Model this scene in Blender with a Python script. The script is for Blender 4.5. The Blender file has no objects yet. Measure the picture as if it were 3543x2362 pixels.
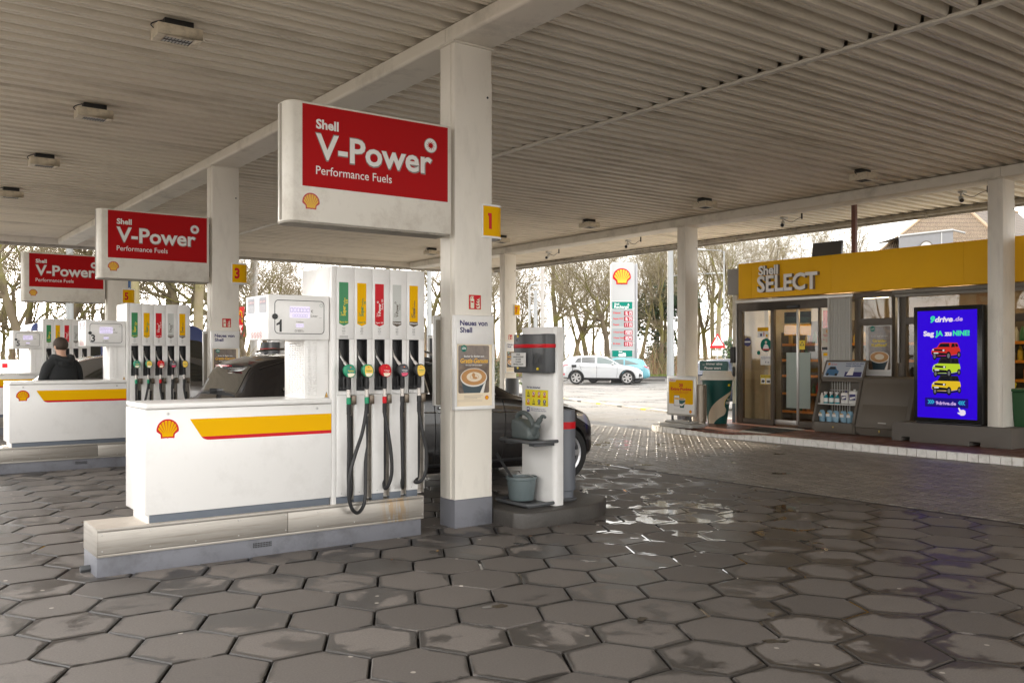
import bpy, bmesh, math, random
import numpy as np
from mathutils import Vector
R_=math.radians; rnd=random.Random(7)
S=bpy.context.scene; COL=S.collection
# ---------------- camera, sky, sun, exposure ----------------
YAW=0.938929962; CAMH=1.6
cam=bpy.data.cameras.new('camera'); camo=bpy.data.objects.new('camera',cam); COL.objects.link(camo)
camo.location=(0,0,CAMH); camo.rotation_euler=(R_(90),0,YAW-R_(90))
cam.sensor_width=36; cam.lens=36*3160.32/3543; cam.shift_y=46.3/3543*1.0
cam.clip_start=.05; cam.clip_end=600; S.camera=camo
SUN_EL=R_(15); SUN_ROT=R_(9.5)
W=bpy.data.worlds.new('World'); S.world=W; W.use_nodes=True
nt=W.node_tree; bg=nt.nodes['Background']
sky=nt.nodes.new('ShaderNodeTexSky'); sky.sky_type='NISHITA'; sky.sun_disc=False
sky.sun_elevation=SUN_EL; sky.sun_rotation=SUN_ROT; sky.air_density=1.2; sky.dust_density=2.5; sky.ozone_density=1.0
hs=nt.nodes.new('ShaderNodeHueSaturation'); hs.inputs['Saturation'].default_value=.22
tc=nt.nodes.new('ShaderNodeTexCoord'); no=nt.nodes.new('ShaderNodeTexNoise'); no.inputs['Scale'].default_value=2.2; no.inputs['Detail'].default_value=6
mp=nt.nodes.new('ShaderNodeMapping'); mp.inputs['Scale'].default_value=(1,1,2.6)
rp=nt.nodes.new('ShaderNodeMapRange'); rp.inputs[1].default_value=.38; rp.inputs[2].default_value=.68; rp.inputs[3].default_value=0; rp.inputs[4].default_value=1
mx=nt.nodes.new('ShaderNodeMix'); mx.data_type='RGBA'
L=nt.links.new
L(sky.outputs[0],hs.inputs['Color']); L(tc.outputs['Generated'],mp.inputs[0]); L(mp.outputs[0],no.inputs['Vector']); L(no.outputs['Fac'],rp.inputs[0])
L(rp.outputs[0],mx.inputs[0]); L(hs.outputs[0],mx.inputs[6]); mx.inputs[7].default_value=(17,16.6,16.2,1)
L(mx.outputs[2],bg.inputs['Color']); bg.inputs['Strength'].default_value=.12
sl=bpy.data.lights.new('sun','SUN'); so=bpy.data.objects.new('sun',sl); COL.objects.link(so)
sl.energy=3.2; sl.angle=R_(1.2); sl.color=(1,.87,.68)
sd=Vector((math.sin(SUN_ROT)*math.cos(SUN_EL),math.cos(SUN_ROT)*math.cos(SUN_EL),math.sin(SUN_EL)))
so.rotation_euler=sd.to_track_quat('Z','Y').to_euler()
S.view_settings.view_transform='Standard'; S.view_settings.look='None'; S.view_settings.exposure=1.78; S.view_settings.gamma=1
# ---------------- helpers ----------------
def A(*v): return np.array(v,float)
FWD=A(math.cos(YAW),math.sin(YAW)); RGT=A(math.sin(YAW),-math.cos(YAW))
KD=3543/2352
def at(px,depth,z=0.0):
    d=FWD+RGT*((px*KD-1771.5)/3160.32); return (d[0]*depth,d[1]*depth,z)
def FA(x,y,z): return (A(x,y,z),A(1,0,0),A(0,0,1),A(0,-1,0))      # panel facing -Y
def FB(x,y,z): return (A(x,y,z),A(0,-1,0),A(0,0,1),A(-1,0,0))     # panel facing -X
def fp(fr,u,v,d=0): return fr[0]+fr[1]*u+fr[2]*v+fr[3]*d
class MB:
    def __init__(s): s.v=[];s.f=[];s.m=[]
    def add(s,vs,fs,m=0):
        b=len(s.v); s.v.extend([tuple(map(float,q)) for q in vs])
        for f in fs: s.f.append([i+b for i in f]); s.m.append(m)
        return s
    def box(s,x0,x1,y0,y1,z0,z1,m=0):
        return s.add([(x0,y0,z0),(x1,y0,z0),(x1,y1,z0),(x0,y1,z0),(x0,y0,z1),(x1,y0,z1),(x1,y1,z1),(x0,y1,z1)],
              [(3,2,1,0),(4,5,6,7),(0,1,5,4),(1,2,6,5),(2,3,7,6),(3,0,4,7)],m)
    def fbox(s,fr,u0,u1,v0,v1,d0,d1,m=0):
        P=[fp(fr,u,v,d) for d in (d0,d1) for u,v in ((u0,v0),(u1,v0),(u1,v1),(u0,v1))]
        return s.add(P,[(3,2,1,0),(4,5,6,7),(0,1,5,4),(1,2,6,5),(2,3,7,6),(3,0,4,7)],m)
    def rect(s,fr,u0,u1,v0,v1,d=0,m=0):
        return s.add([fp(fr,u,v,d) for u,v in ((u0,v0),(u1,v0),(u1,v1),(u0,v1))],[(0,1,2,3)],m)
    def poly(s,fr,pts,d=0,m=0):
        return s.add([fp(fr,u,v,d) for u,v in pts],[list(range(len(pts)))],m)
    def prism(s,fr,pts,d0,d1,m=0,cap=True):
        n=len(pts); P=[fp(fr,u,v,d0) for u,v in pts]+[fp(fr,u,v,d1) for u,v in pts]
        F=[(i,(i+1)%n,n+(i+1)%n,n+i) for i in range(n)]
        if cap: F+= [list(range(n))[::-1],list(range(n,2*n))]
        return s.add(P,F,m)
    def ring(s,fr,c,r0,r1,n=24,d=0,m=0,ry=1):
        P=[];F=[]
        for i in range(n):
            a=2*math.pi*i/n; P+=[fp(fr,c[0]+r*math.cos(a),c[1]+r*ry*math.sin(a),d) for r in (r0,r1)]
        for i in range(n):
            j=(i+1)%n; F.append((2*i,2*i+1,2*j+1,2*j))
        return s.add(P,F,m)
    def disc(s,fr,c,r,n=20,d=0,m=0,ry=1):
        return s.poly(fr,[(c[0]+r*math.cos(2*math.pi*i/n),c[1]+r*ry*math.sin(2*math.pi*i/n)) for i in range(n)],d,m)
    def cyl(s,fr,c,r,d0,d1,n=20,m=0):
        return s.prism(fr,[(c[0]+r*math.cos(2*math.pi*i/n),c[1]+r*math.sin(2*math.pi*i/n)) for i in range(n)],d0,d1,m)
    def tube(s,pts,r,n=8,m=0,cap=True):
        P=[Vector(p) for p in pts]; k=len(P); rr=r if hasattr(r,'__len__') else [r]*k
        V=[];F=[]; up=None
        for i in range(k):
            t=(P[min(i+1,k-1)]-P[max(i-1,0)]); t.normalize()
            if up is None:
                up=Vector((0,0,1)) if abs(t.z)<.9 else Vector((1,0,0))
            a=t.cross(up); 
            if a.length<1e-4: a=t.cross(Vector((0,1,0.1)))
            a.normalize(); b=a.cross(t); up=b
            for j in range(n):
                w=2*math.pi*j/n; V.append(P[i]+(a*math.cos(w)+b*math.sin(w))*rr[i])
        for i in range(k-1):
            for j in range(n): F.append((i*n+j,i*n+(j+1)%n,(i+1)*n+(j+1)%n,(i+1)*n+j))
        if cap: F+=[list(range(n)),list(range((k-1)*n,k*n))[::-1]]
        return s.add(V,F,m)
    def lathe(s,prof,c=(0,0,0),n=24,m=0,ax='z',cap=False):
        V=[];F=[];k=len(prof)
        for r,h in prof:
            for j in range(n):
                w=2*math.pi*j/n; x,y=r*math.cos(w),r*math.sin(w)
                V.append({'z':(c[0]+x,c[1]+y,c[2]+h),'y':(c[0]+x,c[1]+h,c[2]+y),'x':(c[0]+h,c[1]+x,c[2]+y)}[ax])
        for i in range(k-1):
            for j in range(n): F.append((i*n+j,i*n+(j+1)%n,(i+1)*n+(j+1)%n,(i+1)*n+j))
        if cap: F+=[list(range(n))[::-1],list(range((k-1)*n,k*n))]
        return s.add(V,F,m)
    def sphere(s,c,r,n=14,k=9,m=0):
        rx,ry,rz=r if hasattr(r,'__len__') else (r,r,r); V=[];F=[]
        for i in range(k+1):
            t=math.pi*i/k
            for j in range(n):
                w=2*math.pi*j/n; V.append((c[0]+rx*math.sin(t)*math.cos(w),c[1]+ry*math.sin(t)*math.sin(w),c[2]-rz*math.cos(t)))
        for i in range(k):
            for j in range(n): F.append((i*n+j,i*n+(j+1)%n,(i+1)*n+(j+1)%n,(i+1)*n+j))
        return s.add(V,F,m)
    def build(s,name,mats,parent=None,loc=None,smooth=True,bevel=0,seg=2,ang=35,flat_n=False):
        off=Vector((0,0,0)); p=parent
        while p is not None: off+=p.location; p=p.parent
        if parent is None:
            if loc is None:
                a=np.array(s.v); loc=((a[:,0].min()+a[:,0].max())/2,(a[:,1].min()+a[:,1].max())/2,a[:,2].min())
            off=Vector(loc)
        me=bpy.data.meshes.new(name); me.from_pydata([(x-off.x,y-off.y,z-off.z) for x,y,z in s.v],[],s.f)
        if not isinstance(mats,(list,tuple)): mats=[mats]
        for q in mats: me.materials.append(q)
        me.polygons.foreach_set('material_index',s.m)
        if bevel or True:
            bm=bmesh.new(); bm.from_mesh(me)
            if not flat_n: bmesh.ops.recalc_face_normals(bm,faces=bm.faces)
            if bevel:
                bmesh.ops.remove_doubles(bm,verts=bm.verts,dist=1e-5)
                es=[e for e in bm.edges if len(e.link_faces)==2 and e.calc_face_angle(0)>R_(38)]
                bmesh.ops.bevel(bm,geom=es,offset=bevel,segments=seg,affect='EDGES',profile=.5,clamp_overlap=True)
            bm.to_mesh(me); bm.free()
        if smooth:
            me.polygons.foreach_set('use_smooth',[True]*len(me.polygons)); me.set_sharp_from_angle(angle=R_(ang))
        me.update()
        o=bpy.data.objects.new(name,me); COL.objects.link(o)
        if parent is None: o.location=off
        else: o.parent=parent
        return o
def _each(s,name,mats,parent,**k):
    n=len(s.v); par=list(range(n))
    def fi(a):
        while par[a]!=a: par[a]=par[par[a]]; a=par[a]
        return a
    for f in s.f:
        for q in f[1:]: par[fi(q)]=fi(f[0])
    G={}
    for f,m in zip(s.f,s.m): G.setdefault(fi(f[0]),[]).append((f,m))
    R=[]
    for fs in G.values():
        b=MB(); ids={}; 
        for f,m in fs:
            for q in f:
                if q not in ids: ids[q]=len(b.v); b.v.append(s.v[q])
            b.f.append([ids[q] for q in f]); b.m.append(m)
        R.append(b.build(name,mats,parent,**k))
    return R
MB.each=_each
def empty(name,loc=(0,0,0),rz=0):
    o=bpy.data.objects.new(name,None); COL.objects.link(o); o.location=loc; o.rotation_euler.z=rz; o.empty_display_size=.2; return o
def tag(o,label=None,cat=None,group=None,kind=None):
    if label: o['label']=label
    if cat: o['category']=cat
    if group: o['group']=group
    if kind: o['kind']=kind
    return o
def struct(o): o['kind']='structure'; return o
def kids(o): return [c for c in bpy.data.objects if c.parent is o]
def copy_tree(o,parent=None,skip=()):
    c=o.copy(); COL.objects.link(c)
    if parent is not None: c.parent=parent
    for ch in kids(o):
        if ch.name.split('.')[0] in skip: continue
        copy_tree(ch,c,skip)
    return c
def curve(P):
    X=[p[0] for p in P]; Y=[p[1] for p in P]
    def f(x):
        # monotone-ish smooth interpolation
        if x<=X[0]: return Y[0]
        if x>=X[-1]: return Y[-1]
        i=max(k for k in range(len(X)-1) if X[k]<=x); h=X[i+1]-X[i]; t=(x-X[i])/h
        def sl(j):
            if j==0: return (Y[1]-Y[0])/(X[1]-X[0])
            if j==len(X)-1: return (Y[-1]-Y[-2])/(X[-1]-X[-2])
            a=(Y[j]-Y[j-1])/(X[j]-X[j-1]); b=(Y[j+1]-Y[j])/(X[j+1]-X[j])
            return 0 if a*b<=0 else 2*a*b/(a+b)
        a,b=sl(i)*h,sl(i+1)*h
        return (2*t**3-3*t**2+1)*Y[i]+(t**3-2*t**2+t)*a+(-2*t**3+3*t**2)*Y[i+1]+(t**3-t**2)*b
    return f
_tc={}
def tmesh(t,off,ext):
    k=(t,off,ext)
    if k not in _tc:
        cu=bpy.data.curves.new('t','FONT'); cu.body=t; cu.size=1; cu.offset=off; cu.extrude=ext; cu.resolution_u=3
        o=bpy.data.objects.new('t',cu); COL.objects.link(o)
        me=bpy.data.meshes.new_from_object(o.evaluated_get(bpy.context.evaluated_depsgraph_get()))
        v=np.array([q.co[:] for q in me.vertices]) if len(me.vertices) else np.zeros((0,3)); f=[list(p.vertices) for p in me.polygons]
        COL.objects.unlink(o); bpy.data.objects.remove(o); bpy.data.curves.remove(cu); bpy.data.meshes.remove(me)
        _tc[k]=(v,f)
    return _tc[k]
def text(mb,t,fr,u,v,h,w=None,al='l',off=0.0,sh=0,m=0,d=.001,ext=0):
    V,F=tmesh(t,off,0 if not ext else .1); H=.69
    if len(V)==0: return
    x0,x1=V[:,0].min(),V[:,0].max(); sy=h/H; sx=sy if w is None else w/max(x1-x0,1e-6)
    W_=(x1-x0)*sx; o=u-x0*sx-(0 if al=='l' else W_/2 if al=='c' else W_)
    P=[fp(fr,o+q[0]*sx+q[1]*sy*sh,v+q[1]*sy,d+(q[2]+.1)*ext*5 if ext else d) for q in V]
    mb.add(P,F,m)
# ---------------- materials ----------------
def mat(name,col,rough=.5,metal=0,var=0,scale=4,bump=0,bscale=60,dirt=None,coat=0,spec=.5,emit=None,es=1,stretch=None,alpha=None):
    m=bpy.data.materials.new(name); m.use_nodes=True; t=m.node_tree; b=t.nodes['Principled BSDF']; l=t.links.new
    b.inputs['Base Color'].default_value=(*col,1); b.inputs['Roughness'].default_value=rough; b.inputs['Metallic'].default_value=metal
    b.inputs['Coat Weight'].default_value=coat; b.inputs['Specular IOR Level'].default_value=spec
    if emit: b.inputs['Emission Color'].default_value=(*emit,1); b.inputs['Emission Strength'].default_value=es
    if var or dirt or bump:
        c=t.nodes.new('ShaderNodeTexCoord'); mp=t.nodes.new('ShaderNodeMapping'); l(c.outputs['Object'],mp.inputs[0])
        if stretch: mp.inputs['Scale'].default_value=stretch
        last=None
        if var or dirt:
            n=t.nodes.new('ShaderNodeTexNoise'); n.inputs['Scale'].default_value=scale; n.inputs['Detail'].default_value=5; n.inputs['Roughness'].default_value=.65; l(mp.outputs[0],n.inputs['Vector'])
            x=t.nodes.new('ShaderNodeMix'); x.data_type='RGBA'; x.inputs[6].default_value=(*[q*(1-var) for q in col],1); x.inputs[7].default_value=(*[min(q*(1+var),1) for q in col],1)
            l(n.outputs['Fac'],x.inputs[0]); last=x.outputs[2]
            if dirt:
                dc,amt,ds=dirt
                n2=t.nodes.new('ShaderNodeTexNoise'); n2.inputs['Scale'].default_value=ds; n2.inputs['Detail'].default_value=8; n2.inputs['Roughness'].default_value=.7; l(mp.outputs[0],n2.inputs['Vector'])
                r=t.nodes.new('ShaderNodeMapRange'); r.inputs[1].default_value=.5; r.inputs[2].default_value=.8; r.inputs[3].default_value=0; r.inputs[4].default_value=amt; l(n2.outputs['Fac'],r.inputs[0])
                y=t.nodes.new('ShaderNodeMix'); y.data_type='RGBA'; l(r.outputs[0],y.inputs[0]); l(last,y.inputs[6]); y.inputs[7].default_value=(*dc,1); last=y.outputs[2]
            l(last,b.inputs['Base Color'])
            rr=t.nodes.new('ShaderNodeMapRange'); rr.inputs[3].default_value=max(rough-.08,.02); rr.inputs[4].default_value=min(rough+.08,1); l(n.outputs['Fac'],rr.inputs[0]); l(rr.outputs[0],b.inputs['Roughness'])
        if bump:
            n3=t.nodes.new('ShaderNodeTexNoise'); n3.inputs['Scale'].default_value=bscale; n3.inputs['Detail'].default_value=4; l(mp.outputs[0],n3.inputs['Vector'])
            bp=t.nodes.new('ShaderNodeBump'); bp.inputs['Strength'].default_value=bump; bp.inputs['Distance'].default_value=.01; l(n3.outputs['Fac'],bp.inputs['Height']); l(bp.outputs[0],b.inputs['Normal'])
    return m
DIRT=(.16,.13,.09)
m_white=mat('white_enamel',(.80,.785,.76),.32,var=.03,scale=2,dirt=(DIRT,.16,4),coat=.2)
m_cream=mat('cream_paint',(.80,.755,.675),.5,var=.04,scale=1.5,dirt=(DIRT,.18,3.2),bump=.03,stretch=(2,2,.6))
m_beam=mat('beam_paint',(.72,.67,.58),.55,var=.07,scale=1.2,dirt=((.12,.10,.07),.45,2.3),bump=.05)
m_deck=mat('deck_sheet',(.76,.69,.575),.5,var=.14,scale=.5,dirt=((.20,.155,.09),.6,1.2),stretch=(.35,2.0,1))
m_grime=mat('gutter_metal',(.33,.30,.25),.6,var=.2,scale=2,dirt=((.08,.07,.05),.7,2.5),stretch=(2,2,.5))
m_black=mat('black_plastic',(.02,.02,.021),.45,var=.1)
m_rubber=mat('hose_rubber',(.018,.018,.019),.5,bump=.05,bscale=200)
m_dgrey=mat('dark_grey_plastic',(.075,.078,.082),.45,var=.08,bump=.04,bscale=300)
m_grey=mat('grey_plastic',(.095,.112,.110),.5,var=.07,bump=.03,bscale=300)
m_bluegrey=mat('blue_grey_paint',(.155,.158,.178),.55,var=.16,scale=3,dirt=((.06,.058,.06),.8,4),bump=.05)
m_slate=mat('slate_plinth',(.12,.14,.17),.5,var=.08)
m_steel=mat('brushed_steel',(.40,.37,.33),.42,metal=.55,var=.16,scale=5,stretch=(.4,.4,8),dirt=((.16,.13,.095),.7,4))
m_chrome=mat('chrome',(.75,.75,.74),.15,metal=1)
m_alu=mat('aluminium',(.55,.54,.52),.35,metal=.8,var=.06)
m_red=mat('sign_red',(.43,.002,.004),.6,var=.06,spec=.2)
m_redv=mat('bright_red',(.58,.004,.012),.5,spec=.3)
m_yel=mat('sign_yellow',(.80,.43,.0),.6,var=.04,spec=.1)
m_fascia=mat('fascia_yellow',(.92,.49,.0),.7,var=.08,scale=.8)
m_lyel=mat('sticker_yellow',(.82,.62,.02),.45)
m_green=mat('label_green',(.015,.22,.07),.4)
m_nozg=mat('nozzle_green',(.0,.26,.12),.3)
m_lgrey=mat('label_grey',(.55,.56,.53),.45)
m_brown=mat('label_brown',(.10,.075,.05),.5)
m_txtw=mat('white_lettering',(.82,.80,.77),.4)
m_txtk=mat('black_lettering',(.03,.03,.03),.5)
m_navy=mat('navy_lettering',(.03,.025,.13),.5)
m_silver=mat('silver_rim',(.25,.22,.2),.4)
m_lilac=mat('display_lit',(.5,.47,.6),.3,emit=(.78,.68,.95),es=.19)
m_seg=mat('display_segment',(.12,.10,.16),.5)
m_paper=mat('paper',(.78,.77,.75),.6,var=.03)
m_brownwall=mat('umber_metal',(.115,.095,.075),.5,var=.08)
m_taupe=mat('taupe_metal',(.135,.115,.092),.5,var=.06,scale=3,bump=.02,bscale=200)
m_teal=mat('dark_teal',(.008,.085,.075),.4,var=.08)
m_beige=mat('cup_beige',(.62,.52,.38),.5)
m_tealb=mat('teal_sign',(.0,.17,.125),.6,spec=.2)
m_conc=mat('kerb_concrete',(.10,.092,.085),.8,var=.3,scale=6,bump=.4,bscale=60,dirt=((.03,.028,.026),.7,4))
m_orange=mat('shelf_orange',(.8,.30,.02),.5)
m_tyre=mat('tyre_rubber',(.022,.022,.022),.75,bump=.1,bscale=80)
m_wetc=mat('wet_kerb_concrete',(.062,.056,.050),.5,var=.35,scale=5,bump=.4,bscale=50,dirt=((.02,.018,.017),.8,3))
m_kerbw=mat('white_kerb_paint',(.86,.84,.80),.6,var=.06,scale=5,dirt=((.25,.22,.18),.6,7),bump=.15)
# ---------------- ground ----------------
def nodes_mat(name):
    m=bpy.data.materials.new(name); m.use_nodes=True; t=m.node_tree; return m,t,t.nodes['Principled BSDF'],t.links.new
def nd(t,k,**kw):
    n=t.nodes.new('ShaderNode'+k)
    for a,v in kw.items():
        if a.startswith('i'): n.inputs[int(a[1:])].default_value=v
        else: setattr(n,a,v)
    return n
def paver_mat(name,dry,wet,wscale,wlo,whi,rough_d=.72,rough_w=.3,edge_amt=.5,film=(6.7,6.6,2.0,1.7)):
    m,t,b,l=nodes_mat(name)
    c=nd(t,'TexCoord'); at1=nd(t,'Attribute',attribute_name='tint'); at2=nd(t,'Attribute',attribute_name='edge')
    n=nd(t,'TexNoise'); n.inputs['Scale'].default_value=wscale; n.inputs['Detail'].default_value=6; n.inputs['Roughness'].default_value=.62; n.inputs['Distortion'].default_value=.5; l(c.outputs['Object'],n.inputs['Vector'])
    big=nd(t,'TexNoise'); big.inputs['Scale'].default_value=.35; big.inputs['Detail'].default_value=2; l(c.outputs['Object'],big.inputs['Vector'])
    s1=nd(t,'Math',operation='MULTIPLY_ADD'); l(at2.outputs['Fac'],s1.inputs[0]); s1.inputs[1].default_value=edge_amt; l(n.outputs['Fac'],s1.inputs[2])
    s2=nd(t,'Math',operation='MULTIPLY_ADD'); l(at1.outputs['Fac'],s2.inputs[0]); s2.inputs[1].default_value=.20; l(s1.outputs[0],s2.inputs[2])
    s3=nd(t,'Math',operation='MULTIPLY_ADD'); l(big.outputs['Fac'],s3.inputs[0]); s3.inputs[1].default_value=.25; l(s2.outputs[0],s3.inputs[2])
    w=nd(t,'MapRange'); w.interpolation_type='SMOOTHSTEP'; w.inputs[1].default_value=wlo; w.inputs[2].default_value=whi; l(s3.outputs[0],w.inputs[0])
    f=nd(t,'TexNoise'); f.inputs['Scale'].default_value=90; f.inputs['Detail'].default_value=5; f.inputs['Roughness'].default_value=.75; l(c.outputs['Object'],f.inputs['Vector'])
    fr=nd(t,'MapRange'); fr.inputs[1].default_value=.3; fr.inputs[2].default_value=.7; fr.inputs[3].default_value=.76; fr.inputs[4].default_value=1.2; l(f.outputs['Fac'],fr.inputs[0])
    tr=nd(t,'MapRange'); tr.inputs[3].default_value=.72; tr.inputs[4].default_value=1.24; l(at1.outputs['Fac'],tr.inputs[0])
    mu=nd(t,'Math',operation='MULTIPLY'); l(fr.outputs[0],mu.inputs[0]); l(tr.outputs[0],mu.inputs[1])
    x=nd(t,'Mix',data_type='RGBA'); x.inputs[6].default_value=(*dry,1); x.inputs[7].default_value=(*wet,1); l(w.outputs[0],x.inputs[0])
    y=nd(t,'VectorMath',operation='SCALE'); l(x.outputs[2],y.inputs[0]); l(mu.outputs[0],y.inputs['Scale'])
    # pale chewing-gum spots
    vo=nd(t,'TexVoronoi'); vo.voronoi_dimensions='2D'; vo.inputs['Scale'].default_value=1.7; l(c.outputs['Object'],vo.inputs['Vector'])
    vr=nd(t,'MapRange'); vr.inputs[1].default_value=.020; vr.inputs[2].default_value=.027; vr.inputs[3].default_value=1; vr.inputs[4].default_value=0; l(vo.outputs['Distance'],vr.inputs[0])
    vc=nd(t,'SeparateColor'); l(vo.outputs['Color'],vc.inputs[0]); vm=nd(t,'Math',operation='GREATER_THAN'); l(vc.outputs[0],vm.inputs[0]); vm.inputs[1].default_value=.55
    vv=nd(t,'Math',operation='MULTIPLY'); l(vr.outputs[0],vv.inputs[0]); l(vm.outputs[0],vv.inputs[1])
    z=nd(t,'Mix',data_type='RGBA'); l(vv.outputs[0],z.inputs[0]); l(y.outputs[0],z.inputs[6]); z.inputs[7].default_value=(.42,.38,.33,1)
    l(z.outputs[2],b.inputs['Base Color'])
    r=nd(t,'MapRange'); r.inputs[3].default_value=rough_d; r.inputs[4].default_value=rough_w; l(w.outputs[0],r.inputs[0])
    # standing film of water in the low middle of the lane
    sx=nd(t,'Mapping'); sx.vector_type='TEXTURE'; sx.inputs['Location'].default_value=(*film[:2],0); sx.inputs['Scale'].default_value=(film[2],film[3],1); l(c.outputs['Object'],sx.inputs[0])
    ln=nd(t,'VectorMath',operation='LENGTH'); l(sx.outputs[0],ln.inputs[0]); pn=nd(t,'TexNoise'); pn.inputs['Scale'].default_value=3.1; pn.inputs['Detail'].default_value=4; pn.inputs['Distortion'].default_value=.6; l(c.outputs['Object'],pn.inputs['Vector'])
    pa=nd(t,'Math',operation='MULTIPLY_ADD'); l(ln.outputs['Value'],pa.inputs[0]); pa.inputs[1].default_value=-.20; l(pn.outputs['Fac'],pa.inputs[2]); pe=nd(t,'Math',operation='MULTIPLY_ADD'); l(at2.outputs['Fac'],pe.inputs[0]); pe.inputs[1].default_value=.07; l(pa.outputs[0],pe.inputs[2])
    pm=nd(t,'MapRange'); pm.inputs[1].default_value=.47; pm.inputs[2].default_value=.50; l(pe.outputs[0],pm.inputs[0])
    rm=nd(t,'Mix'); l(pm.outputs[0],rm.inputs[0]); l(r.outputs[0],rm.inputs[2]); rm.inputs[3].default_value=.05; l(rm.outputs[0],b.inputs['Roughness'])
    zz_=nd(t,'Mix',data_type='RGBA'); l(pm.outputs[0],zz_.inputs[0]); l(z.outputs[2],zz_.inputs[6]); zz_.inputs[7].default_value=(*[q*.8 for q in wet],1); l(zz_.outputs[2],b.inputs['Base Color'])
    bs=nd(t,'MapRange'); bs.inputs[3].default_value=.16; bs.inputs[4].default_value=0; l(pm.outputs[0],bs.inputs[0])
    bp=nd(t,'Bump'); l(bs.outputs[0],bp.inputs['Strength']); bp.inputs['Distance'].default_value=.004; l(f.outputs['Fac'],bp.inputs['Height']); l(bp.outputs[0],b.inputs['Normal'])
    return m
m_hex=paver_mat('hex_concrete',(.162,.143,.128),(.044,.039,.035),2.0,.75,.84,edge_amt=.20,rough_d=.64,rough_w=.36)
m_brick=paver_mat('interlocking_brick',(.20,.177,.153),(.115,.10,.087),.9,.72,1.05,edge_amt=.0,rough_d=.5,rough_w=.34,film=(11,13,2.2,3.2))
m_joint=mat('joint_soil',(.014,.012,.011),.7,var=.5,scale=12,bump=.5,bscale=80)
def attr_mesh(name,V,F,tint,edge,mats,mi=None):
    me=bpy.data.meshes.new(name); me.from_pydata(V,[],F)
    for q in mats: me.materials.append(q)
    a=me.attributes.new('tint','FLOAT','POINT'); a.data.foreach_set('value',tint)
    a=me.attributes.new('edge','FLOAT','POINT'); a.data.foreach_set('value',edge)
    if mi: me.polygons.foreach_set('material_index',mi)
    o=bpy.data.objects.new(name,me); COL.objects.link(o); return o
def pavers(name,outlines,mat_,bev=.008,drop=.007,inner=.80,jit=.0015):
    V=[];F=[];T=[];E=[]
    for o in outlines:
        o=np.array(o); c=o.mean(0); n=len(o); b=len(V); t=rnd.random(); dz=rnd.uniform(-jit,jit); tx,ty=rnd.uniform(-.004,.004),rnd.uniform(-.004,.004)
        d=np.linalg.norm(o-c,axis=1).mean()
        def put(s,z,e):
            for q in o:
                p=c+(q-c)*s; V.append((p[0],p[1],z+dz+tx*(p[0]-c[0])+ty*(p[1]-c[1]))); T.append(t); E.append(e)
        put(1,-.06,1); put(1,-drop,1); put(1-bev/d,0,1); put(inner,0,.0)
        for k in range(3):
            for i in range(n):
                j=(i+1)%n; F.append((b+k*n+i,b+k*n+j,b+(k+1)*n+j,b+(k+1)*n+i))
        F.append(tuple(b+3*n+i for i in range(n)))
    return struct(attr_mesh(name,V,F,T,E,[mat_]))
hx=[]
for i in range(-18,15):
    for j in range(-12,46):
        cx=2.833+.4385*i; cy=4.336+.524*j+(.262 if i%2 else 0)
        if cx>8.98 or cy<-1.5 or cy>27.2: continue
        g=.972
        o=[(cx+.2923*g,cy),(cx+.1462*g,cy+.262*g),(cx-.1462*g,cy+.262*g),(cx-.2923*g,cy),(cx-.1462*g,cy-.262*g),(cx+.1462*g,cy-.262*g)]
        o=[(min(a,8.93),b) for a,b in o]
        if max(a for a,b in o)-min(a for a,b in o)<.1: continue
        q=[]
        for p in o:
            if not q or math.hypot(p[0]-q[-1][0],p[1]-q[-1][1])>.01: q.append(p)
        hx.append(q)
pavers('hexagonal_paving',hx,m_hex)
br=[]; PX=.1125; PY=.225; AMP=.022
for i in range(43):
    for j in range(-4,146):
        x=9.06+PX*i; y=-2+PY*j+(PY/2 if i%2 else 0)
        ys=[y+.004,y+PY*.25,y+PY*.5,y+PY*.75,y+PY-.004]
        w=lambda yy:AMP*math.sin(2*math.pi*yy/PY*1.0)
        lo=[(x+.007+w(q),q) for q in ys]; hi=[(x+PX-.007+w(q),q) for q in ys[::-1]]
        br.append(lo+hi)
pavers('brick_paving',br,m_brick,bev=.005,drop=.007,inner=.9,jit=.0012)
g=MB(); g.box(-6,9.0,-3,27.4,-.4,-.048); g.box(9.0,14.0,-3,31,-.4,-.032); 
struct(g.build('paving_bed',m_joint,smooth=False))
g=MB(); g.box(8.945,9.045,-3,31,-.3,-.006); struct(g.build('drain_channel',mat('channel_black',(.016,.015,.014),.6,var=.4,scale=8),smooth=False))
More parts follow.
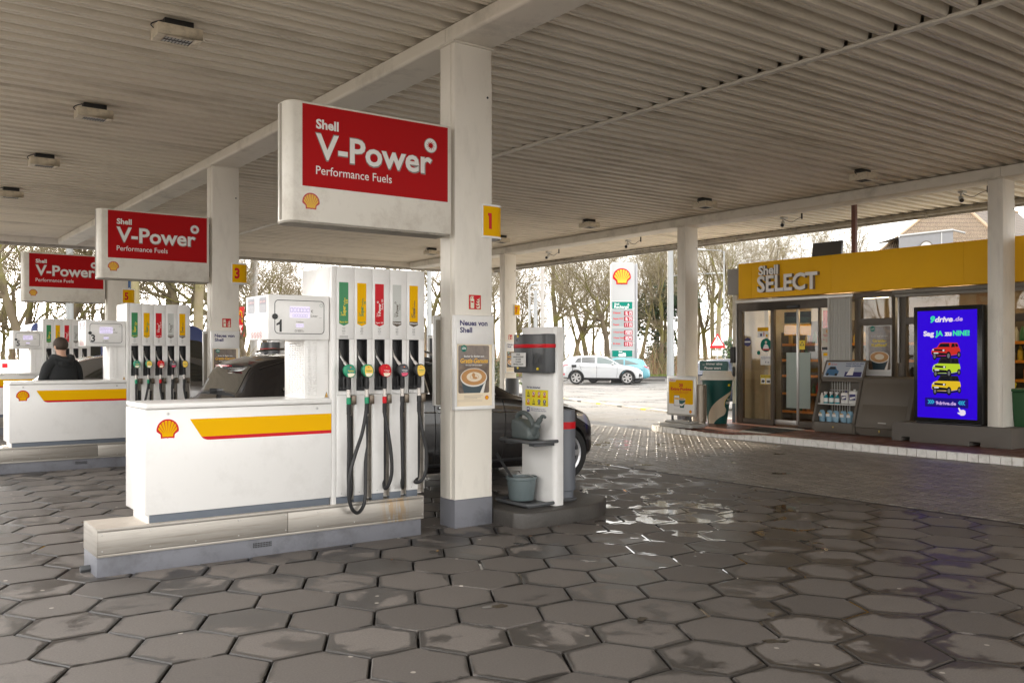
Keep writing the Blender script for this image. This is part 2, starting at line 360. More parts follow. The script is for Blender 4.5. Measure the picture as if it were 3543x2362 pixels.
# wide ground, forecourt, road, verge
def plain_ground(name,col,r,scale,var,dark,amt,rw=None):
    m,t,b,l=nodes_mat(name); c=nd(t,'TexCoord')
    n=nd(t,'TexNoise'); n.inputs['Scale'].default_value=scale; n.inputs['Detail'].default_value=8; n.inputs['Roughness'].default_value=.7; l(c.outputs['Object'],n.inputs['Vector'])
    w=nd(t,'MapRange'); w.inputs[1].default_value=.45; w.inputs[2].default_value=.62; l(n.outputs['Fac'],w.inputs[0])
    x=nd(t,'Mix',data_type='RGBA'); x.inputs[6].default_value=(*col,1); x.inputs[7].default_value=(*dark,1); s=nd(t,'Math',operation='MULTIPLY'); l(w.outputs[0],s.inputs[0]); s.inputs[1].default_value=amt; l(s.outputs[0],x.inputs[0]); l(x.outputs[2],b.inputs['Base Color'])
    q=nd(t,'MapRange'); q.inputs[3].default_value=r; q.inputs[4].default_value=rw if rw else r; l(w.outputs[0],q.inputs[0]); l(q.outputs[0],b.inputs['Roughness'])
    f=nd(t,'TexNoise'); f.inputs['Scale'].default_value=25; f.inputs['Detail'].default_value=6; l(c.outputs['Object'],f.inputs['Vector'])
    bp=nd(t,'Bump'); bp.inputs['Strength'].default_value=.2; bp.inputs['Distance'].default_value=.01; l(f.outputs['Fac'],bp.inputs['Height']); l(bp.outputs[0],b.inputs['Normal'])
    return m
m_fore=plain_ground('forecourt_concrete',(.22,.207,.19),.6,.5,.1,(.15,.14,.13),.8,.22)
m_asph=plain_ground('asphalt',(.11,.105,.10),.65,.4,.1,(.06,.058,.055),.7,.3)
m_soil=plain_ground('leaf_litter',(.12,.085,.05),.9,.6,.2,(.06,.05,.03),.8)
m_grass=plain_ground('grass_soil',(.07,.10,.025),.9,.5,.2,(.10,.085,.04),.6)
def sheet(name,pts,z,m):
    b=MB(); b.add([(x,y,z) for x,y in pts],[tuple(range(len(pts)))]); return struct(b.build(name,m,smooth=False,loc=(0,0,z)))
sheet('ground',[(-300,-120),(350,-120),(350,350),(-300,350)],-.09,m_soil)
sheet('forecourt',[(-25,27.42),(8.9,27.42),(8.9,31.02),(14.02,31.02),(14.02,9),(60,9),(60,60),(-25,42)],-.02,m_fore)
sheet('forecourt',[(-25,-25),(60,-25),(60,9),(14.02,9),(14.02,-3.02),(-6.02,-3.02),(-6.02,27.4),(-25,27.4)],-.024,m_fore)
c0=at(700,52); c1=at(2000,52); e0=at(700,66); e1=at(2000,66); f0=at(-300,42); f1=at(-300,60)
sheet('road',[(c0[0],c0[1]),(c1[0],c1[1]),(e1[0],e1[1]),(e0[0],e0[1]),(f1[0],f1[1]),(f0[0],f0[1])],-.012,m_asph)
# water lying in the joints and on the pavers
m_water=mat('standing_water',(.03,.028,.025),.03,spec=.9)
def blob(c,rx,ry,n=18,k=.35,rot=0):
    ph=[rnd.uniform(0,6.28) for _ in range(4)]; P=[]
    for i in range(n):
        a=2*math.pi*i/n; r=1+k*(.5*math.sin(2*a+ph[0])+.4*math.sin(3*a+ph[1])+.3*math.sin(5*a+ph[2])+.2*math.sin(7*a+ph[3]))
        x,y=rx*r*math.cos(a),ry*r*math.sin(a); P.append((c[0]+x*math.cos(rot)-y*math.sin(rot),c[1]+x*math.sin(rot)+y*math.cos(rot)))
    return P
pu=MB()
for c,rx,ry in [((6.1,5.6),.9,.55),((7.2,6.3),1.2,.6),((5.4,4.6),.5,.35),((7.9,8.2),.9,1.2),((3.9,5.3),.35,.5),((1.6,8.6),.8,.6),((-.4,7.6),.9,.7),((4.35,3.75),.3,.2),((8.3,9.6),.6,1.2),((5.0,3.3),.35,.25),((6.8,7.6),.8,.7)]:
    pu.add([(x,y,-.0055) for x,y in blob(c,rx,ry,28)],[tuple(range(28))])
struct(pu.build('puddle',m_water,smooth=False,loc=(0,0,-.0055)))
pu=MB()
spots=[(4.62,3.6,.055,.02),(3.9,4.0,.06,.03),(3.35,4.75,.09,.035),(4.2,3.25,.08,.03),(1.9,3.6,.05,.03),(2.3,3.05,.07,.03)]
for x,y,a,b in spots:
    pu.add([(q[0],q[1],.0028) for q in blob((x,y),a*.8,max(b,a*.45),20,.45,rnd.uniform(0,3))],[tuple(range(20))])
for _ in range(14):
    x=rnd.uniform(9.3,13.2); y=rnd.uniform(8.5,17)*rnd.uniform(.9,1.1); a=rnd.uniform(.03,.14)
    pu.add([(q[0],q[1],.003) for q in blob((x,y),a,a*.6,16,.4,rnd.uniform(0,3))],[tuple(range(16))])
struct(pu.build('puddle',m_water,smooth=False,loc=(0,0,.003)))
# ---------------- shop platform with kerb ----------------
m_redpav=plain_ground('red_brick_floor',(.20,.075,.05),.5,3,.1,(.12,.05,.038),.6,.3)
t=m_redpav.node_tree; bt=nd(t,'TexBrick'); bt.inputs['Scale'].default_value=1; bt.inputs['Brick Width'].default_value=.2; bt.inputs['Row Height'].default_value=.1; bt.inputs['Mortar Size'].default_value=.004
bt.inputs['Color1'].default_value=(.21,.08,.055,1); bt.inputs['Color2'].default_value=(.15,.06,.042,1); bt.inputs['Mortar'].default_value=(.05,.035,.03,1)
cc=nd(t,'TexCoord'); t.links.new(cc.outputs['Object'],bt.inputs['Vector']); t.links.new(bt.outputs['Color'],t.nodes['Principled BSDF'].inputs['Base Color'])
ZP=.10
pl=MB(); kx=13.86
edge=[(kx,-4),(kx,13.2),(13.93,13.6),(14.1,13.95),(14.4,14.15),(24,14.3),(24,-4)]
pl.add([(x,y,ZP) for x,y in edge]+[(x,y,-.1) for x,y in edge],[list(range(7))]+[(i,(i+1)%7,7+(i+1)%7,7+i) for i in range(7)])
struct(pl.build('shop_pavement',m_redpav,smooth=False,loc=(0,0,ZP)))
kb=MB()
y=-3.0; prev=None
def kstone(p,q,w,h):
    p=Vector((*p,0)); q=Vector((*q,0)); u=(q-p).normalized(); n=Vector((u.y,-u.x,0))*-1; p=p+u*.005; q=q-u*.005
    V=[]; 
    for z,o in ((-.05,0),(h-.025,0),(h,.025)):
        V+=[p+n*o+Vector((0,0,z)),q+n*o+Vector((0,0,z))]
    V+=[p+n*w+Vector((0,0,h)),q+n*w+Vector((0,0,h)),p+n*w+Vector((0,0,-.05)),q+n*w+Vector((0,0,-.05))]
    kb.add(V,[(0,1,3,2),(2,3,5,4),(4,5,7,6),(6,7,9,8),(0,2,4,6,8),(1,9,7,5,3)])
def khy(y): return ZP+.014 if y<10.8 else ZP+.014-.05*min(1,(y-10.8)/.8) if y<12.2 else ZP-.036+.05*min(1,(y-12.2)/1)
while y<13.1:
    kstone((kx-.1,y+.16),(kx-.1,y),-.11,khy(y)); y+=.162
arc=[(kx-.1+.62*(1-math.cos(a)),13.15+.95*math.sin(a)) for a in [i*math.pi/2/12 for i in range(13)]]
for a,b in zip(arc,arc[1:]): kstone(b,a,-.11,ZP+.014)
struct(kb.build('white_kerb',m_kerbw,smooth=False,loc=(kx,5,0)))
mt=MB(); mt.add([(14.0,11.75,ZP+.004),(14.1,11.1,ZP+.004),(15.9,11.35,ZP+.004),(15.4,12.35,ZP+.004)],[(0,1,2,3)])
tag(mt.build('door_mat',mat('mat_grey',(.035,.034,.033),.9,bump=.4,bscale=150),smooth=False),'grey floor mat on the red pavement in front of the sliding door','mat')
# flush kerb line of pale stones out in the forecourt
p0,p1=A(21.6,27.2),A(17.6,14.8); 
kl=MB(); n=40
for i in range(n):
    a=p0+(p1-p0)*i/n; b=p0+(p1-p0)*(i+.94)/n; u=(p1-p0)/np.linalg.norm(p1-p0); w=A(-u[1],u[0])*.14
    kl.add([(*(a-w),-.02),(*(b-w),-.02),(*(b+w),-.02),(*(a+w),-.02),(*(a-w),.035),(*(b-w),.035),(*(b+w),.035),(*(a+w),.035)],[(4,5,6,7),(0,1,5,4),(1,2,6,5),(2,3,7,6),(3,0,4,7)],0 if i%5 else (1 if i%2 else 2))
struct(kl.build('kerb_line',[mat('pale_stone',(.5,.48,.45),.6,var=.1),m_lyel,m_black],smooth=False,loc=(19,20,0)))
# ---------------- canopy ----------------
CX0,CX1,CY0,CY1=-.6,18.55,-4.2,26.5; ZD=4.65
cn=empty('canopy_roof',((CX0+CX1)/2,(CY0+CY1)/2,4.4)); tag(cn,'flat canopy of ribbed cream sheet metal over the pump lanes','canopy')
dk=MB(); prof=[(0,0),(.044,0),(.049,.016),(.063,.016),(.068,0),(.112,0),(.130,.115),(.248,.115)]; PT=.2665
ys=[]; y=CY0
while y<CY1-.02:
    ys+=[(y+a,ZD+b) for a,b in prof]; y+=PT
def strip_sheet(mb,xa,xb,m=0):
    b=len(mb.v)
    V=[(xa,y,z) for y,z in ys]+[(xb,y,z) for y,z in ys]; k=len(ys)
    mb.add(V,[(i,i+1,k+i+1,k+i) for i in range(k-1)],m)
strip_sheet(dk,CX0,8.04); strip_sheet(dk,8.10,CX1)
dk.box(CX0,CX1,CY0,CY1,ZD+.13,ZD+.42)
dk.build('deck',m_deck,cn,smooth=False,flat_n=True)
bm_=MB(); 
def beam(x0,x1,y0,y1,z0,z1):
    r=.035; P=[(x0,z1)]
    for i in range(5): a=math.pi+i*math.pi/8; P.append((x0+r+r*math.cos(a),z0+r+r*math.sin(a)))
    for i in range(5): a=1.5*math.pi+i*math.pi/8; P.append((x1-r+r*math.cos(a),z0+r+r*math.sin(a)))
    P.append((x1,z1)); bm_.prism((A(0,0,0),A(1,0,0),A(0,0,1),A(0,1,0)),P,y0,y1)
BE=[CY0+.1,.2,7.245,14.1,20.95,CY1-.2]
for a,b in zip(BE,BE[1:]):
    beam(4.53,4.98,a+.003,b-.003,4.5,ZD-.012); beam(15.08,15.6,a+.003,b-.003,4.46,ZD-.012)
bm_.build('main_beam',m_beam,cn)
s=MB(); s.box(8.03,8.11,CY0+.1,CY1-.2,ZD-.02,ZD+.012); s.build('joint_strip',m_beam,cn,bevel=.004)
e=MB(); e.box(CX0,CX1,CY1-.1,CY1-.03,4.50,ZD+.40); e.box(CX0,CX1,CY0,CY0+.07,4.50,ZD+.40); e.box(CX0,CX0+.07,CY0+.07,CY1-.1,4.5,ZD+.4); e.build('edge_fascia',m_beam,cn,smooth=False)
gt=MB(); gt.box(CX0-.1,CX1+.2,CY1,CY1+.14,4.43,4.80); gt.box(CX1,CX1+.05,CY0,CY1-.1,4.50,ZD+.4); gt.tube([(CX1-.06,CY0,4.59),(CX1-.06,CY1-.2,4.59)],.05,10); gt.box(CX1+.05,CX1+.2,CY0,CY1-.1,4.52,4.95)
yy=CY0+1
while yy<CY1: gt.box(CX1-.13,CX1+.06,yy,yy+.03,4.525,4.60); yy+=1.7
gt.build('gutter',m_grime,cn,bevel=.006)
# ---------------- columns ----------------
def column(name_lab,x0,y0,w,d,zb,zt,basez,lab,grp):
    c=empty('canopy_column',(x0+w/2,y0+d/2,zb)); tag(c,lab,'column',grp)
    b=MB(); b.box(x0,x0+w,y0,y0+d,zb+basez,zt-.015); b.box(x0-.012,x0+w*.45,y0+.055,y0+d-.055,zb+basez,zt-.02); b.box(x0+.0,x0+w,y0-.006,y0,zb+basez,zt-.33); b.build('shaft',m_cream,c,bevel=.006)
    p=MB(); p.box(x0-.004,x0+w+.004,y0-.010,y0+d+.004,zb-.03,zb+basez); p.build('painted_base',m_bluegrey,c,bevel=.008)
    h=MB(); h.cyl(FA(x0+w-.05,y0-.0065,zt-.47),(0,0),.011,0,.002); h.build('bolt_hole',m_black,c)
    t=MB(); t.box(x0-.03,x0+w+.02,y0-.03,y0+d+.03,zt-.015,zt); t.build('cap_plate',m_beam,c,bevel=.003)
    return c
G1='canopy columns of the pump row'; G2='canopy columns along the shop'
for i,(y,lab) in enumerate([(7.12,'tall cream canopy column nearest the camera, with the yellow number 1 and a coffee poster'),(13.99,'cream canopy column with the yellow number 3, behind the second pump'),(20.86,'cream canopy column with the yellow number 5, farthest of the pump row')]):
    column('',4.555,y,.415,.25,0,4.5,.26,lab,G1)
for i,(y,lab) in enumerate([(.2,None),(7.22,'cream canopy column standing beside the blue advertising screen'),(14.11,'cream canopy column behind the yellow pavement sign near the shop door'),(20.98,'slender far cream column with the yellow number 7')]):
    if lab: column('',15.10,y,.40,.24,ZP if y<14 else ZP if y<15 else 0,4.46,.27,lab,G2)

lf=MB(); q=random.Random(12)
for _ in range(60):
    x,y=q.uniform(1.5,13.5),q.uniform(2.2,11); a=q.uniform(0,6.28); k=q.uniform(.012,.03); u=A(math.cos(a),math.sin(a),0)*k; v=A(-math.sin(a),math.cos(a),0)*k*.5
    c=A(x,y,.006); lf.add([c-u,c+v+A(0,0,k*.3),c+u,c-v+A(0,0,k*.2)],[(0,1,2),(0,2,3)],q.randrange(2))
o=lf.build('leaf_litter',[mat('leaf_brown',(.16,.08,.03),.8),mat('leaf_yellow',(.35,.20,.05),.8)],smooth=False,loc=(0,0,0),flat_n=True); o['kind']='stuff'
# ---------------- emblems and small marks ----------------
def emblem(mb,fr,u,v,w,d=.002,mr=0,my=1,mw=None):
    def outline(k,base):
        P=[(k*.495*math.cos(a),k*.495*math.sin(a)) for a in [R_(-8)+R_(196)*i/22 for i in range(23)]]
        return P+base
    ob=[(-.315,-.205),(-.30,-.385),(-.06,-.37),(0,-.39),(.06,-.37),(.30,-.385),(.315,-.205)]
    ib=[(-.255,-.165),(-.235,-.315),(-.04,-.305),(0,-.325),(.04,-.305),(.235,-.315),(.255,-.165)]
    T=lambda P:[(u+a*w,v+b*w) for a,b in P]
    if mw is not None: mb.poly(fr,T([(a*1.07,b*1.07) for a,b in outline(1,ob)]),d*.5,mw)
    mb.poly(fr,T(outline(1,ob)),d,mr)
    P=[]
    for i in range(8):
        a0=R_(-2)+R_(184)*i/8; a1=R_(-2)+R_(184)*(i+1)/8
        for j in range(6):
            a=a0+(a1-a0)*j/6; r=.395+.03*math.sin(math.pi*j/6); P.append((r*math.cos(a),r*math.sin(a)))
    mb.poly(fr,T(P+ib),d*1.5,my)
    for i in range(1,8):
        a=R_(-2)+R_(184)*i/8; c=(math.cos(a),math.sin(a)); f=(.05*(i-4)*-1*.9,-.19); 
        e=(.41*c[0],.41*c[1]); nx,ny=-(e[1]-f[1]),(e[0]-f[0]); q=math.hypot(nx,ny); nx,ny=nx/q*.017,ny/q*.017
        mb.poly(fr,T([f,(e[0]-nx,e[1]-ny),(e[0]+nx,e[1]+ny)]),d*2,mr)
def rrect(x0,x1,y0,y1,r,n=5):
    P=[]
    for cx,cy,a in ((x1-r,y1-r,0),(x0+r,y1-r,90),(x0+r,y0+r,180),(x1-r,y0+r,270)):
        for i in range(n+1): t=R_(a+90*i/n); P.append((cx+r*math.cos(t),cy+r*math.sin(t)))
    return P
def rframe(mb,fr,x0,x1,y0,y1,r,w,d,m):
    a=rrect(x0,x1,y0,y1,r); b=rrect(x0+w,x1-w,y0+w,y1-w,r-w); n=len(a)
    mb.add([fp(fr,*q,d) for q in a]+[fp(fr,*q,d) for q in b],[(i,(i+1)%n,n+(i+1)%n,n+i) for i in range(n)],m)
SEG={'0':'abcdef','1':'bc','2':'abged','3':'abgcd','4':'fgbc','5':'afgcd','6':'afgecd','7':'abc','8':'abcdefg','9':'abcdfg',' ':''}
def digits(mb,fr,u,v,w,h,t,m=0,d=.002,th=.14,gap=.3):
    n=sum(c!=',' for c in t); cw=w/(n+(n-1)*gap); x=u; k=th*h*.55
    for c in t:
        if c==',': mb.rect(fr,x-cw*gap*.75,x-cw*gap*.75+k,v-k,v+k*.7,d,m); continue
        for s in SEG[c]:
            y2=v+h/2
            q={'a':(x+k*.3,x+cw-k*.3,v+h-k,v+h),'d':(x+k*.3,x+cw-k*.3,v,v+k),'g':(x+k*.3,x+cw-k*.3,y2-k/2,y2+k/2),'f':(x,x+k,y2+k*.3,v+h-k*.3),'e':(x,x+k,v+k*.3,y2-k*.3),'b':(x+cw-k,x+cw,y2+k*.3,v+h-k*.3),'c':(x+cw-k,x+cw,v+k*.3,y2-k*.3)}[s]
            mb.rect(fr,*q,d,m)
        x+=cw*(1+gap)
DY=6.87
# ---------------- pump plinth ----------------
def rust_steel():
    m=m_steel.copy(); m.name='stained_steel'; t=m.node_tree; b=t.nodes['Principled BSDF']; src=b.inputs['Base Color'].links[0].from_socket
    c=nd(t,'TexCoord'); sx=nd(t,'SeparateXYZ'); t.links.new(c.outputs['Object'],sx.inputs[0])
    a=nd(t,'MapRange'); a.inputs[1].default_value=.93; a.inputs[2].default_value=1.05; t.links.new(sx.outputs[0],a.inputs[0])
    e=nd(t,'MapRange'); e.inputs[1].default_value=1.24; e.inputs[2].default_value=1.17; t.links.new(sx.outputs[0],e.inputs[0])
    n=nd(t,'TexNoise'); n.inputs['Scale'].default_value=14; n.inputs['Detail'].default_value=6; mp=nd(t,'Mapping'); mp.inputs['Scale'].default_value=(2.2,1,.35); t.links.new(c.outputs['Object'],mp.inputs[0]); t.links.new(mp.outputs[0],n.inputs['Vector'])
    r=nd(t,'MapRange'); r.inputs[1].default_value=.44; r.inputs[2].default_value=.56; t.links.new(n.outputs['Fac'],r.inputs[0])
    p=nd(t,'Math',operation='MULTIPLY'); q=nd(t,'Math',operation='MULTIPLY'); r.inputs[4].default_value=.6; t.links.new(a.outputs[0],p.inputs[0]); t.links.new(e.outputs[0],p.inputs[1]); t.links.new(p.outputs[0],q.inputs[0]); t.links.new(r.outputs[0],q.inputs[1])
    x=nd(t,'Mix',data_type='RGBA'); t.links.new(q.outputs[0],x.inputs[0]); t.links.new(src,x.inputs[6]); x.inputs[7].default_value=(.40,.25,.10,1); t.links.new(x.outputs[2],b.inputs['Base Color'])
    return m
m_rust=rust_steel()
m_tread=mat('tread_plate',(.56,.50,.43),.45,metal=.3,bump=.9,bscale=16,var=.1,stretch=(1,2.5,1))
PX0,PX1,PY0,PY1=1.468,4.18,7.045,7.50
pb=empty('pump_plinth',(2.8,7.27,0))
b=MB(); b.box(PX0,PX1-.02,PY0+.012,PY1-.012,-.03,.141); b.build('concrete_base',m_bluegrey,pb,bevel=.006)
b=MB(); b.box(PX0,PX0+.004,PY0,PY1,.141,.345); b.box(PX0+.004,PX1,PY1-.004,PY1,.141,.345); b.box(PX1-.004,PX1,PY0,PY1-.004,.141,.345)
b.box(PX0+.004,2.905,PY0+.003,PY0+.012,.163,.322); b.box(2.909,PX1-.004,PY0+.003,PY0+.012,.163,.322); b.box(PX0+.004,PX1-.004,PY0-.002,PY0+.012,.141,.160); b.box(PX0+.004,PX1-.004,PY0-.002,PY0+.012,.325,.345)
b.build('steel_cladding',m_rust,pb,bevel=.0015)
b=MB()
for i in range(9):
    x=PX0+.035+i*.333
    for z in (.183,.302): b.sphere((x if i!=4 else 2.89,PY0+.003,z),(.006,.004,.006),8,5)
b.each('rivet',m_alu,pb)
b=MB(); b.box(PX0+.006,PX1-.006,PY0+.016,PY1-.006,.335,.346); b.build('tread_plate',m_tread,pb,bevel=.002)
b=MB(); f=FA(2.62,PY0+.011,.07)
for i in range(12):
    for j in range(3): b.rect(f,i*.013,i*.013+.009,j*.014,j*.014+.010,.002)
b.build('vent_grille',m_black,pb,smooth=False)
b=MB(); b.tube([(PX0+.02,7.27,.03),(PX0-.07,7.27,.028)],.028,4); b.build('drain_pipe',m_dgrey,pb,bevel=.004)
# ---------------- fuel pump ----------------
fpmp=empty('fuel_pump',(2.9,7.35,.345))
CYF,CYB=7.07,7.64
b=MB(); b.box(1.804,3.30,CYF,CYB,.408,1.190); b.build('counter',m_white,fpmp,bevel=.004)
b=MB(); b.box(1.806,3.303,CYF-.002,CYB,1.194,1.237); b.build('counter_top',m_white,fpmp,bevel=.012,seg=3)
b=MB(); b.box(1.84,3.29,CYF+.02,7.50,.346,.408); b.build('kick_panel',[m_slate],fpmp,bevel=.002)
b=MB(); b.box(1.825,1.839,CYF+.018,7.50,.346,.408); b.build('base_end',m_white,fpmp,bevel=.002)
b=MB()
f=FA(0,CYF,0); b.poly(f,[(2.131,1.111),(2.218,.973),(3.299,.973),(3.299,1.111)],.0015,0)
b.poly(f,[(2.218,.973),(2.236,.957),(2.262,.948),(2.29,.946),(3.299,.946),(3.299,.973)],.0015,1); b.build('stripe',[m_yel,m_redv],fpmp,smooth=False)
b=MB(); emblem(b,f,1.967,1.037,.165,.0015,0,1); b.build('emblem',[m_redv,m_yel],fpmp,smooth=False)
for x in (1.97,3.17): b=MB(); b.cyl(f,(x,1.157),.012,0,.004,16); b.rect(f,x-.0015,x+.0015,1.152,1.162,.0045,1); b.build('lock',[m_alu,m_black],fpmp)
XB=[3.343,3.511,3.681,3.854,4.022,4.203]; ZT=2.345
b=MB(); b.box(3.305,4.203,7.125,7.68,.36,ZT-.002); b.box(3.302,3.341,7.068,7.125,.346,ZT)
for i in range(5):
    x0,x1=XB[i]+.0015,XB[i+1]-.0015
    b.box(x0,x1,7.07,7.125,1.734,ZT); b.box(x0,x0+.022,7.07,7.125,1.262,1.733); b.box(x0+.118,x1,7.07,7.125,1.262,1.733); b.box(x0+.022,x0+.118,7.07,7.125,1.262,1.296)
    b.box(x0,x0+.108,7.066,7.125,.405,1.259); b.box(x1-.003,x1,7.07,7.125,.405,1.259)
b.box(4.206,4.222,7.12,7.66,.44,ZT-.02)
b.build('cabinet',m_white,fpmp,bevel=.003)
b=MB()
for i in range(5):
    x0,x1=XB[i],XB[i+1]; b.box(x0+.111,x1-.006,7.118,7.126,.37,1.255); b.box(x1-.007,x1-.0045,7.075,7.119,.37,1.255)
b.build('hose_channel',m_steel,fpmp,smooth=False)
b=MB()
for i in range(5): b.box(XB[i],XB[i]+.109,7.074,7.126,.346,.403)
b.each('kick_panel',m_slate,fpmp,bevel=.002)
b=MB()
for i in range(5): b.sphere((XB[i]+.045,7.066,.43),(.006,.004,.006),8,5)
b.each('screw',m_alu,fpmp)
for i in range(5):
    b=MB(); x=XB[i]+.024
    # boot recess: open tray
    b.box(x,x+.003,7.066,7.122,1.297,1.732); b.box(x+.091,x+.094,7.066,7.122,1.297,1.732); b.box(x+.003,x+.091,7.066,7.122,1.729,1.732); b.box(x+.003,x+.091,7.1215,7.1245,1.297,1.729)
    b.box(x+.003,x+.091,7.05,7.121,1.297,1.33); b.box(x-.006,x+.0,7.055,7.068,1.297,1.40); b.box(x-.002,x+.03,7.06,7.12,1.33,1.46)
    b.build('nozzle_boot',m_black,fpmp,bevel=.0015)
b=MB()
for i in range(5): b.box(XB[i]+.128,XB[i]+.170,7.03,7.066,1.180,1.257)
b.each('hose_bracket',mat('bronze_metal',(.16,.13,.10),.35,metal=.8),fpmp,bevel=.003)
# fuel labels
mats_l=[m_green,m_yel,m_redv,m_lgrey,m_brown,m_txtw,m_lyel,m_txtk]
spec=[(0,6,0,'Super E10',6,[('Shell',.012,6),('Super',.026,6),('FuelSave',.014,6)],'E10','E10'),
      (1,0,1,'Super 95',0,[('Shell',.012,0),('Super',.026,0),('FuelSave',.014,0)],'95','E5'),
      (2,5,2,'Super 100',5,[('Shell',.012,5),('V-Power',.026,5)],'Racing 100','E5'),
      (3,4,4,'Diesel',5,[('Shell',.012,4),('V-Power',.026,4)],'Diesel','B7'),
      (1,4,4,'Diesel',5,[('Shell',.012,4),('Diesel',.026,4),('FuelSave',.014,4)],'','B7')]
for i,(bgm,tm,tipm,tip,tipt,words,extra,ring) in enumerate(spec):
    b=MB(); x=XB[i]+.026; w=.086; f=FA(x,7.07,0)
    b.rect(f,0,w,1.893,2.213,.0012,bgm); b.poly(f,[(0,1.893),(0,1.865),(w/2,1.845),(w,1.865),(w,1.893)],.0012,tipm)
    text(b,tip,f,w/2,1.872,.0125,w*.86,'c',.02,m=tipt,d=.002)
    fv=(A(x,7.07,1.93),A(0,0,1),A(-1,0,0),A(0,-1,0))
    text(b,words[0][0],fv,.0,-.026,.012,m=words[0][2],d=.002)
    if len(words)>2: text(b,words[1][0],fv,0,-.058,.028,.085,off=.03,m=words[1][2],d=.002); text(b,words[2][0],fv,.092,-.058,.015,.060,off=.012,m=words[2][2],d=.002); 
    else:
        text(b,words[1][0],fv,.0,-.056,.026,.115,off=.03,m=words[1][2],d=.002); b.ring(fv,(.126,-.027),.005,.009,12,.002,words[1][2])
    if extra: 
        if len(words)>2: text(b,extra,fv,.105,-.079 if i==0 else -.040-.042,.016,off=.03,m=words[1][2],d=.002)
        else: text(b,extra,fv,.065,-.076,.014,off=.012,m=words[1][2],d=.002)
    c=(w/2,1.802); 
    if i<3: b.ring(f,c,.012,.0135,20,.0012,7)
    else: rframe(b,f,w/2-.011,w/2+.011,1.789,1.815,.004,.0015,.0012,7)
    text(b,ring,f,w/2,1.798,.008,.016,'c',m=7,d=.0015)
    for k in range(3): b.rect(f,w/2-.014,w/2+.014,1.822+k*.004,1.8232+k*.004,.0012,7)
    for k in range(2): b.rect(f,w/2-.012,w/2+.012,1.780-k*.004,1.781-k*.004,.0012,7)
    if i==0:
        for k in range(3): b.rect(f,.004,.082,1.744+k*.008,1.7462+k*.008,.0012,7)
    b.build('fuel_label',mats_l,fpmp,smooth=False)
# nozzles with hoses
HP=[[(3.409,1.108,6.97),(3.412,.844,6.97),(3.415,.567,6.985),(3.436,.41,7.01),(3.470,.46,7.05),(3.482,.60,7.085),(3.486,1.08,7.10)],
 [(3.568,1.102,6.97),(3.53,.936,6.965),(3.461,.772,6.95),(3.408,.609,6.94),(3.395,.444,6.94),(3.43,.316,6.95),(3.499,.274,6.97),(3.569,.344,7.0),(3.596,.51,7.03),(3.622,.764,7.075),(3.645,1.073,7.10)],
 [(3.747,1.102,6.97),(3.78,.894,6.955),(3.802,.722,6.95),(3.807,.578,6.955),(3.790,.48,6.98),(3.775,.45,7.02),(3.80,.52,7.08),(3.815,.70,7.10),(3.818,1.05,7.10)],
 [(3.913,1.103,6.97),(3.916,.743,6.96),(3.925,.52,6.97),(3.945,.44,7.01),(3.972,.50,7.07),(3.985,.7,7.10),(3.988,1.05,7.10)],
 [(4.087,1.104,6.97),(4.112,.935,6.955),(4.146,.758,6.945),(4.151,.611,6.95),(4.125,.503,6.97),(4.085,.475,7.03),(4.14,.52,7.085),(4.158,.7,7.10),(4.16,1.05,7.10)]]
def smooth_path(P,n=6):
    P=[Vector(p) for p in P]; O=[]
    for i in range(len(P)-1):
        a,b_,c,d=P[max(i-1,0)],P[i],P[i+1],P[min(i+2,len(P)-1)]
        for k in range(n):
            t=k/n; O.append(.5*((2*b_)+(c-a)*t+(2*a-5*b_+4*c-d)*t*t+(3*b_-a-3*c+d)*t**3))
    return O+[P[-1]]
m_nozy=mat('nozzle_face_yellow',(.80,.52,.03),.3); m_clear=mat('clear_swivel',(.62,.58,.54),.2,metal=.3)
m_pink=mat('nozzle_face_pink',(.62,.03,.10),.3); m_nface=mat('nozzle_face_dark',(.03,.032,.045),.3); m_ngf=mat('nozzle_face_green',(0,.2,.13),.3); m_pale=mat('nozzle_notice',(.80,.72,.55),.4)
NZ=[(m_nozg,m_ngf,m_lyel,m_pale,m_nozg),(m_nozg,m_nozy,m_green,m_pale,m_nozg),(m_redv,m_redv,m_txtw,m_pale,m_redv),(m_black,m_nface,m_txtw,m_pink,m_black),(m_black,m_nozy,m_green,m_nozy,m_black)]
hose_nozzles=[]
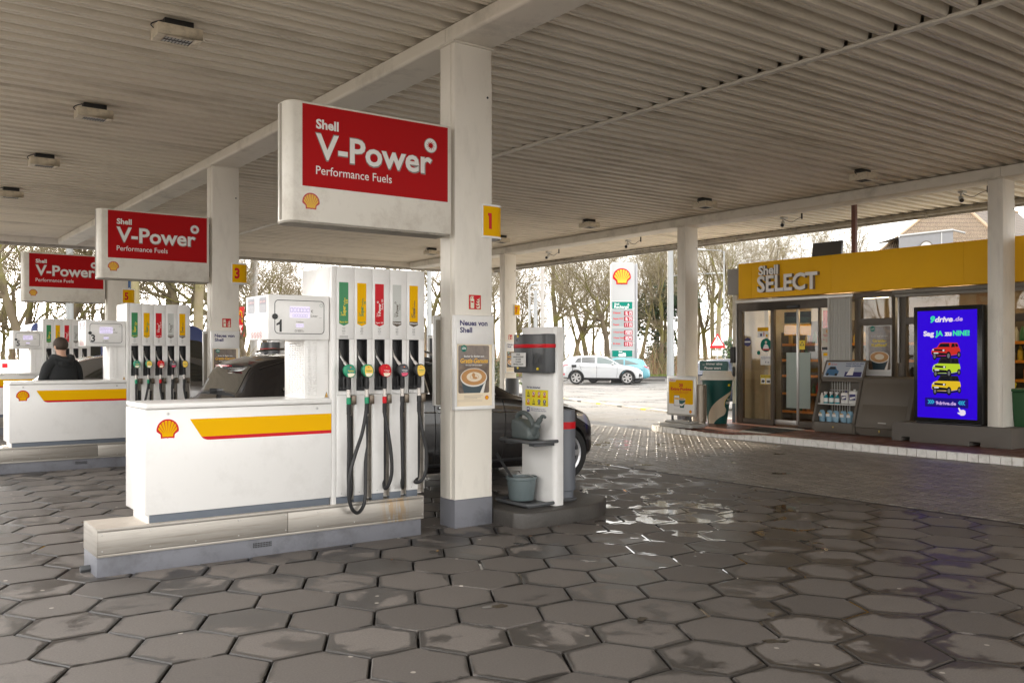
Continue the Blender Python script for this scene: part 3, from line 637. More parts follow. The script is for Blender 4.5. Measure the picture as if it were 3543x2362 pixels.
for i in range(5):
    x=XB[i]+.072; body,face,ink,low,collar=NZ[i]
    nz=MB(); 
    out=[(-.046,.045),(-.030,.056),(0,.060),(.022,.052),(.040,.030),(.048,0),(.046,-.03),(.036,-.046),(.012,-.055),(-.012,-.052),(-.030,-.035),(-.045,-.012),(-.052,.018)]
    fr=(A(x+.005,6.972,1.462),A(.96,-.28,0),A(.10,0,.995),A(-.28,-.96,0))
    nz.prism(fr,out,-.018,.020,0); nz.prism(fr,[(a*.8-.012,b_*.85) for a,b_ in out],-.050,-.018,0)
    o=nz.build('nozzle',body,fpmp,bevel=.006,seg=2)
    b=MB(); q=[(a*.87+.004,b_*.87) for a,b_ in out if True]; q=[p for p in q if p[0]>-.034]+[(-.030,-.02)]
    q=[(-.026,.044),(0,.050),(.020,.043),(.035,.025),(.041,0),(.039,-.026),(.030,-.040),(.010,-.047),(-.010,-.045),(-.022,-.026),(-.028,0),(-.03,.02)]
    b.poly(fr,q,.0215,0); b.poly(fr,[(-.021,-.017),(.040,-.017),(.039,-.026),(.030,-.040),(.010,-.047),(-.010,-.045)],.0222,2)
    text(b,'V-Power' if i in (2,3) else 'FuelSave',fr,.007,.0,.0095,.05,'c',.03,m=1,d=.0225); text(b,['Super E10','Super 95','Racing 100','Diesel','Diesel'][i],fr,.01,-.013,.006,.032,'c',m=1,d=.0225)
    emblem(b,fr,.0,.034,.012,.0222,3,4)
    b.build('face_plate',[face,ink,low,m_redv,m_orange],o,smooth=False)
    b=MB(); b.tube(smooth_path([(x-.036,7.105,1.66),(x-.030,7.08,1.60),(x-.018,7.035,1.545),(x-.006,6.99,1.505)]),[.009]*7+[.010]*6+[.014]*6,10); b.build('spout',m_alu if i<3 else m_clear,o)
    b=MB(); b.lathe([(.012,1.43),(.019,1.42),(.0205,1.37),(.019,1.315),(.012,1.31)],(x-.005,6.972,0),14,cap=True)
    for k in range(8): b.lathe([(.0195,1.33+k*.011),(.0215,1.334+k*.011),(.0195,1.338+k*.011)],(x-.005,6.972,0),14)
    b.lathe([(.006,1.31),(.006,1.42)],(x-.028,7.02,0),8); b.tube([(x-.02,7.0,1.42),(x-.032,7.01,1.39),(x-.03,7.0,1.33),(x-.012,6.98,1.315)],.005,6); b.build('grip',m_black,o)
    b=MB(); b.lathe([(.012,1.31),(.018,1.308),(.018,1.30),(.016,1.298),(.016,1.262),(.0185,1.26),(.0185,1.244),(.012,1.242)],(x-.005,6.972,0),14,cap=True); b.build('swivel',m_clear,o)
    b=MB(); b.lathe([(.014,1.242),(.0195,1.240),(.0195,1.190),(.015,1.186)],(x-.005,6.972,0),12,cap=True); b.build('collar',collar,o,ang=20)
    b=MB(); c=HP[i]; h=[(x-.005,6.972,1.19)]+[(p[0],p[2],p[1]) for p in c]
    b.tube(smooth_path(h),.0155,10); P=[]
    for k in range(8): z=1.185-k*.0105; P+=[(.0165,z),(.0195,z-.002),(.0195,z-.006),(.0165,z-.008)]
    b.lathe(P,(x-.005,6.972,0),12); b.build('hose',m_rubber,o)
# louvre column and display box
b=MB(); b.box(3.085,3.30,7.125,7.55,1.237,1.735); b.build('support_column',m_white,fpmp,bevel=.004)
b=MB()
for k in range(25):
    for c in range(2):
        x=3.125+c*.05; z=1.262+k*.0185; b.add([(x-.017,7.125,z),(x+.017,7.125,z),(x+.013,7.125,z+.011),(x-.013,7.125,z+.011),(x-.015,7.117,z+.001),(x+.015,7.117,z+.001)],[(0,1,5,4),(4,5,2,3),(0,4,3),(1,2,5)])
for k in range(24):
    for c in range(6):
        y=7.16+c*.055; z=1.262+k*.0185; b.add([(3.085,y-.017,z),(3.085,y+.017,z),(3.085,y+.013,z+.011),(3.085,y-.013,z+.011),(3.077,y-.015,z+.001),(3.077,y+.015,z+.001)],[(0,4,5,1),(4,3,2,5),(0,3,4),(1,5,2)])
b.build('louvre',m_white,fpmp,smooth=False)
b=MB(); f=FA(3.262,7.124,0); b.poly(f,[(0,1.243),(.034,1.243),(.017,1.292)],.001,1); b.poly(f,[(.004,1.2455),(.030,1.2455),(.017,1.284)],.0015,0); text(b,'EX',f,.017,1.249,.013,.016,'c',.03,m=1,d=.002)
for k in range(20): b.rect(f,.0,.03,1.44+k*.012,1.442+k*.012,.001,2)
b.build('notice_sticker',[mat('ex_yellow',(.80,.47,.10),.4),m_txtk,m_lgrey],fpmp,smooth=False)
BX0,BX1,BYF,BYB,BZ0,BZ1=2.763,3.296,7.10,7.60,1.722,2.09
db=MB(); db.box(BX0,BX1,BYF,BYB,BZ0,BZ1); db.box(3.04,3.12,7.3,7.36,BZ1,BZ1+.015); dbx=db.build('display_box',m_white,fpmp,bevel=.008,seg=3)
b=MB(); f=FA(BX0,BYF,0); rframe(b,f,.0516,.486,1.771,2.048,.035,.0055,.001,0)
b.cyl(f,(.0545,1.911),.024,0,.012,8,0); b.build('display_frame',m_black,dbx,smooth=False)
b=MB(); b.rect(f,.1815,.3575,1.904,1.998,.0015,0); b.rect(f,.2355,.3035,1.826,1.856,.0015,0); b.build('display',m_lilac,dbx,smooth=False)
b=MB(); text(b,'€',f,.367,1.949,.022,m=0); text(b,'Liter',f,.3665,1.912,.021,.06,m=0); text(b,'Cent/Liter',f,.2705,1.865,.012,.066,'c',m=0)
b.ring(f,(.2335,1.797),.006,.009,16,.001,0); text(b,'GILBARCO',f,.247,1.799,.0075,.045,off=.02,m=0); text(b,'VEEDER-ROOT',f,.247,1.789,.0075,.06,off=.02,m=0); b.ring(f,(.458,2.01),.012,.0135,16,.001,1); b.rect(f,.438,.462,1.908,1.9095,.001,0)
b.build('lettering',[mat('dark_lettering',(.10,.085,.07),.5),m_tealb],dbx,smooth=False)
fs=FB(BX0,BYB,0); HZ=[mat('hazard_grey',(.33,.34,.38),.5),mat('hazard_red',(.5,.06,.08),.5),m_paper,m_txtk]
for u in (.04,.30):
    b=MB()
    b.rect(fs,u,u+.16,1.945,2.07,.001,0)
    for k in range(4):
        c=(u+.032+k*.032,2.035); b.poly(fs,[(c[0]-.014,c[1]),(c[0],c[1]-.014),(c[0]+.014,c[1]),(c[0],c[1]+.014)],.0014,1); b.poly(fs,[(c[0]-.009,c[1]),(c[0],c[1]-.009),(c[0]+.009,c[1]),(c[0],c[1]+.009)],.0018,2)
    for k in range(9): b.rect(fs,u+.01,u+.145,1.953+k*.0065,1.9545+k*.0065,.0014,2)
    b.build('hazard_sticker',HZ,dbx,smooth=False)
b=MB()
for k in range(6): b.rect(fs,.22,.28,2.03+k*.0065,2.0315+k*.0065,.001,3)
for k in range(4):
    c=(.145+k*.063,1.762); b.ring(fs,c,.0215,.026,20,.0012,1); b.poly(fs,[(c[0]-.018,c[1]+.014),(c[0]-.014,c[1]+.018),(c[0]+.018,c[1]-.014),(c[0]+.014,c[1]-.018)],.0014,1); b.poly(fs,[(c[0]-.005,c[1]-.012),(c[0]+.006,c[1]-.012),(c[0]+.002,c[1]+.012)],.001,3)
b.build('prohibition_sticker',HZ,dbx,smooth=False)
def readout(parent,dy,num,a,l,c):
    f=FA(BX0,BYF+dy,0); b=MB()
    digits(b,f,.187,1.951,.165,.033,a,0,.0025); digits(b,f,.207,1.912,.127,.022,l,0,.0025); digits(b,f,.239,1.831,.061,.019,c,0,.0025,.09); b.build('readout',m_seg,parent,smooth=False)
    b=MB(); (b.poly(f,[(.094,1.787),(.113,1.787),(.113,1.888),(.101,1.888),(.092,1.868),(.068,1.853),(.068,1.838),(.094,1.848)],.0015,0) if num=='1' else text(b,num,f,.068,1.787,.098,.055,off=.03,m=0,d=.0015)); b.build('pump_number',m_txtk,parent,smooth=False)
readout(dbx,0,'1','0000,00','0000,00','000,0')
tag(fpmp,'nearest white fuel pump with a large number 1 on its display box','fuel pump','fuel pumps with a counter')
tag(pb,'steel clad plinth under the nearest pump with a rust stain at its right end','pump plinth','steel clad pump plinths')
G=[('3','0055,46','0033,03','167,9','middle white fuel pump with the number 3 on its display box','plinth under the middle pump with the number 3'),('5','0048,91','0029,13','167,9','farthest white fuel pump with the number 5, half hidden by a man','plinth under the farthest pump with the number 5')]
for k,(num,a,l,c,lab,lab2) in enumerate(G):
    o=copy_tree(fpmp,skip=('readout','pump_number')); o.location.y+=DY*(k+1); o['label']=lab
    d=[q for q in kids(o) if q.name.startswith('display_box')][0]; readout(d,DY*(k+1),num,a,l,c)
    o=copy_tree(pb); o.location.y+=DY*(k+1); o['label']=lab2
# ---------------- projecting fuel sign ----------------
vs=empty('fuel_sign',(3.7,7.24,2.7))
b=MB(); P=[(4.505,7.10)]+[(2.985,7.10)]
for i in range(1,8): a=i/7*math.pi/2; P.append((2.985-.06*math.sin(a),7.10+.12*(1-math.cos(a))))
Q=[(x,14.48-y) for x,y in P][::-1]
b.prism((A(0,0,2.705),A(1,0,0),A(0,1,0),A(0,0,1)),P+Q,0,.99); sc=b.build('sign_case',mat('sign_white',(.76,.72,.64),.35,var=.04,scale=2,dirt=((.3,.22,.15),.5,3.5)),vs,bevel=.008)
b=MB(); b.prism((A(0,0,2.69),A(1,0,0),A(0,1,0),A(0,0,1)),[(x*.995+.015,y*.9+.724) for x,y in P+Q],0,.015); b.prism((A(0,0,2.72),A(1,0,0),A(0,1,0),A(0,0,1)),[(2.917,7.225),(2.93,7.225),(2.93,7.255),(2.917,7.255)],0,.96); b.box(4.505,4.56,7.20,7.28,2.8,3.6); b.build('sign_edge',m_grime,vs,smooth=False)
def red_fade():
    m=m_red.copy(); return m
b=MB(); f=FA(0,7.10,0); b.rect(f,3.054,4.467,2.996,3.676,.0015,0); b.build('red_panel',m_red,vs,smooth=False)
b=MB(); text(b,'Shell',f,3.174,3.487,.074,.205,off=.035,m=0,d=.003)
text(b,'V-Power',f,3.165,3.230,.215,1.142,off=.032,m=1,d=.0025); text(b,'V-Power',f,3.173,3.238,.202,1.122,off=.022,m=0,d=.004)
text(b,'Performance Fuels',f,3.174,3.104,.070,.712,off=.004,m=0,d=.003)
c=(4.283,3.489); b.disc(f,c,.068,28,.0025,1); b.disc(f,c,.062,28,.004,0)
for k in range(10):
    a=2*math.pi*k/10; b.poly(f,[(c[0]+.020*math.cos(a),c[1]+.020*math.sin(a)),(c[0]+.020*math.cos(a+.62),c[1]+.020*math.sin(a+.62)),(c[0]+.050*math.cos(a-.25),c[1]+.050*math.sin(a-.25))],.005,2)
b.disc(f,c,.022,14,.005,2); b.build('lettering',[m_txtw,m_silver,m_red],vs,smooth=False)
b=MB(); emblem(b,f,3.13,2.866,.155,.002,0,1); b.build('emblem',[mat('emblem_red',(.50,.06,.05),.4),mat('emblem_yellow',(.78,.45,.03),.4)],vs,smooth=False)
tag(vs,'largest and nearest red and white fuel sign reading V-Power, fixed to the near column','sign','red and white projecting fuel signs')
for k,lab in enumerate(['middle red and white fuel sign reading V-Power, fixed to the column with the yellow 3','smallest and farthest red and white fuel sign, partly covered by the middle one']):
    o=copy_tree(vs); o.location.y+=DY*(k+1); o['label']=lab
# ---------------- yellow lane number ----------------
def lane_sign(num,x,y,lab,z=2.705):
    o=empty('lane_number_sign',(x,y,z)); P=[(x,y-.005),(x+.145,y-.005)]
    for i in range(1,9): a=i/8*math.pi/2; P.append((x+.145+.125*math.sin(a),y-.005+.14*(1-math.cos(a))))
    P+=[(x+.27,y+.20),(x+.20,y+.27),(x,y+.27),(x,y+.262),(x+.11,y+.262),(x+.11,y+.06),(x,y+.06)]
    fz=(A(0,0,z),A(1,0,0),A(0,1,0),A(0,0,1)); b=MB(); b.prism(fz,P,.018,.30); b.build('sign_body',m_yel,o,bevel=.002)
    b=MB(); b.prism(fz,[(a*1.0+(.002 if a>x+.1 else -.006 if a<x+.01 else 0),c-(.006 if c<y+.05 else 0)) for a,c in P],0,.018); b.prism(fz,[(a*1.0+(.002 if a>x+.1 else -.006 if a<x+.01 else 0),c-(.006 if c<y+.05 else 0)) for a,c in P],.30,.318); b.box(x-.006,x,y-.011,y+.06,z+.018,z+.30); b.build('sign_rim',m_txtw,o,smooth=False)
    b=MB(); fn=FA(x,y-.005,z)
    if num=='1': b.poly(fn,[(.068,.085),(.100,.085),(.100,.235),(.056,.235),(.056,.208),(.068,.208)],.002,0)
    else: text(b,num,fn,.078,.085,.15,.08,'c',.04,m=0,d=.002)
    b.build('numeral',m_redv,o,smooth=False)
    tag(o,lab,'sign','yellow lane number signs'); return o
lane_sign('1',4.855,7.10,'yellow lane sign with a red 1 on the nearest column')
lane_sign('3',4.855,7.10+DY,'yellow lane sign with a red 3 on the middle column')
lane_sign('5',4.855,7.10+2*DY,'yellow lane sign with a red 5 on the far left column')
lane_sign('7',15.42,20.96,'small yellow lane sign with a red 7 on the far slender column',2.72)
# ---------------- fire extinguisher sign ----------------
m_photol=mat('photoluminescent',(.75,.74,.58),.5)
def ext_sign(x,y,z,lab):
    b=MB(); f=FA(x,y,z); b.fbox(f,0,.142,0,.142,0,.003,1); b.rect(f,.004,.138,.004,.138,.0035,0)
    b.poly(f,rrect(.022,.062,.014,.10,.006,3),.0042,1); b.poly(f,[(.026,.10),(.058,.10),(.050,.112),(.034,.112)],.0042,1); b.rect(f,.037,.047,.112,.124,.0042,1); b.rect(f,.026,.058,.118,.125,.0044,1); b.poly(f,[(.026,.125),(.016,.108),(.014,.085),(.020,.085),(.022,.105),(.030,.118)],.0042,1); b.rect(f,.028,.056,.066,.080,.0048,0)
    for k,(a,c,s) in enumerate([(.082,.012,1),(.078,.040,.95),(.084,.066,.85),(.090,.088,.7)]):
        b.poly(f,[(a,c+.02*s),(a+.012*s,c),(a+.04*s,c),(a+.046*s,c+.016*s),(a+.04*s,c+.045*s),(a+.036*s,c+.02*s),(a+.018*s,c+.012*s)],.0042+.0003*k,1)
    o=b.build('fire_extinguisher_sign',[m_redv,m_photol],smooth=False); tag(o,lab,'sign','red fire extinguisher signs')
for k,l in enumerate(['red fire extinguisher sign on the nearest column above its coffee poster','red fire extinguisher sign on the middle column of the pump row']): ext_sign(4.702,7.112+DY*k,2.022,l)
ext_sign(15.22,20.97,2.03,'tiny red fire extinguisher sign on the far slender column')
# ---------------- poster case with coffee poster ----------------
def poster_mat():
    m,t,b,l=nodes_mat('poster_brown'); c=nd(t,'TexCoord'); n=nd(t,'TexNoise'); n.inputs['Scale'].default_value=5; n.inputs['Detail'].default_value=3; n.inputs['Distortion'].default_value=2; l(c.outputs['Object'],n.inputs['Vector'])
    r=nd(t,'ValToRGB'); r.color_ramp.elements[0].color=(.06,.035,.02,1); r.color_ramp.elements[1].color=(.24,.16,.10,1); r.color_ramp.elements[0].position=.35; r.color_ramp.elements[1].position=.75; l(n.outputs['Fac'],r.inputs[0]); l(r.outputs[0],b.inputs['Base Color']); b.inputs['Roughness'].default_value=.35; b.inputs['Coat Weight'].default_value=.4; return m
m_post=poster_mat(); m_crema=mat('coffee_crema',(.50,.25,.08),.5,var=.25,scale=20); m_foam=mat('milk_foam',(.80,.68,.52),.5); m_cupr=mat('cup_rim',(.76,.72,.66),.4); m_cupd=mat('cup_dark',(.025,.05,.065),.4); m_cream2=mat('poster_cream',(.80,.68,.50),.5); m_gold=mat('gold_lettering',(.85,.45,.02),.5)
pc=empty('poster_case',(4.74,7.08,1.09))
def px(x): return 4.52+(x-60)*.000867
def pz(y): return 1.967-(y-330)*.000721
b=MB(); b.box(4.52,4.962,7.068,7.112,1.091,1.967); cs=b.build('case',m_white,pc,bevel=.008,seg=3)
b=MB(); fb=FA(0,7.068,0)
for u0,u1,v0,v1 in ((4.52,4.54,1.12,1.70),(4.938,4.962,1.12,1.70),(4.54,4.938,1.70,1.90),(4.52,4.962,1.093,1.125)): b.fbox(fb,u0,u1,v0,v1,0,.014)
b.build('case_frame',m_white,pc,bevel=.002)
b=MB(); f=FA(0,7.068,0); b.rect(f,4.541,4.937,1.126,1.699,.001,0); b.build('poster_sheet',m_cream2,pc,smooth=False)
b=MB(); P=rrect(px(108),px(505),pz(1330),pz(718),.015); b.poly(f,P,.0016,0)
def ell(cx,cy,rx,ry,m,d,n=32): b.poly(f,[(px(cx)+rx*.000867*math.cos(2*math.pi*i/n),pz(cy)+ry*.000721*math.sin(2*math.pi*i/n)) for i in range(n)],d,m)
b.poly(f,[(px(140),pz(1150)),(px(160),pz(1250)),(px(178),pz(1330)),(px(430),pz(1330)),(px(468),pz(1160))],.0019,2)
b.poly(f,[(px(385),pz(1330)),(px(430),pz(1225)),(px(463),pz(1180)),(px(432),pz(1330))],.0020,3)
ell(305,1130,172,120,3,.0023); ell(305,1124,160,106,1,.0026); ell(310,1122,98,62,4,.0029); ell(300,1100,20,30,1,.0031); ell(318,1135,30,14,1,.0031)
b.ring(f,(px(310),pz(1122)),.045,.049,24,.0031,1,ry=.5)
b.build('poster_picture',[m_post,m_crema,m_cupd,m_cupr,m_foam],pc,smooth=False)
b=MB(); text(b,'Becher für Becher zum',f,px(180),pz(868),.017,px(438)-px(180),m=1,d=.0022,off=.02); text(b,'Gratis-Genuss',f,px(128),pz(942),.040,px(484)-px(128),m=2,d=.0022,off=.03,sh=.2); text(b,'Der Shell Café Sammelpass',f,px(200),pz(978),.011,px(412)-px(200),m=1,d=.0022,off=.02)
for k in range(3): b.rect(f,px(180),px([420,400,350][k]),pz(1366+k*18),pz(1360+k*18),.0018,3)
for k in range(3): b.rect(f,px(98),px(415),pz(1418+k*10),pz(1416+k*10),.0018,3)
b.disc(f,(px(178),pz(756)),.032,20,.0022,4); text(b,'café',f,px(178),pz(768),.019,.046,'c',.03,m=1,d=.0028); text(b,'Shell',f,px(172),pz(740),.007,.02,'c',.02,m=1,d=.0028)
emblem(b,f,px(474),pz(1396),.045,.002,5,6)
text(b,'Neues von',f,px(118),pz(462),.046,px(472)-px(118),m=0,d=.0155,off=.03); text(b,'Shell',f,px(118),pz(552),.046,px(273)-px(118),m=0,d=.0155,off=.03)
b.build('lettering',[m_navy,m_txtw,m_gold,mat('faint_print',(.45,.38,.30),.6),m_tealb,m_redv,m_yel],pc,smooth=False)
tag(pc,'white poster case with a coffee cup poster reading Gratis-Genuss on the nearest column','poster case','coffee poster cases on the columns')
for k,l in enumerate(['white case with a coffee poster on the middle pump row column, behind a dark car','white case with a coffee poster on the farthest pump row column']):
    o=copy_tree(pc); o.location.y+=DY*(k+1); o['label']=l
o=copy_tree(pc); o.location=(15.31,20.93,1.09); o['label']='small distant white case with a coffee poster on the far slender column'
bc=empty('poster_case',(4.55,7.42,1.09)); b=MB(); b.box(4.50,4.94,7.386,7.43,1.12,1.97); b.build('case',m_white,bc,bevel=.006); b=MB(); b.box(4.515,4.93,7.375,7.386,1.13,1.93); b.build('back_plate',m_grime,bc,smooth=False)
tag(bc,'back of a poster case seen edge on behind the nearest column','poster case')
o=copy_tree(bc); o.location.y+=DY; o['label']='edge of a poster case seen behind the middle pump row column'
# ---------------- ceiling lights and cameras ----------------
m_lightbox=mat('light_housing',(.66,.58,.45),.5,var=.1,scale=8,dirt=((.10,.08,.05),.6,12)); m_lens=mat('lamp_lens',(.5,.5,.48),.15,var=.2,scale=30)
def light_fix(x,y,lab,grp,wx=.40,wy=.25):
    o=empty('ceiling_light',(x,y,4.43)); tag(o,lab,'ceiling light',grp); h=wx/2; k=wy/2
    b=MB(); b.box(x-h,x+h,y-k,y+k,4.472,4.572); b.box(x-h,x-.62*h,y-k,y+k,4.462,4.472); b.box(x+.62*h,x+h,y-k,y+k,4.462,4.472); b.box(x-.62*h,x+.62*h,y-k,y-.62*k,4.462,4.472); b.box(x-.62*h,x+.62*h,y+.62*k,y+k,4.462,4.472); b.build('housing',m_lightbox,o,bevel=.006)
    b=MB(); b.box(x-.62*h,x+.62*h,y-.62*k,y+.62*k,4.468,4.4715); b.build('lens',m_lens,o,smooth=False)
    b=MB(); 
    for i in range(9): xx=x-.6*h+i*.15*h; b.box(xx-.003,xx+.003,y-.61*k,y+.61*k,4.464,4.468)
    b.box(x-.61*h,x+.61*h,y-.005,y+.005,4.463,4.468); b.build('grille',m_black,o,smooth=False)
    b=MB(); b.box(x-.12,x+.14,y-.05,y+.08,4.572,4.648); b.build('bracket',m_black,o,bevel=.004)
    b=MB(); b.tube(smooth_path([(x-h+.02,y,4.53),(x-h-.02,y+.03,4.58),(x-h+.04,y+.06,4.63),(x-.05,y+.03,4.66)]),.006,6); b.build('cable',m_black,o)
LL=['nearest ceiling light fixture, large at the upper left of the canopy','second ceiling light fixture along the left bay of the canopy','third ceiling light fixture along the left bay, above the farthest fuel signs','fourth and farthest ceiling light fixture of the left bay, at the picture edge']
for i,l in enumerate(LL): light_fix(2.46,8.55+3.435*i,l,'ceiling lights of the left bay')
for i,l in enumerate(['nearest ceiling light of the shop side bay, above the yellow fascia','second ceiling light of the shop side bay','third ceiling light of the shop side bay, with a clean white housing','fourth ceiling light of the shop side bay','farthest ceiling light of the shop side bay']):
    light_fix(13.55,8.72+3.42*i,l,'ceiling lights of the shop side bay',.34,.32)
m_cam=mat('camera_grey',(.55,.54,.52),.4)
def cctv(x,y,z,lab):
    o=empty('security_camera',(x,y,z)); tag(o,lab,'camera','security cameras under the canopy edge'); d=Vector((-.8,-.5,-.35)).normalized()
    p=Vector((x,y,z)); b=MB(); b.tube([p-d*.10,p+d*.11],.045,10); b.build('camera_body',m_cam,o)
    b=MB(); b.tube([p+d*.11,p+d*.115],.036,10); b.build('camera_lens',m_black,o)
    b=MB(); b.tube([p-d*.06,p-d*.06+Vector((0,0,.10))],.018,8); b.box(p.x-.03,p.x+.11,p.y-.05,p.y+.05,z+.11,z+.15); b.build('camera_arm',m_cam,o)
    b=MB(); b.tube(smooth_path([(x+.05,y,z+.1),(x+.1,y-.15,z+.03),(x+.1,y-.3,z+.08),(x+.05,y-.45,z+.1)]),.006,5); b.tube([(x+.05,y-.45,z+.18),(x+.05,y-.45,z+.06)],.018,8); b.build('camera_cable',m_black,o)
for y,l in ((8.55,'security camera beside the column next to the blue screen'),(12.45,'security camera above the shop lettering'),(17.3,'security camera above the price pylon'),(20.6,'security camera beside the far slender column')): cctv(16.35,y,4.42,l)
# ---------------- service island on a concrete block ----------------
def island_block(dy,lab):
    P=[(4.99,6.80),(5.06,6.72),(5.25,6.69),(5.85,6.71),(6.1,6.80),(6.34,7.02),(6.38,7.15),(6.30,7.50),(6.1,7.70),(5.8,7.78),(5.2,7.78),(5.02,7.72),(4.985,7.60)]
    b=MB(); b.prism((A(0,dy,0),A(1,0,0),A(0,1,0),A(0,0,1)),P,-.03,.145); o=b.build('kerb_island',m_wetc,bevel=.022,seg=3); tag(o,lab,'kerb block','concrete kerb islands under the service posts')
def service_post(dy,lab,paper=True):
    o=empty('service_post',(5.55,7.12+dy,.145)); tag(o,lab,'service post','service posts with a glove dispenser')
    fz=(A(0,dy,0),A(1,0,0),A(0,1,0),A(0,0,1)); P=[(5.52,7.37),(5.52,6.90)]
    for i in range(7): a=i/6*math.pi/2; P.append((5.56-.04*math.cos(a),6.90-.05*math.sin(a)))
    P+=[(5.64,6.86),(5.64,7.37)]; b=MB(); b.prism(fz,P,.145,1.872); b.build('post',m_white,o,bevel=.003)
    b=MB(); f=FB(5.5195,7.313+dy,1.096); b.rect(f,0,.365,0,.160,.001,0)
    for i in range(4):
        for j in range(2):
            cx,cy=.05+i*.087,.122-j*.075
            if (i,j) in ((0,0),(1,1)): b.poly(f,[(cx-.022,cy-.018),(cx+.022,cy-.018),(cx,cy+.024)],.0015,1); b.poly(f,[(cx-.016,cy-.0145),(cx+.016,cy-.0145),(cx,cy+.016)],.002,0); b.rect(f,cx-.003,cx+.003,cy-.012,cy+.005,.0024,1)
            elif j==1 and i>1: b.disc(f,(cx,cy),.022,18,.0015,4); b.rect(f,cx-.004,cx+.004,cy-.012,cy+.014,.002,3)
            else: b.disc(f,(cx,cy),.022,18,.0015,2); b.disc(f,(cx,cy),.017,18,.002,3); b.rect(f,cx-.006,cx+.006,cy-.011,cy+.009,.0023,1); b.poly(f,[(cx-.016,cy+.012),(cx-.012,cy+.016),(cx+.016,cy-.012),(cx+.012,cy-.016)],.0026,2)
            b.rect(f,cx-.022,cx+.022,cy-.034,cy-.024,.0015,2 if (i,j) not in ((0,0),(1,1)) and not (j==1 and i>1) else (4 if j==1 and i>1 else 1))
    b.build('safety_sticker',[mat('safety_yellow',(.80,.66,.01),.4),m_txtk,m_redv,m_paper,m_navy],o,smooth=False)
    b=MB(); f=FB(5.5195,7.288+dy,0); text(b,'Für Ihre Sicherheit:',f,0,1.270,.017,.22,off=.03,m=0); b.rect(f,.0,.045,1.035,1.083,.001,0); b.poly(f,[(.008,1.058),(.03,1.052),(.038,1.072),(.014,1.076)],.0015,1)
    text(b,'Diese Tankstelle wird zu Ihrer',f,.065,1.064,.0105,.235,off=.015,m=0); text(b,'Sicherheit mit Video überwacht',f,.065,1.046,.0105,.25,off=.015,m=0); b.build('lettering',[m_navy,m_paper],o,smooth=False)
    b=MB(); fu=(A(5.52,0,0),A(0,1,0),A(0,0,1),A(-1,0,0))
    P=[(5.52,7.36+dy),(5.42,7.365+dy),(5.39,7.33+dy),(5.375,7.24+dy),(5.39,7.14+dy),(5.43,7.08+dy),(5.425,6.98+dy),(5.40,6.90+dy),(5.41,6.845+dy),(5.45,6.825+dy),(5.52,6.83+dy)]
    b.prism((A(0,0,0),A(1,0,0),A(0,1,0),A(0,0,1)),P,1.425,1.802); d=b.build('glove_dispenser',m_dgrey,o,bevel=.012,seg=3)
    b=MB(); Q=[(x-(.0035 if x<5.51 else 0),y+(.003 if y>7.2+dy else -.003)) for x,y in P]; b.prism((A(0,0,0),A(1,0,0),A(0,1,0),A(0,0,1)),Q,1.668,1.705); b.build('red_band',m_redv,d,bevel=.004)
    b=MB(); f=FB(5.401,0,0); b.disc(f,(-(6.955+dy),1.565),.028,20,.022,0,ry=1.9); b.disc(FB(5.383,0,0),(-(7.25+dy),1.745),.03,20,.006,0,ry=.5); b.each('opening',m_black,d,smooth=False)
    b=MB(); 
    for y,z in ((6.95,1.465),(7.245,1.47),(7.245,1.783)): b.cyl(FB(5.40 if y<7 else 5.383,0,0),(-(y+dy),z),.013,0,.012,14)
    b.each('button',m_lyel,d)
    if paper:
        b=MB(); f=FB(5.374,7.345+dy,1.485); b.fbox(f,0,.235,0,.135,.003,.006,0)
        for k,t in enumerate(['DIESEL','HANDSCHUHE','AN DER','KASSE','ERHÄLTLICH']): text(b,t,f,.117,.112-k*.024,.0135,[.07,.17,.09,.085,.16][k],'c',.03,m=1,d=.007)
        b.build('notice',[m_paper,m_txtk],d,smooth=False)
    # tray shelf and foot ring
    def loop(z,x0,x1,y0,y1,r,name):
        b=MB(); pts=[(x1,y0,z),(x0+.06,y0,z),(x0+.015,y0+.02,z),(x0,y0+.07,z),(x0,y1-.07,z),(x0+.015,y1-.02,z),(x0+.06,y1,z),(x1,y1,z)]; b.tube(pts,r,10); b.box(x0+.02,x1,y0+.03,y1-.03,z-.02,z-.008); b.box(x0+.05,x1,y0+.05,y0+.13,z-.045,z-.02); b.box(x0+.05,x1,y1-.13,y1-.05,z-.045,z-.02); b.build(name,m_dgrey,o,bevel=.003)
    loop(.775,5.22,5.52,6.80+dy,7.36+dy,.017,'shelf'); loop(.178,5.20,5.52,6.86+dy,7.40+dy,.017,'foot_rest')
    return o
def litter_bin(x,y,z,h,r,m,lab,grp,band=True):
    o=empty('litter_bin',(x,y,z)); tag(o,lab,'bin',grp)
    b=MB(); b.lathe([(r*.86,0),(r*.86,.09),(r,.10),(r,h-.12),(r*.985,h-.115),(r*.985,h-.02),(r*.95,h),(r*.8,h),(r*.78,h-.06),(0,h-.06)],(x,y,z),28); b.lathe([(0,0),(r*.86,0)],(x,y,z),28); b.build('bin_body',m,o)
    if band: b=MB(); b.lathe([(r*1.0,h-.19),(r*1.012,h-.188),(r*1.012,h-.122),(r*1.0,h-.12)],(x,y,z),28); b.build('red_band',m_redv,o)
    b=MB(); b.lathe([(r*.88,.0),(r*1.08,.0),(r*1.12,.012),(r*1.08,.024),(r*.87,.026)],(x,y,z),28); b.build('bin_foot',m_dgrey,o)
G=['nearest','middle','far']
m_bin=mat('bin_blue_grey',(.125,.135,.155),.45,var=.08,bump=.02,bscale=200)
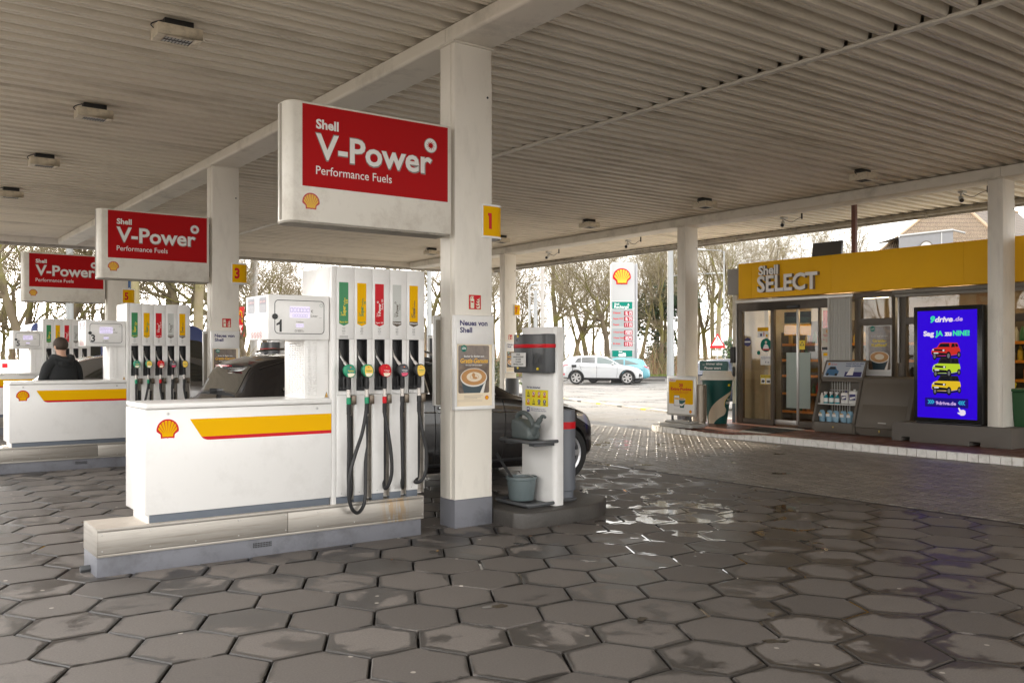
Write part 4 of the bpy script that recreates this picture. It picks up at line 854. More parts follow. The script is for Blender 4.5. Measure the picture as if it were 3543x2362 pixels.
for k,(l1,l2,l3) in enumerate([('dark concrete kerb block under the nearest service post, wet around its foot','white service post with a watering can and bucket, beside the near column','grey cylindrical bin with a red band behind the nearest service post'),('concrete kerb block under the middle service post, hidden behind a dark car','service post of the middle pump, its red banded dispenser showing above the dark car','grey bin with a red band behind the middle service post')]):
    island_block(DY*k,l1); service_post(DY*k,l2); litter_bin(5.86,7.15+DY*k,.145,.905,.135,m_bin,l3,'grey bins with a red band')
litter_bin(15.0,20.5,0,.95,.2,m_dgrey,'dark grey round bin in front of the far slender column','round bins at the shop columns',False)
# watering can: body, spout, handle
wc=empty('watering_can',(5.37,7.12,.78)); tag(wc,'grey plastic watering can with a long spout standing on the post shelf','watering can')
CP=lambda x,y:(7.12-(x-590)*.0024,.780+(505-y)*.00194)
b=MB(); b.prism((A(5.30,0,0),A(0,1,0),A(0,0,1),A(1,0,0)),[CP(*p) for p in ((532,505),(527,440),(529,408),(545,404),(580,408),(605,418),(622,434),(640,440),(652,470),(648,505))],0,.15); b.build('can_body',m_grey,wc,bevel=.028,seg=3)
b=MB(); b.tube(smooth_path([(5.375,*CP(*p)) for p in ((538,430),(535,400),(548,381),(578,374),(606,384),(628,405),(640,430),(640,450))],5),.024,12); b.build('can_handle',m_grey,wc)
b=MB(); b.tube(smooth_path([(5.375,*CP(*p)) for p in ((632,475),(655,445),(676,415),(694,391),(708,382),(720,388))],5),[.050]*4+[.040]*5+[.027]*5+[.019]*5+[.014]*7,12); b.build('can_spout',m_grey,wc)
bk=empty('bucket',(5.34,7.16,.19)); tag(bk,'grey plastic bucket with a squeegee in it at the foot of the service post','bucket')
b=MB(); c=(5.35,7.15,.185); b.lathe([(0,.004),(.118,.004),(.124,.012),(.142,.20),(.150,.205),(.153,.222),(.150,.232),(.141,.232),(.137,.21),(.118,.03),(0,.03)],c,30); b.build('bucket_body',mat('bucket_grey',(.115,.145,.15),.5,var=.08,dirt=((.05,.05,.045),.4,8)),bk)
b=MB(); b.tube([(5.34+.146*math.cos(a),7.15+.146*math.sin(a),.405+.012*math.sin(a*2)) for a in [R_(i*12) for i in range(-5,12)]],.004,6); b.build('bucket_handle',m_alu,bk)
b=MB(); b.box(5.30,5.42,7.05,7.13,.36,.41); b.build('wringer',m_grey,bk,bevel=.004)
sq=empty('squeegee',(5.30,7.25,.35)); tag(sq,'black squeegee handle leaning out of the grey bucket','squeegee'); b=MB(); b.tube([(5.32,7.18,.33),(5.28,7.33,.49),(5.255,7.44,.62)],[.012,.014,.018],10); b.build('squeegee_handle',m_black,sq); b=MB(); b.box(5.28,5.36,7.10,7.20,.27,.33); b.build('squeegee_head',m_black,sq,bevel=.01)
# ---------------- shop building ----------------
def glass_mat(name,tint,base,refl):
    m=bpy.data.materials.new(name); m.use_nodes=True; t=m.node_tree; t.nodes.remove(t.nodes['Principled BSDF']); o=t.nodes['Material Output']
    a=nd(t,'BsdfTransparent'); a.inputs[0].default_value=(*tint,1); g=nd(t,'BsdfGlossy'); g.inputs['Roughness'].default_value=.015; g.inputs[0].default_value=(.9,.9,.9,1)
    w=nd(t,'LayerWeight'); w.inputs[0].default_value=.25; q=nd(t,'MapRange'); q.inputs[3].default_value=base; q.inputs[4].default_value=refl; t.links.new(w.outputs['Fresnel'],q.inputs[0]); x=nd(t,'MixShader'); t.links.new(q.outputs[0],x.inputs[0]); t.links.new(a.outputs[0],x.inputs[1]); t.links.new(g.outputs[0],x.inputs[2]); t.links.new(x.outputs[0],o.inputs[0]); return m
m_glass=glass_mat('shop_glass',(.88,.85,.78),.035,.25); m_frost=mat('frosted_film',(.36,.42,.38),.7)
XW=16.0
sh=empty('shop_building',(19,5,ZP)); tag(sh,'flat roofed petrol station shop with brown frames and a long yellow fascia','shop')
b=MB(); b.box(16.0,24,13.4,13.53,-.05,2.93); b.box(23.9,24,-6,13.4,-.05,3.4); b.box(16,24,-6.1,-6,-.05,3.4); b.build('wall',mat('pale_render',(.62,.58,.50),.7,var=.06),sh,smooth=False)
b=MB(); b.box(15.99,16.003,13.39,13.535,ZP-.12,.52); b.box(16.003,24,13.53,13.536,ZP-.12,.52); b.build('wall_base',m_slate,sh,smooth=False)
b=MB(); b.box(16.0,24.2,13.28,13.62,2.935,3.505); b.box(15.93,16.0,13.29,13.62,2.935,3.505); b.build('roof_edge',mat('grey_panel',(.30,.29,.28),.5,var=.05),sh,bevel=.006)
b=MB(); b.box(16.03,24,-6,13.27,3.30,3.42); b.build('roof',m_grime,sh,smooth=False)
for k,(y0,y1) in enumerate([(13.265,12.91),(12.907,10.93),(10.927,8.27),(8.267,4.2),(4.197,0),(-.003,-6)]):
    b=MB(); b.box(15.88,16.03,y1,y0,2.83,3.59); b.build('fascia_panel',m_fascia,sh,bevel=.003)
b=MB(); f=FB(15.88,0,0); text(b,'Shell',f,-12.67,3.305,.185,.505,off=.035,m=0,ext=.06,d=.005); text(b,'SELECT',f,-12.69,2.945,.325,1.50,off=.03,m=0,ext=.08,d=.005)
m_letter=mat('lettering_side',(.25,.22,.19),.5); fl=b.build('fascia_lettering',[m_txtw,m_letter],sh,smooth=False,flat_n=True)
for p in fl.data.polygons:
    if abs(p.normal.x)<.5: p.material_index=1
# frames
b=MB(); B=b.box
B(15.96,16.06,12.47,13.37,2.555,2.73); B(15.96,16.06,10.98,12.47,2.555,2.73); B(15.96,16.06,13.235,13.36,ZP,2.55); B(15.97,16.05,12.475,13.23,ZP,.215); B(15.96,16.06,12.40,12.47,ZP,2.55)
B(15.97,16.05,11.26,11.30,ZP+.02,2.55); B(15.97,16.05,10.98,11.775,ZP,.23); b.build('door_frame',m_brownwall,sh,bevel=.004)
b=MB(); b.box(15.93,16.0,10.48,13.40,2.735,2.80); b.box(15.94,16.02,13.365,13.40,ZP,2.732); b.build('door_track',m_alu,sh,bevel=.004)
def pane(name,y0,y1,z0,z1,x=16.0,m=None): b=MB(); b.box(x,x+.008,y0,y1,z0,z1); return b.build(name,m or m_glass,sh,smooth=False)
pane('door_pane',12.475,13.23,.22,2.55)
d2=pane('sliding_door',11.845,12.395,.235,2.55,16.02)
b=MB(); b.box(16.0,16.05,11.79,11.84,.13,2.545); b.box(16.0,16.05,11.845,12.395,.13,.23); b.build('door_leaf_frame',m_alu,d2,bevel=.004)
d3=pane('sliding_door',11.305,11.785,.235,2.55,16.02)
pane('door_pane',10.985,11.255,.235,2.55)
for d,y0,y1 in ((d2,11.85,12.10),(d3,11.51,11.78)): b=MB(); b.box(16.012,16.016,y0,y1,.49,1.65); b.build('frosted_panel',m_frost,d,smooth=False)
b=MB(); b.box(15.90,15.96,11.72,12.01,2.575,2.635); b.build('door_sensor',m_black,sh,bevel=.006)
b=MB(); b.box(15.90,15.95,13.40,13.52,1.42,1.78); b.build('intercom',m_black,sh,bevel=.008)
b=MB(); b.box(15.90,15.94,13.405,13.46,1.12,1.34); b.build('card_reader',m_black,sh,bevel=.01)
gt=MB(); 
for k in range(16):
    y=10.95-k*.029; gt.tube([(15.86+(.03 if k%2 else 0),y,ZP+.02),(15.86+(.03 if k%2 else 0),y,2.72)],.009,5)
for z in (.9,1.48,2.02,2.45): gt.box(15.855,15.895,10.5,10.95,z,z+.012)
gt.box(15.84,15.91,10.955,10.985,ZP,2.73); gt.box(15.84,15.91,10.48,10.50,ZP,2.73); gt.box(15.885,15.892,10.5,10.95,ZP+.02,2.72); gt.build('folding_gate',mat('gate_white',(.55,.54,.50),.5,var=.05),sh,smooth=False)
b=MB(); B=b.box
B(15.98,16.08,9.62,10.48,2.70,2.80); B(15.98,16.08,10.40,10.475,ZP,2.70); B(15.98,16.08,9.62,9.69,ZP,2.70); B(15.98,16.08,9.69,10.40,2.17,2.30); B(15.98,16.08,9.69,10.40,ZP,1.20); B(15.98,16.08,10.34,10.40,2.30,2.70); B(15.985,16.08,10.34,10.40,1.2,2.17)
yy=[9.55,9.40,6.6,6.45,3.6,3.45,.6,.45,-2.4,-2.55,-5.9]
for a,c in zip(yy[::2],yy[1::2]): B(15.98,16.08,c,a,ZP,2.75)
for a,c in zip(yy[1::2],yy[2::2]): B(15.98,16.08,c,a,2.70,2.78); B(15.98,16.08,c,a,2.17,2.30); B(15.98,16.08,c,a,ZP,.75)
b.build('window_frame',m_brownwall,sh,bevel=.004)
pane('window',9.69,10.34,2.30,2.70,16.03); w=pane('window',9.69,10.34,1.20,2.17,16.03)
for a,c in zip(yy[1::2],yy[2::2]): pane('window',c,a,2.30,2.70,16.03); pane('window',c,a,.75,2.17,16.03)
b=MB(); b.tube([(15.93,9.62,2.775),(15.93,-6,2.775)],.045,12); b.box(15.93,15.98,-6,9.6,2.68,2.73); b.build('shutter_box',mat('shutter_grey',(.24,.22,.19),.5),sh,bevel=.003)
b=MB(); b.box(15.94,15.98,9.515,9.545,1.45,2.68); b.build('shutter_guide',m_alu,sh,bevel=.003)
# interior
b=MB(); b.box(16.1,23.9,-6,13.39,ZP-.02,ZP+.01); b.box(16.1,23.9,-6,13.39,3.0,3.05); b.box(20.5,20.55,-6,13.39,ZP,3); b.build('interior',mat('interior_beige',(.22,.165,.11),.7,var=.1),sh,smooth=False)
b=MB()
for y in (12.6,11.2,9.9,8.2,6.5,4.8,3):
    for x in (16.6,18.2,19.6): b.box(x,x+.07,y-.6,y+.1,2.94,2.965)
b.each('interior_light',mat('interior_lamp',(1,.9,.75),.5,emit=(1,.80,.52),es=9.0),sh,smooth=False)
# stickers on the door and windows
b=MB(); f=FB(17.0,0,0); b.rect(f,-12.9,-12.55,2.30,2.55,0,0); b.rect(f,-12.52,-12.2,2.30,2.55,0,0); b.rect(f,-12.9,-12.55,2.03,2.27,0,1); b.rect(f,-12.52,-12.2,2.03,2.27,0,1); b.rect(f,-11.9,-11.35,2.15,2.55,0,2); b.each('hanging_sign',[mat('dim_blue',(.02,.06,.12),.5),m_yel,m_red],sh,smooth=False)
b=MB(); b.box(18.6,18.65,8,13.39,ZP,2.4); b.build('partition',m_brownwall,sh,smooth=False)
b=MB(); b.box(16.5,16.62,12.95,13.05,ZP,2.9); b.build('interior_post',m_cream,sh,smooth=False)
STK=[]
def sticker(name,fr,rects,mats,lab=None):
    b=MB()
    for r in rects: r(b,fr)
    return b.build(name,mats,sh,smooth=False)
fD=FB(15.9985,0,0); MT=[m_paper,m_yel,m_tealb,m_txtk,m_redv,m_navy,m_lyel,m_green,mat('pale_sign',(.60,.56,.48),.6)]
sticker('door_sticker',fD,[lambda b,f:(b.rect(f,-12.84,-12.55,1.97,2.19,.001,0),b.rect(f,-12.84,-12.55,2.11,2.19,.0015,1),text(b,'Bargeld-Service an',f,-12.82,2.155,.018,.2,m=3,d=.002,off=.02),text(b,'der Kasse',f,-12.82,2.125,.018,.1,m=3,d=.002,off=.02),b.rect(f,-12.77,-12.72,2.0,2.06,.0015,5),b.rect(f,-12.62,-12.57,1.985,2.04,.0015,1),b.rect(f,-12.68,-12.66,2.0,2.09,.0015,4))],MT)
sticker('door_sticker',fD,[lambda b,f:(b.disc(f,(-12.615,1.81),.145,28,.001,2),b.poly(f,[(-12.615+.145*math.cos(a),1.81+.145*math.sin(a)) for a in [R_(200+i*14) for i in range(11)]],.0015,3),b.poly(f,[(-12.70,1.72),(-12.53,1.72),(-12.56,1.80),(-12.60,1.83),(-12.64,1.83),(-12.67,1.80)],.002,0),b.disc(f,(-12.615,1.87),.03,14,.002,8),b.rect(f,-12.70,-12.53,1.705,1.73,.0022,4))],MT)
sticker('door_sticker',fD,[lambda b,f:(b.rect(f,-12.76,-12.475,1.38,1.58,.001,0),text(b,'Geldautomat',f,-12.745,1.53,.033,.26,m=5,d=.002),text(b,'an der Kasse',f,-12.745,1.50,.014,.12,m=5,d=.002),b.rect(f,-12.63,-12.61,1.43,1.46,.0015,5),b.rect(f,-12.57,-12.54,1.43,1.45,.0015,5))],MT)
sticker('door_sticker',fD,[lambda b,f:(b.rect(f,-12.76,-12.475,.97,1.17,.001,6),text(b,'AUTOMATISCHES',f,-12.75,1.14,.02,.265,off=.02,m=3,d=.002),text(b,'KASSENSYSTEM!',f,-12.75,1.112,.02,.265,off=.02,m=3,d=.002),b.rect(f,-12.75,-12.63,.98,1.10,.0015,0),b.rect(f,-12.61,-12.485,.98,1.10,.0015,0),b.poly(f,[(-12.74,1.02),(-12.68,1.0),(-12.64,1.04),(-12.70,1.07)],.002,3),b.rect(f,-12.59,-12.51,1.01,1.05,.002,3))],MT)
sticker('door_sticker',fD,[lambda b,f:b.disc(f,(-13.11,1.88),.10,8,.001,5),lambda b,f:b.rect(f,-13.19,-13.03,1.87,1.90,.0015,0)],MT)
sticker('door_sticker',fD,[lambda b,f:b.disc(f,(-12.81,1.645),.045,20,.001,2)],MT)
fD2=FB(16.015,0,0)
sticker('warning_sticker',fD2,[lambda b,f:(b.rect(f,-11.78,-11.64,1.71,1.90,.001,6),b.poly(f,[(-11.765,1.79),(-11.655,1.79),(-11.71,1.885)],.0015,3),b.poly(f,[(-11.745,1.80),(-11.675,1.80),(-11.71,1.862)],.002,6))],MT)
sticker('welcome_sign',fD,[lambda b,f:(b.rect(f,-11.22,-10.985,1.76,2.14,.001,8),emblem(b,f,-11.08,2.07,.10,.002,4,6),text(b,'WILLKOMMEN',f,-11.2,1.995,.022,.20,off=.02,m=4,d=.002),text(b,'BEI SHELL',f,-11.10,1.965,.022,.13,'c',.02,m=4,d=.002),text(b,'Ihre Tankstelle',f,-11.2,1.90,.02,.2,off=.015,m=4,d=.002),text(b,'GmbH',f,-11.10,1.865,.02,.07,'c',.015,m=4,d=.002),b.rect(f,-11.22,-10.985,1.70,1.755,.001,3),b.rect(f,-11.22,-10.985,1.25,1.69,.001,8),b.rect(f,-11.19,-10.985,1.58,1.64,.0015,1),b.rect(f,-11.18,-11.11,1.46,1.54,.0015,0),b.rect(f,-11.08,-11.0,1.46,1.54,.0015,0))],MT)
# goods in the shop: racks with rows of bottles
rack_m=[m_brownwall,m_orange]
bot=MB(); bot.lathe([(0,0),(.035,0),(.037,.02),(.037,.15),(.02,.2),(.013,.21),(.013,.245),(0,.245)],(0,0,0),10)
good_cols=[mat('bottle_'+n,c,.3) for n,c in (('white',(.6,.58,.5)),('orange',(.6,.22,.04)),('amber',(.35,.16,.04)),('red',(.4,.03,.03)),('green',(.05,.2,.08)),('blue',(.05,.12,.3)),('yellow',(.65,.45,.05)))]
bproto=[]
k=0
for x,y0,y1 in ((17.2,10.6,13.1),(17.4,4.5,10.2)):
    o=empty('shop_rack',(x+.2,(y0+y1)/2,ZP)); tag(o,'rack of bottles with orange shelf edges behind the sliding door' if k==0 else 'rack with orange shelf edges behind the shop windows','shelf rack'); k+=1
    b=MB(); b.box(x+.35,x+.4,y0,y1,ZP,2.1); b.box(x,x+.4,y0-.04,y0,ZP,2.1); b.box(x,x+.4,y1,y1+.04,ZP,2.1); b.build('rack_frame',m_brownwall,o,smooth=False)
    for z in (.35,.75,1.15,1.5,1.85):
        b=MB(); b.box(x,x+.35,y0,y1,z-.03,z); b.box(x-.012,x,y0,y1,z-.05,z+.005,1); b.build('rack_shelf',rack_m,o,smooth=False)
for x,y0,y1 in ((17.2,10.7,13.0),(17.4,6.0,10.1)):
    for z in (.35,.75,1.15,1.5,1.85):
        y=y0+rnd.uniform(0,.2)
        while y<y1:
            ci=rnd.randrange(7)
            if len(bproto)<=ci or True:
                pr=[q for q in bproto if q[0]==ci]
                if not pr: o=bot.build('shop_bottle',good_cols[ci],loc=(0,0,0)); bproto.append((ci,o))
                else: o=pr[0][1].copy(); COL.objects.link(o)
            o.location=(x+.1,y,z); s=rnd.uniform(.8,1.15); o.scale=(s*1.15,s*1.15,s); tag(o,'bottle standing on an orange edged rack inside the shop','bottle','bottles on the racks inside the shop'); y+=rnd.choice([.10,.11,.11,.13,.42])
# window poster
wp=empty('window_poster',(16.02,9.96,1.19)); tag(wp,'tall coffee poster reading Gratis-Kaffee in the shop window','poster')
b=MB(); f=FB(16.026,0,0); b.fbox(f,-10.25,-9.68,1.19,2.165,0,.006,0); b.build('poster_sheet',m_paper,wp,smooth=False)
b=MB(); b.poly(f,rrect(-10.195,-9.735,1.315,2.15,.03),.0075,0); 
def el(cx,cy,rx,ry,m,d): b.disc(f,(cx,cy),rx,28,d,m,ry/rx)
b.poly(f,[(-10.14,1.57),(-10.10,1.316),(-9.86,1.316),(-9.78,1.57)],.0078,2); b.poly(f,[(-9.86,1.316),(-9.80,1.45),(-9.765,1.57),(-9.80,1.316)],.0079,3); el(-9.965,1.555,.205,.115,3,.008); el(-9.965,1.558,.19,.10,1,.0083); el(-9.965,1.562,.10,.055,4,.0086)
text(b,'Lust auf einen',f,-10.13,1.945,.035,.33,m=5,d=.009); text(b,'Gratis-',f,-10.11,1.845,.055,.29,off=.03,m=6,d=.009); text(b,'Kaffee?',f,-10.13,1.76,.055,.32,off=.03,m=6,d=.009); b.disc(f,(-10.11,2.10),.055,20,.008,7); text(b,'café',f,-10.11,2.085,.03,.08,'c',.02,m=5,d=.009)
for k in range(3): b.rect(f,-10.2,-9.74,1.23+k*.02,1.234+k*.02,.0075,8)
b.build('poster_picture',[m_post,m_crema,m_cupd,m_cupr,m_foam,m_txtw,m_lyel,m_tealb,m_lgrey],wp,smooth=False)
# ---------------- display shelf, locker, screen ----------------
du=empty('display_cabinet',(15.5,10.57,ZP)); tag(du,'open brown display cabinet of car care products beside the shop door','display cabinet')
XF=15.35
def slope_prof(x0,z0,x1,z1): return None
b=MB(); side=[(15.36,.13),(15.36,.30),(15.33,.31),(15.60,1.12),(15.90,1.15),(15.93,.13)]
fy=lambda y:(A(0,y,0),A(1,0,0),A(0,0,1),A(0,1,0))
b.prism(fy(10.06),side,0,.05); b.prism(fy(10.94),side,0,.05); b.box(15.34,15.9,10.11,10.94,.13,.30); b.box(15.86,15.9,10.11,10.94,.30,1.12); b.box(15.60,15.86,10.11,10.94,1.08,1.12); b.box(15.40,15.86,10.08,10.97,ZP,.13); b.build('cabinet_body',m_taupe,du,bevel=.006)
b=MB(); b.box(15.46,15.86,10.11,10.94,.635,.655); b.build('shelf',m_alu,du,smooth=False)
lid=(A(15.62,10.98,1.135),A(0,-1,0),A(.42,0,.907),A(-.907,0,.42))
b=MB(); b.fbox(lid,0,.92,0,.40,-.03,0); lo=b.build('lid',m_taupe,du,bevel=.004)
def car_care_mat():
    m,t,bb,l=nodes_mat('lid_picture'); c=nd(t,'TexCoord'); s=nd(t,'SeparateXYZ'); l(c.outputs['Object'],s.inputs[0]); r=nd(t,'ValToRGB'); r.color_ramp.elements[0].color=(.30,.20,.10,1); r.color_ramp.elements[1].color=(.36,.46,.62,1); mr=nd(t,'MapRange'); mr.inputs[1].default_value=1.08; mr.inputs[2].default_value=1.30; l(s.outputs[2],mr.inputs[0]); l(mr.outputs[0],r.inputs[0]); l(r.outputs[0],bb.inputs['Base Color']); return m
b=MB(); b.rect(lid,.04,.88,.04,.36,.001,0); b.poly(lid,[(.07,.08),(.34,.06),(.36,.16),(.30,.20),(.26,.26),(.14,.26),(.09,.19)],.002,1); b.poly(lid,[(.12,.20),(.28,.20),(.25,.25),(.15,.25)],.0025,2); b.disc(lid,(.12,.09),.03,14,.003,2); b.disc(lid,(.31,.09),.03,14,.003,2)
b.rect(lid,.50,.86,.05,.15,.002,3); b.poly(lid,[(.54,.08),(.60,.24),(.68,.24),(.68,.08)],.003,4); emblem(b,lid,.10,.31,.06,.003,5,6); text(b,'Car Care',lid,.15,.295,.025,.13,off=.02,m=5,d=.003); text(b,'Immer und vor allem',lid,.48,.31,.03,.38,off=.02,m=3,d=.003); text(b,'sauber unterwegs.',lid,.48,.265,.03,.34,off=.02,m=3,d=.003)
b.build('lid_picture',[mat('picture_sky',(.42,.46,.52),.4),mat('picture_blue',(.06,.16,.30),.4),m_black,m_navy,m_txtw,m_redv,m_yel],lo,smooth=False)
m_turq=mat('turquoise_liquid',(.02,.30,.35),.2); m_bagb=mat('blue_bag',(.25,.42,.55),.25,var=.2,scale=20)
# spray bottles, jugs, bags
def spray(i,x,y,z):
    o=empty('spray_bottle',(x,y,z)); b=MB(); b.lathe([(0,0),(.045,0),(.048,.02),(.046,.11),(.022,.16),(.016,.17),(0,.17)],(x,y,z),14); b.build('bottle',m_turq,o); b=MB(); b.lathe([(.0475,.02),(.0485,.03),(.047,.10),(.046,.105)],(x,y,z),14); b.build('bottle_label',m_paper,o); b=MB(); b.box(x-.05,x+.03,y-.016,y+.016,z+.19,z+.225); b.box(x-.012,x+.012,y-.012,y+.012,z+.17,z+.19); b.box(x-.045,x-.035,y-.008,y+.008,z+.14,z+.19); b.build('spray_head',m_txtw,o,bevel=.003); return o
for i,l in enumerate(['spray bottle of turquoise cleaner at the left end of the cabinet shelf','second turquoise spray bottle from the left on the cabinet shelf','third turquoise spray bottle, next to the canisters on the cabinet shelf']): tag(spray(i,15.57,10.83-i*.125,.656),l,'spray bottle','spray bottles on the cabinet shelf')
b=MB(); b.lathe([(0,0),(.035,0),(.037,.02),(.037,.14),(.015,.18),(.015,.20),(0,.2)],(15.56,10.915,.656),12); tag(b.build('product_bottle',m_cream),'slim white bottle at the far left of the cabinet shelf','bottle')
for i,(y0,y1,h,l,cap) in enumerate([(10.33,10.48,.25,'white canister with a blue cap on the cabinet shelf','b'),(10.13,10.31,.285,'large pale canister with a dark label on the cabinet shelf','g')]):
    o=empty('product_canister',(15.6,(y0+y1)/2,.656)); tag(o,l,'canister'); b=MB(); b.box(15.52,15.68,y0,y1,.656,.656+h-.03); b.build('canister_body',m_paper,o,bevel=.03,seg=3); b=MB(); f=FB(15.519,0,.656); b.rect(f,-y1+.025,-y0-.02,.08,h-.09,.001,0); b.rect(f,-y1+.03,-y0-.04,.05,.075,.001,1); b.poly(f,[(-y1+.04,.09),(-y0-.03,.12),(-y0-.03,.15),(-y1+.04,.13)],.002,2); b.build('canister_label',[m_navy,m_lgrey,m_paper],o,smooth=False)
    b=MB(); b.cyl((A(15.6,(y0+y1)/2,.656+h-.035),A(1,0,0),A(0,1,0),A(0,0,1)),(0,0),.022,0,.035,12); b.build('cap',m_navy if cap=='b' else m_txtw,o)
bag=MB(); 
def bagmesh(x,y,z,m):
    V=[];n=10
    rows=[(0,.05,.062),(.08,.06,.07),(.15,.045,.068),(.19,.012,.06),(.215,.006,.045)]
    b=MB()
    for h,rx,ry in rows:
        for i in range(n): a=2*math.pi*i/n; V.append((x+rx*math.cos(a)+rnd.uniform(-.006,.006),y+ry*math.sin(a)+rnd.uniform(-.006,.006),z+h+rnd.uniform(-.01,.01)))
    F=[(k*n+i,k*n+(i+1)%n,(k+1)*n+(i+1)%n,(k+1)*n+i) for k in range(4) for i in range(n)]+[list(range(n))[::-1],list(range(4*n,5*n))]; b.add(V,F); f=FB(x-.062,y,z); b.rect(f,-.045,.04,.10,.15,0,1); b.rect(f,-.03,.02,.155,.17,0,2); return b.build('refill_bag',[m_bagb,m_paper,m_yel])
for i,l in enumerate(['first','second','third','fourth','fifth']): tag(bagmesh(15.50+(i%2)*.02,10.87-i*.155,.305,0),'plastic refill bag of blue screen wash, %s from the left in the cabinet'%l,'refill bag','refill bags in the bottom of the cabinet')
b=MB(); b.box(15.33,15.345,10.50,10.53,.20,.23); tag(b.build('padlock',mat('brass',(.55,.40,.12),.3,metal=1),bevel=.004),'small brass padlock on the front of the open display cabinet','padlock')
lk=empty('storage_locker',(15.6,9.55,ZP)); tag(lk,'closed brown sloping storage locker between the display cabinet and the blue screen','storage locker')
b=MB(); side=[(15.36,.13),(15.36,.24),(15.33,.25),(15.62,1.16),(15.68,1.19),(15.95,1.19),(15.95,.13)]; b.prism(fy(8.98),side,0,1.06); b.box(15.40,15.9,9.02,10.0,ZP,.13); b.build('locker_body',m_taupe,lk,bevel=.01)
sl_=(A(15.33,10.0,.25),A(0,-1,0),A(.304,0,.953),A(-.953,0,.304))
b=MB()
for v0,v1 in ((.05,.44),(.45,.86)): b.fbox(sl_,.04,.94,v0,v1,.0,.006)
b.build('locker_panel',m_taupe,lk,bevel=.003)
b=MB(); b.fbox(sl_,.42,.58,.09,.11,.006,.014); b.build('locker_handle',m_alu,lk,smooth=False)
b=MB(); b.box(15.325,15.34,9.53,9.56,.17,.215); tag(b.build('padlock',bpy.data.materials['brass'],bevel=.004),'small brass padlock hanging on the closed brown locker','padlock')
# concrete foot and screen
ft=MB(); P=[(9.06,ZP),(9.04,.40),(8.95,.43),(7.0,.43),(7.0,ZP),(7.50,ZP),(7.50,.175),(7.68,.175),(7.68,ZP),(8.72,ZP),(8.72,.175),(8.88,.175),(8.88,ZP)]
ft.prism((A(14.93,0,0),A(0,1,0),A(0,0,1),A(1,0,0)),P,0,.62); tag(ft.build('concrete_foot',mat('foot_grey',(.135,.12,.105),.75,var=.08,bump=.15),bevel=.012),'grey brown concrete foot with two fork slots under the blue screen','ballast foot')
sn=empty('advertising_screen',(15.1,8.1,.43)); tag(sn,'tall lit blue advertising screen showing three cars on a concrete foot','screen')
b=MB(); b.box(15.0,15.2,7.50,8.68,.46,2.425); b.box(15.02,15.3,7.53,8.65,.43,.46); b.build('screen_housing',mat('screen_black',(.012,.012,.013),.25),sn,bevel=.008)
def em(name,c,s=.27): return mat(name,(0,0,0),.5,emit=c,es=s,spec=.1)
fs=FB(14.999,8.61,.53); SW,SH=1.03,1.82
SU=lambda x:(x-195)/738*SW
SV=lambda y:SH*(1-(y-115)/1333)
b=MB(); b.rect(fs,0,SW,0,SH,.001,0); lit=b.build('lit_display',em('screen_blue',(.030,.0,.72)),sn,smooth=False)
SLM=[em('screen_white',(.85,.75,.9)),em('screen_mint',(.05,.8,.38)),em('screen_pink',(.62,.42,.85)),em('screen_navy',(.012,.004,.20)),em('screen_cyan',(.03,.45,.75))]
b=MB(); text(b,'9',fs,SU(352),SV(258),.10,SU(412)-SU(352),off=.05,sh=.2,m=1,d=.003); text(b,'drive',fs,SU(415),SV(255),.085,SU(640)-SU(415),off=.045,sh=.2,m=0,d=.003); text(b,'.de',fs,SU(650),SV(250),.07,SU(760)-SU(650),off=.03,sh=.2,m=2,d=.003)
b.build('web_address',SLM,lit,smooth=False); b=MB()
for t,a,c,m in (('Sag',273,408,0),('JA',424,522,1),('zu',540,627,0),('NINE!',643,845,1)): text(b,t,fs,SU(a),SV(427),.078,SU(c)-SU(a),off=.05,m=m,d=.003)
b.build('slogan',SLM,lit,smooth=False); b=MB()
b.poly(fs,rrect(SU(293),SU(830),SV(1312),SV(1198),.012),.002,3); text(b,'9drive.de',fs,SU(430),SV(1280),.055,SU(682)-SU(430),off=.035,m=2,d=.003)
for k in range(3):
    for x,s in ((325+k*26,1),(795-k*26,-1)):
        b.poly(fs,[(SU(x),SV(1275)),(SU(x+22*s),SV(1250)),(SU(x),SV(1225)),(SU(x+16*s),SV(1225)),(SU(x+38*s),SV(1250)),(SU(x+16*s),SV(1275))],.003,4)
b.poly(fs,[(SU(x),SV(y)) for x,y in ((707,1310),(722,1308),(740,1335),(775,1330),(795,1345),(799,1380),(780,1400),(745,1405),(697,1375),(705,1365),(728,1368))],.004,0)
b.build('screen_button',SLM,lit,smooth=False)
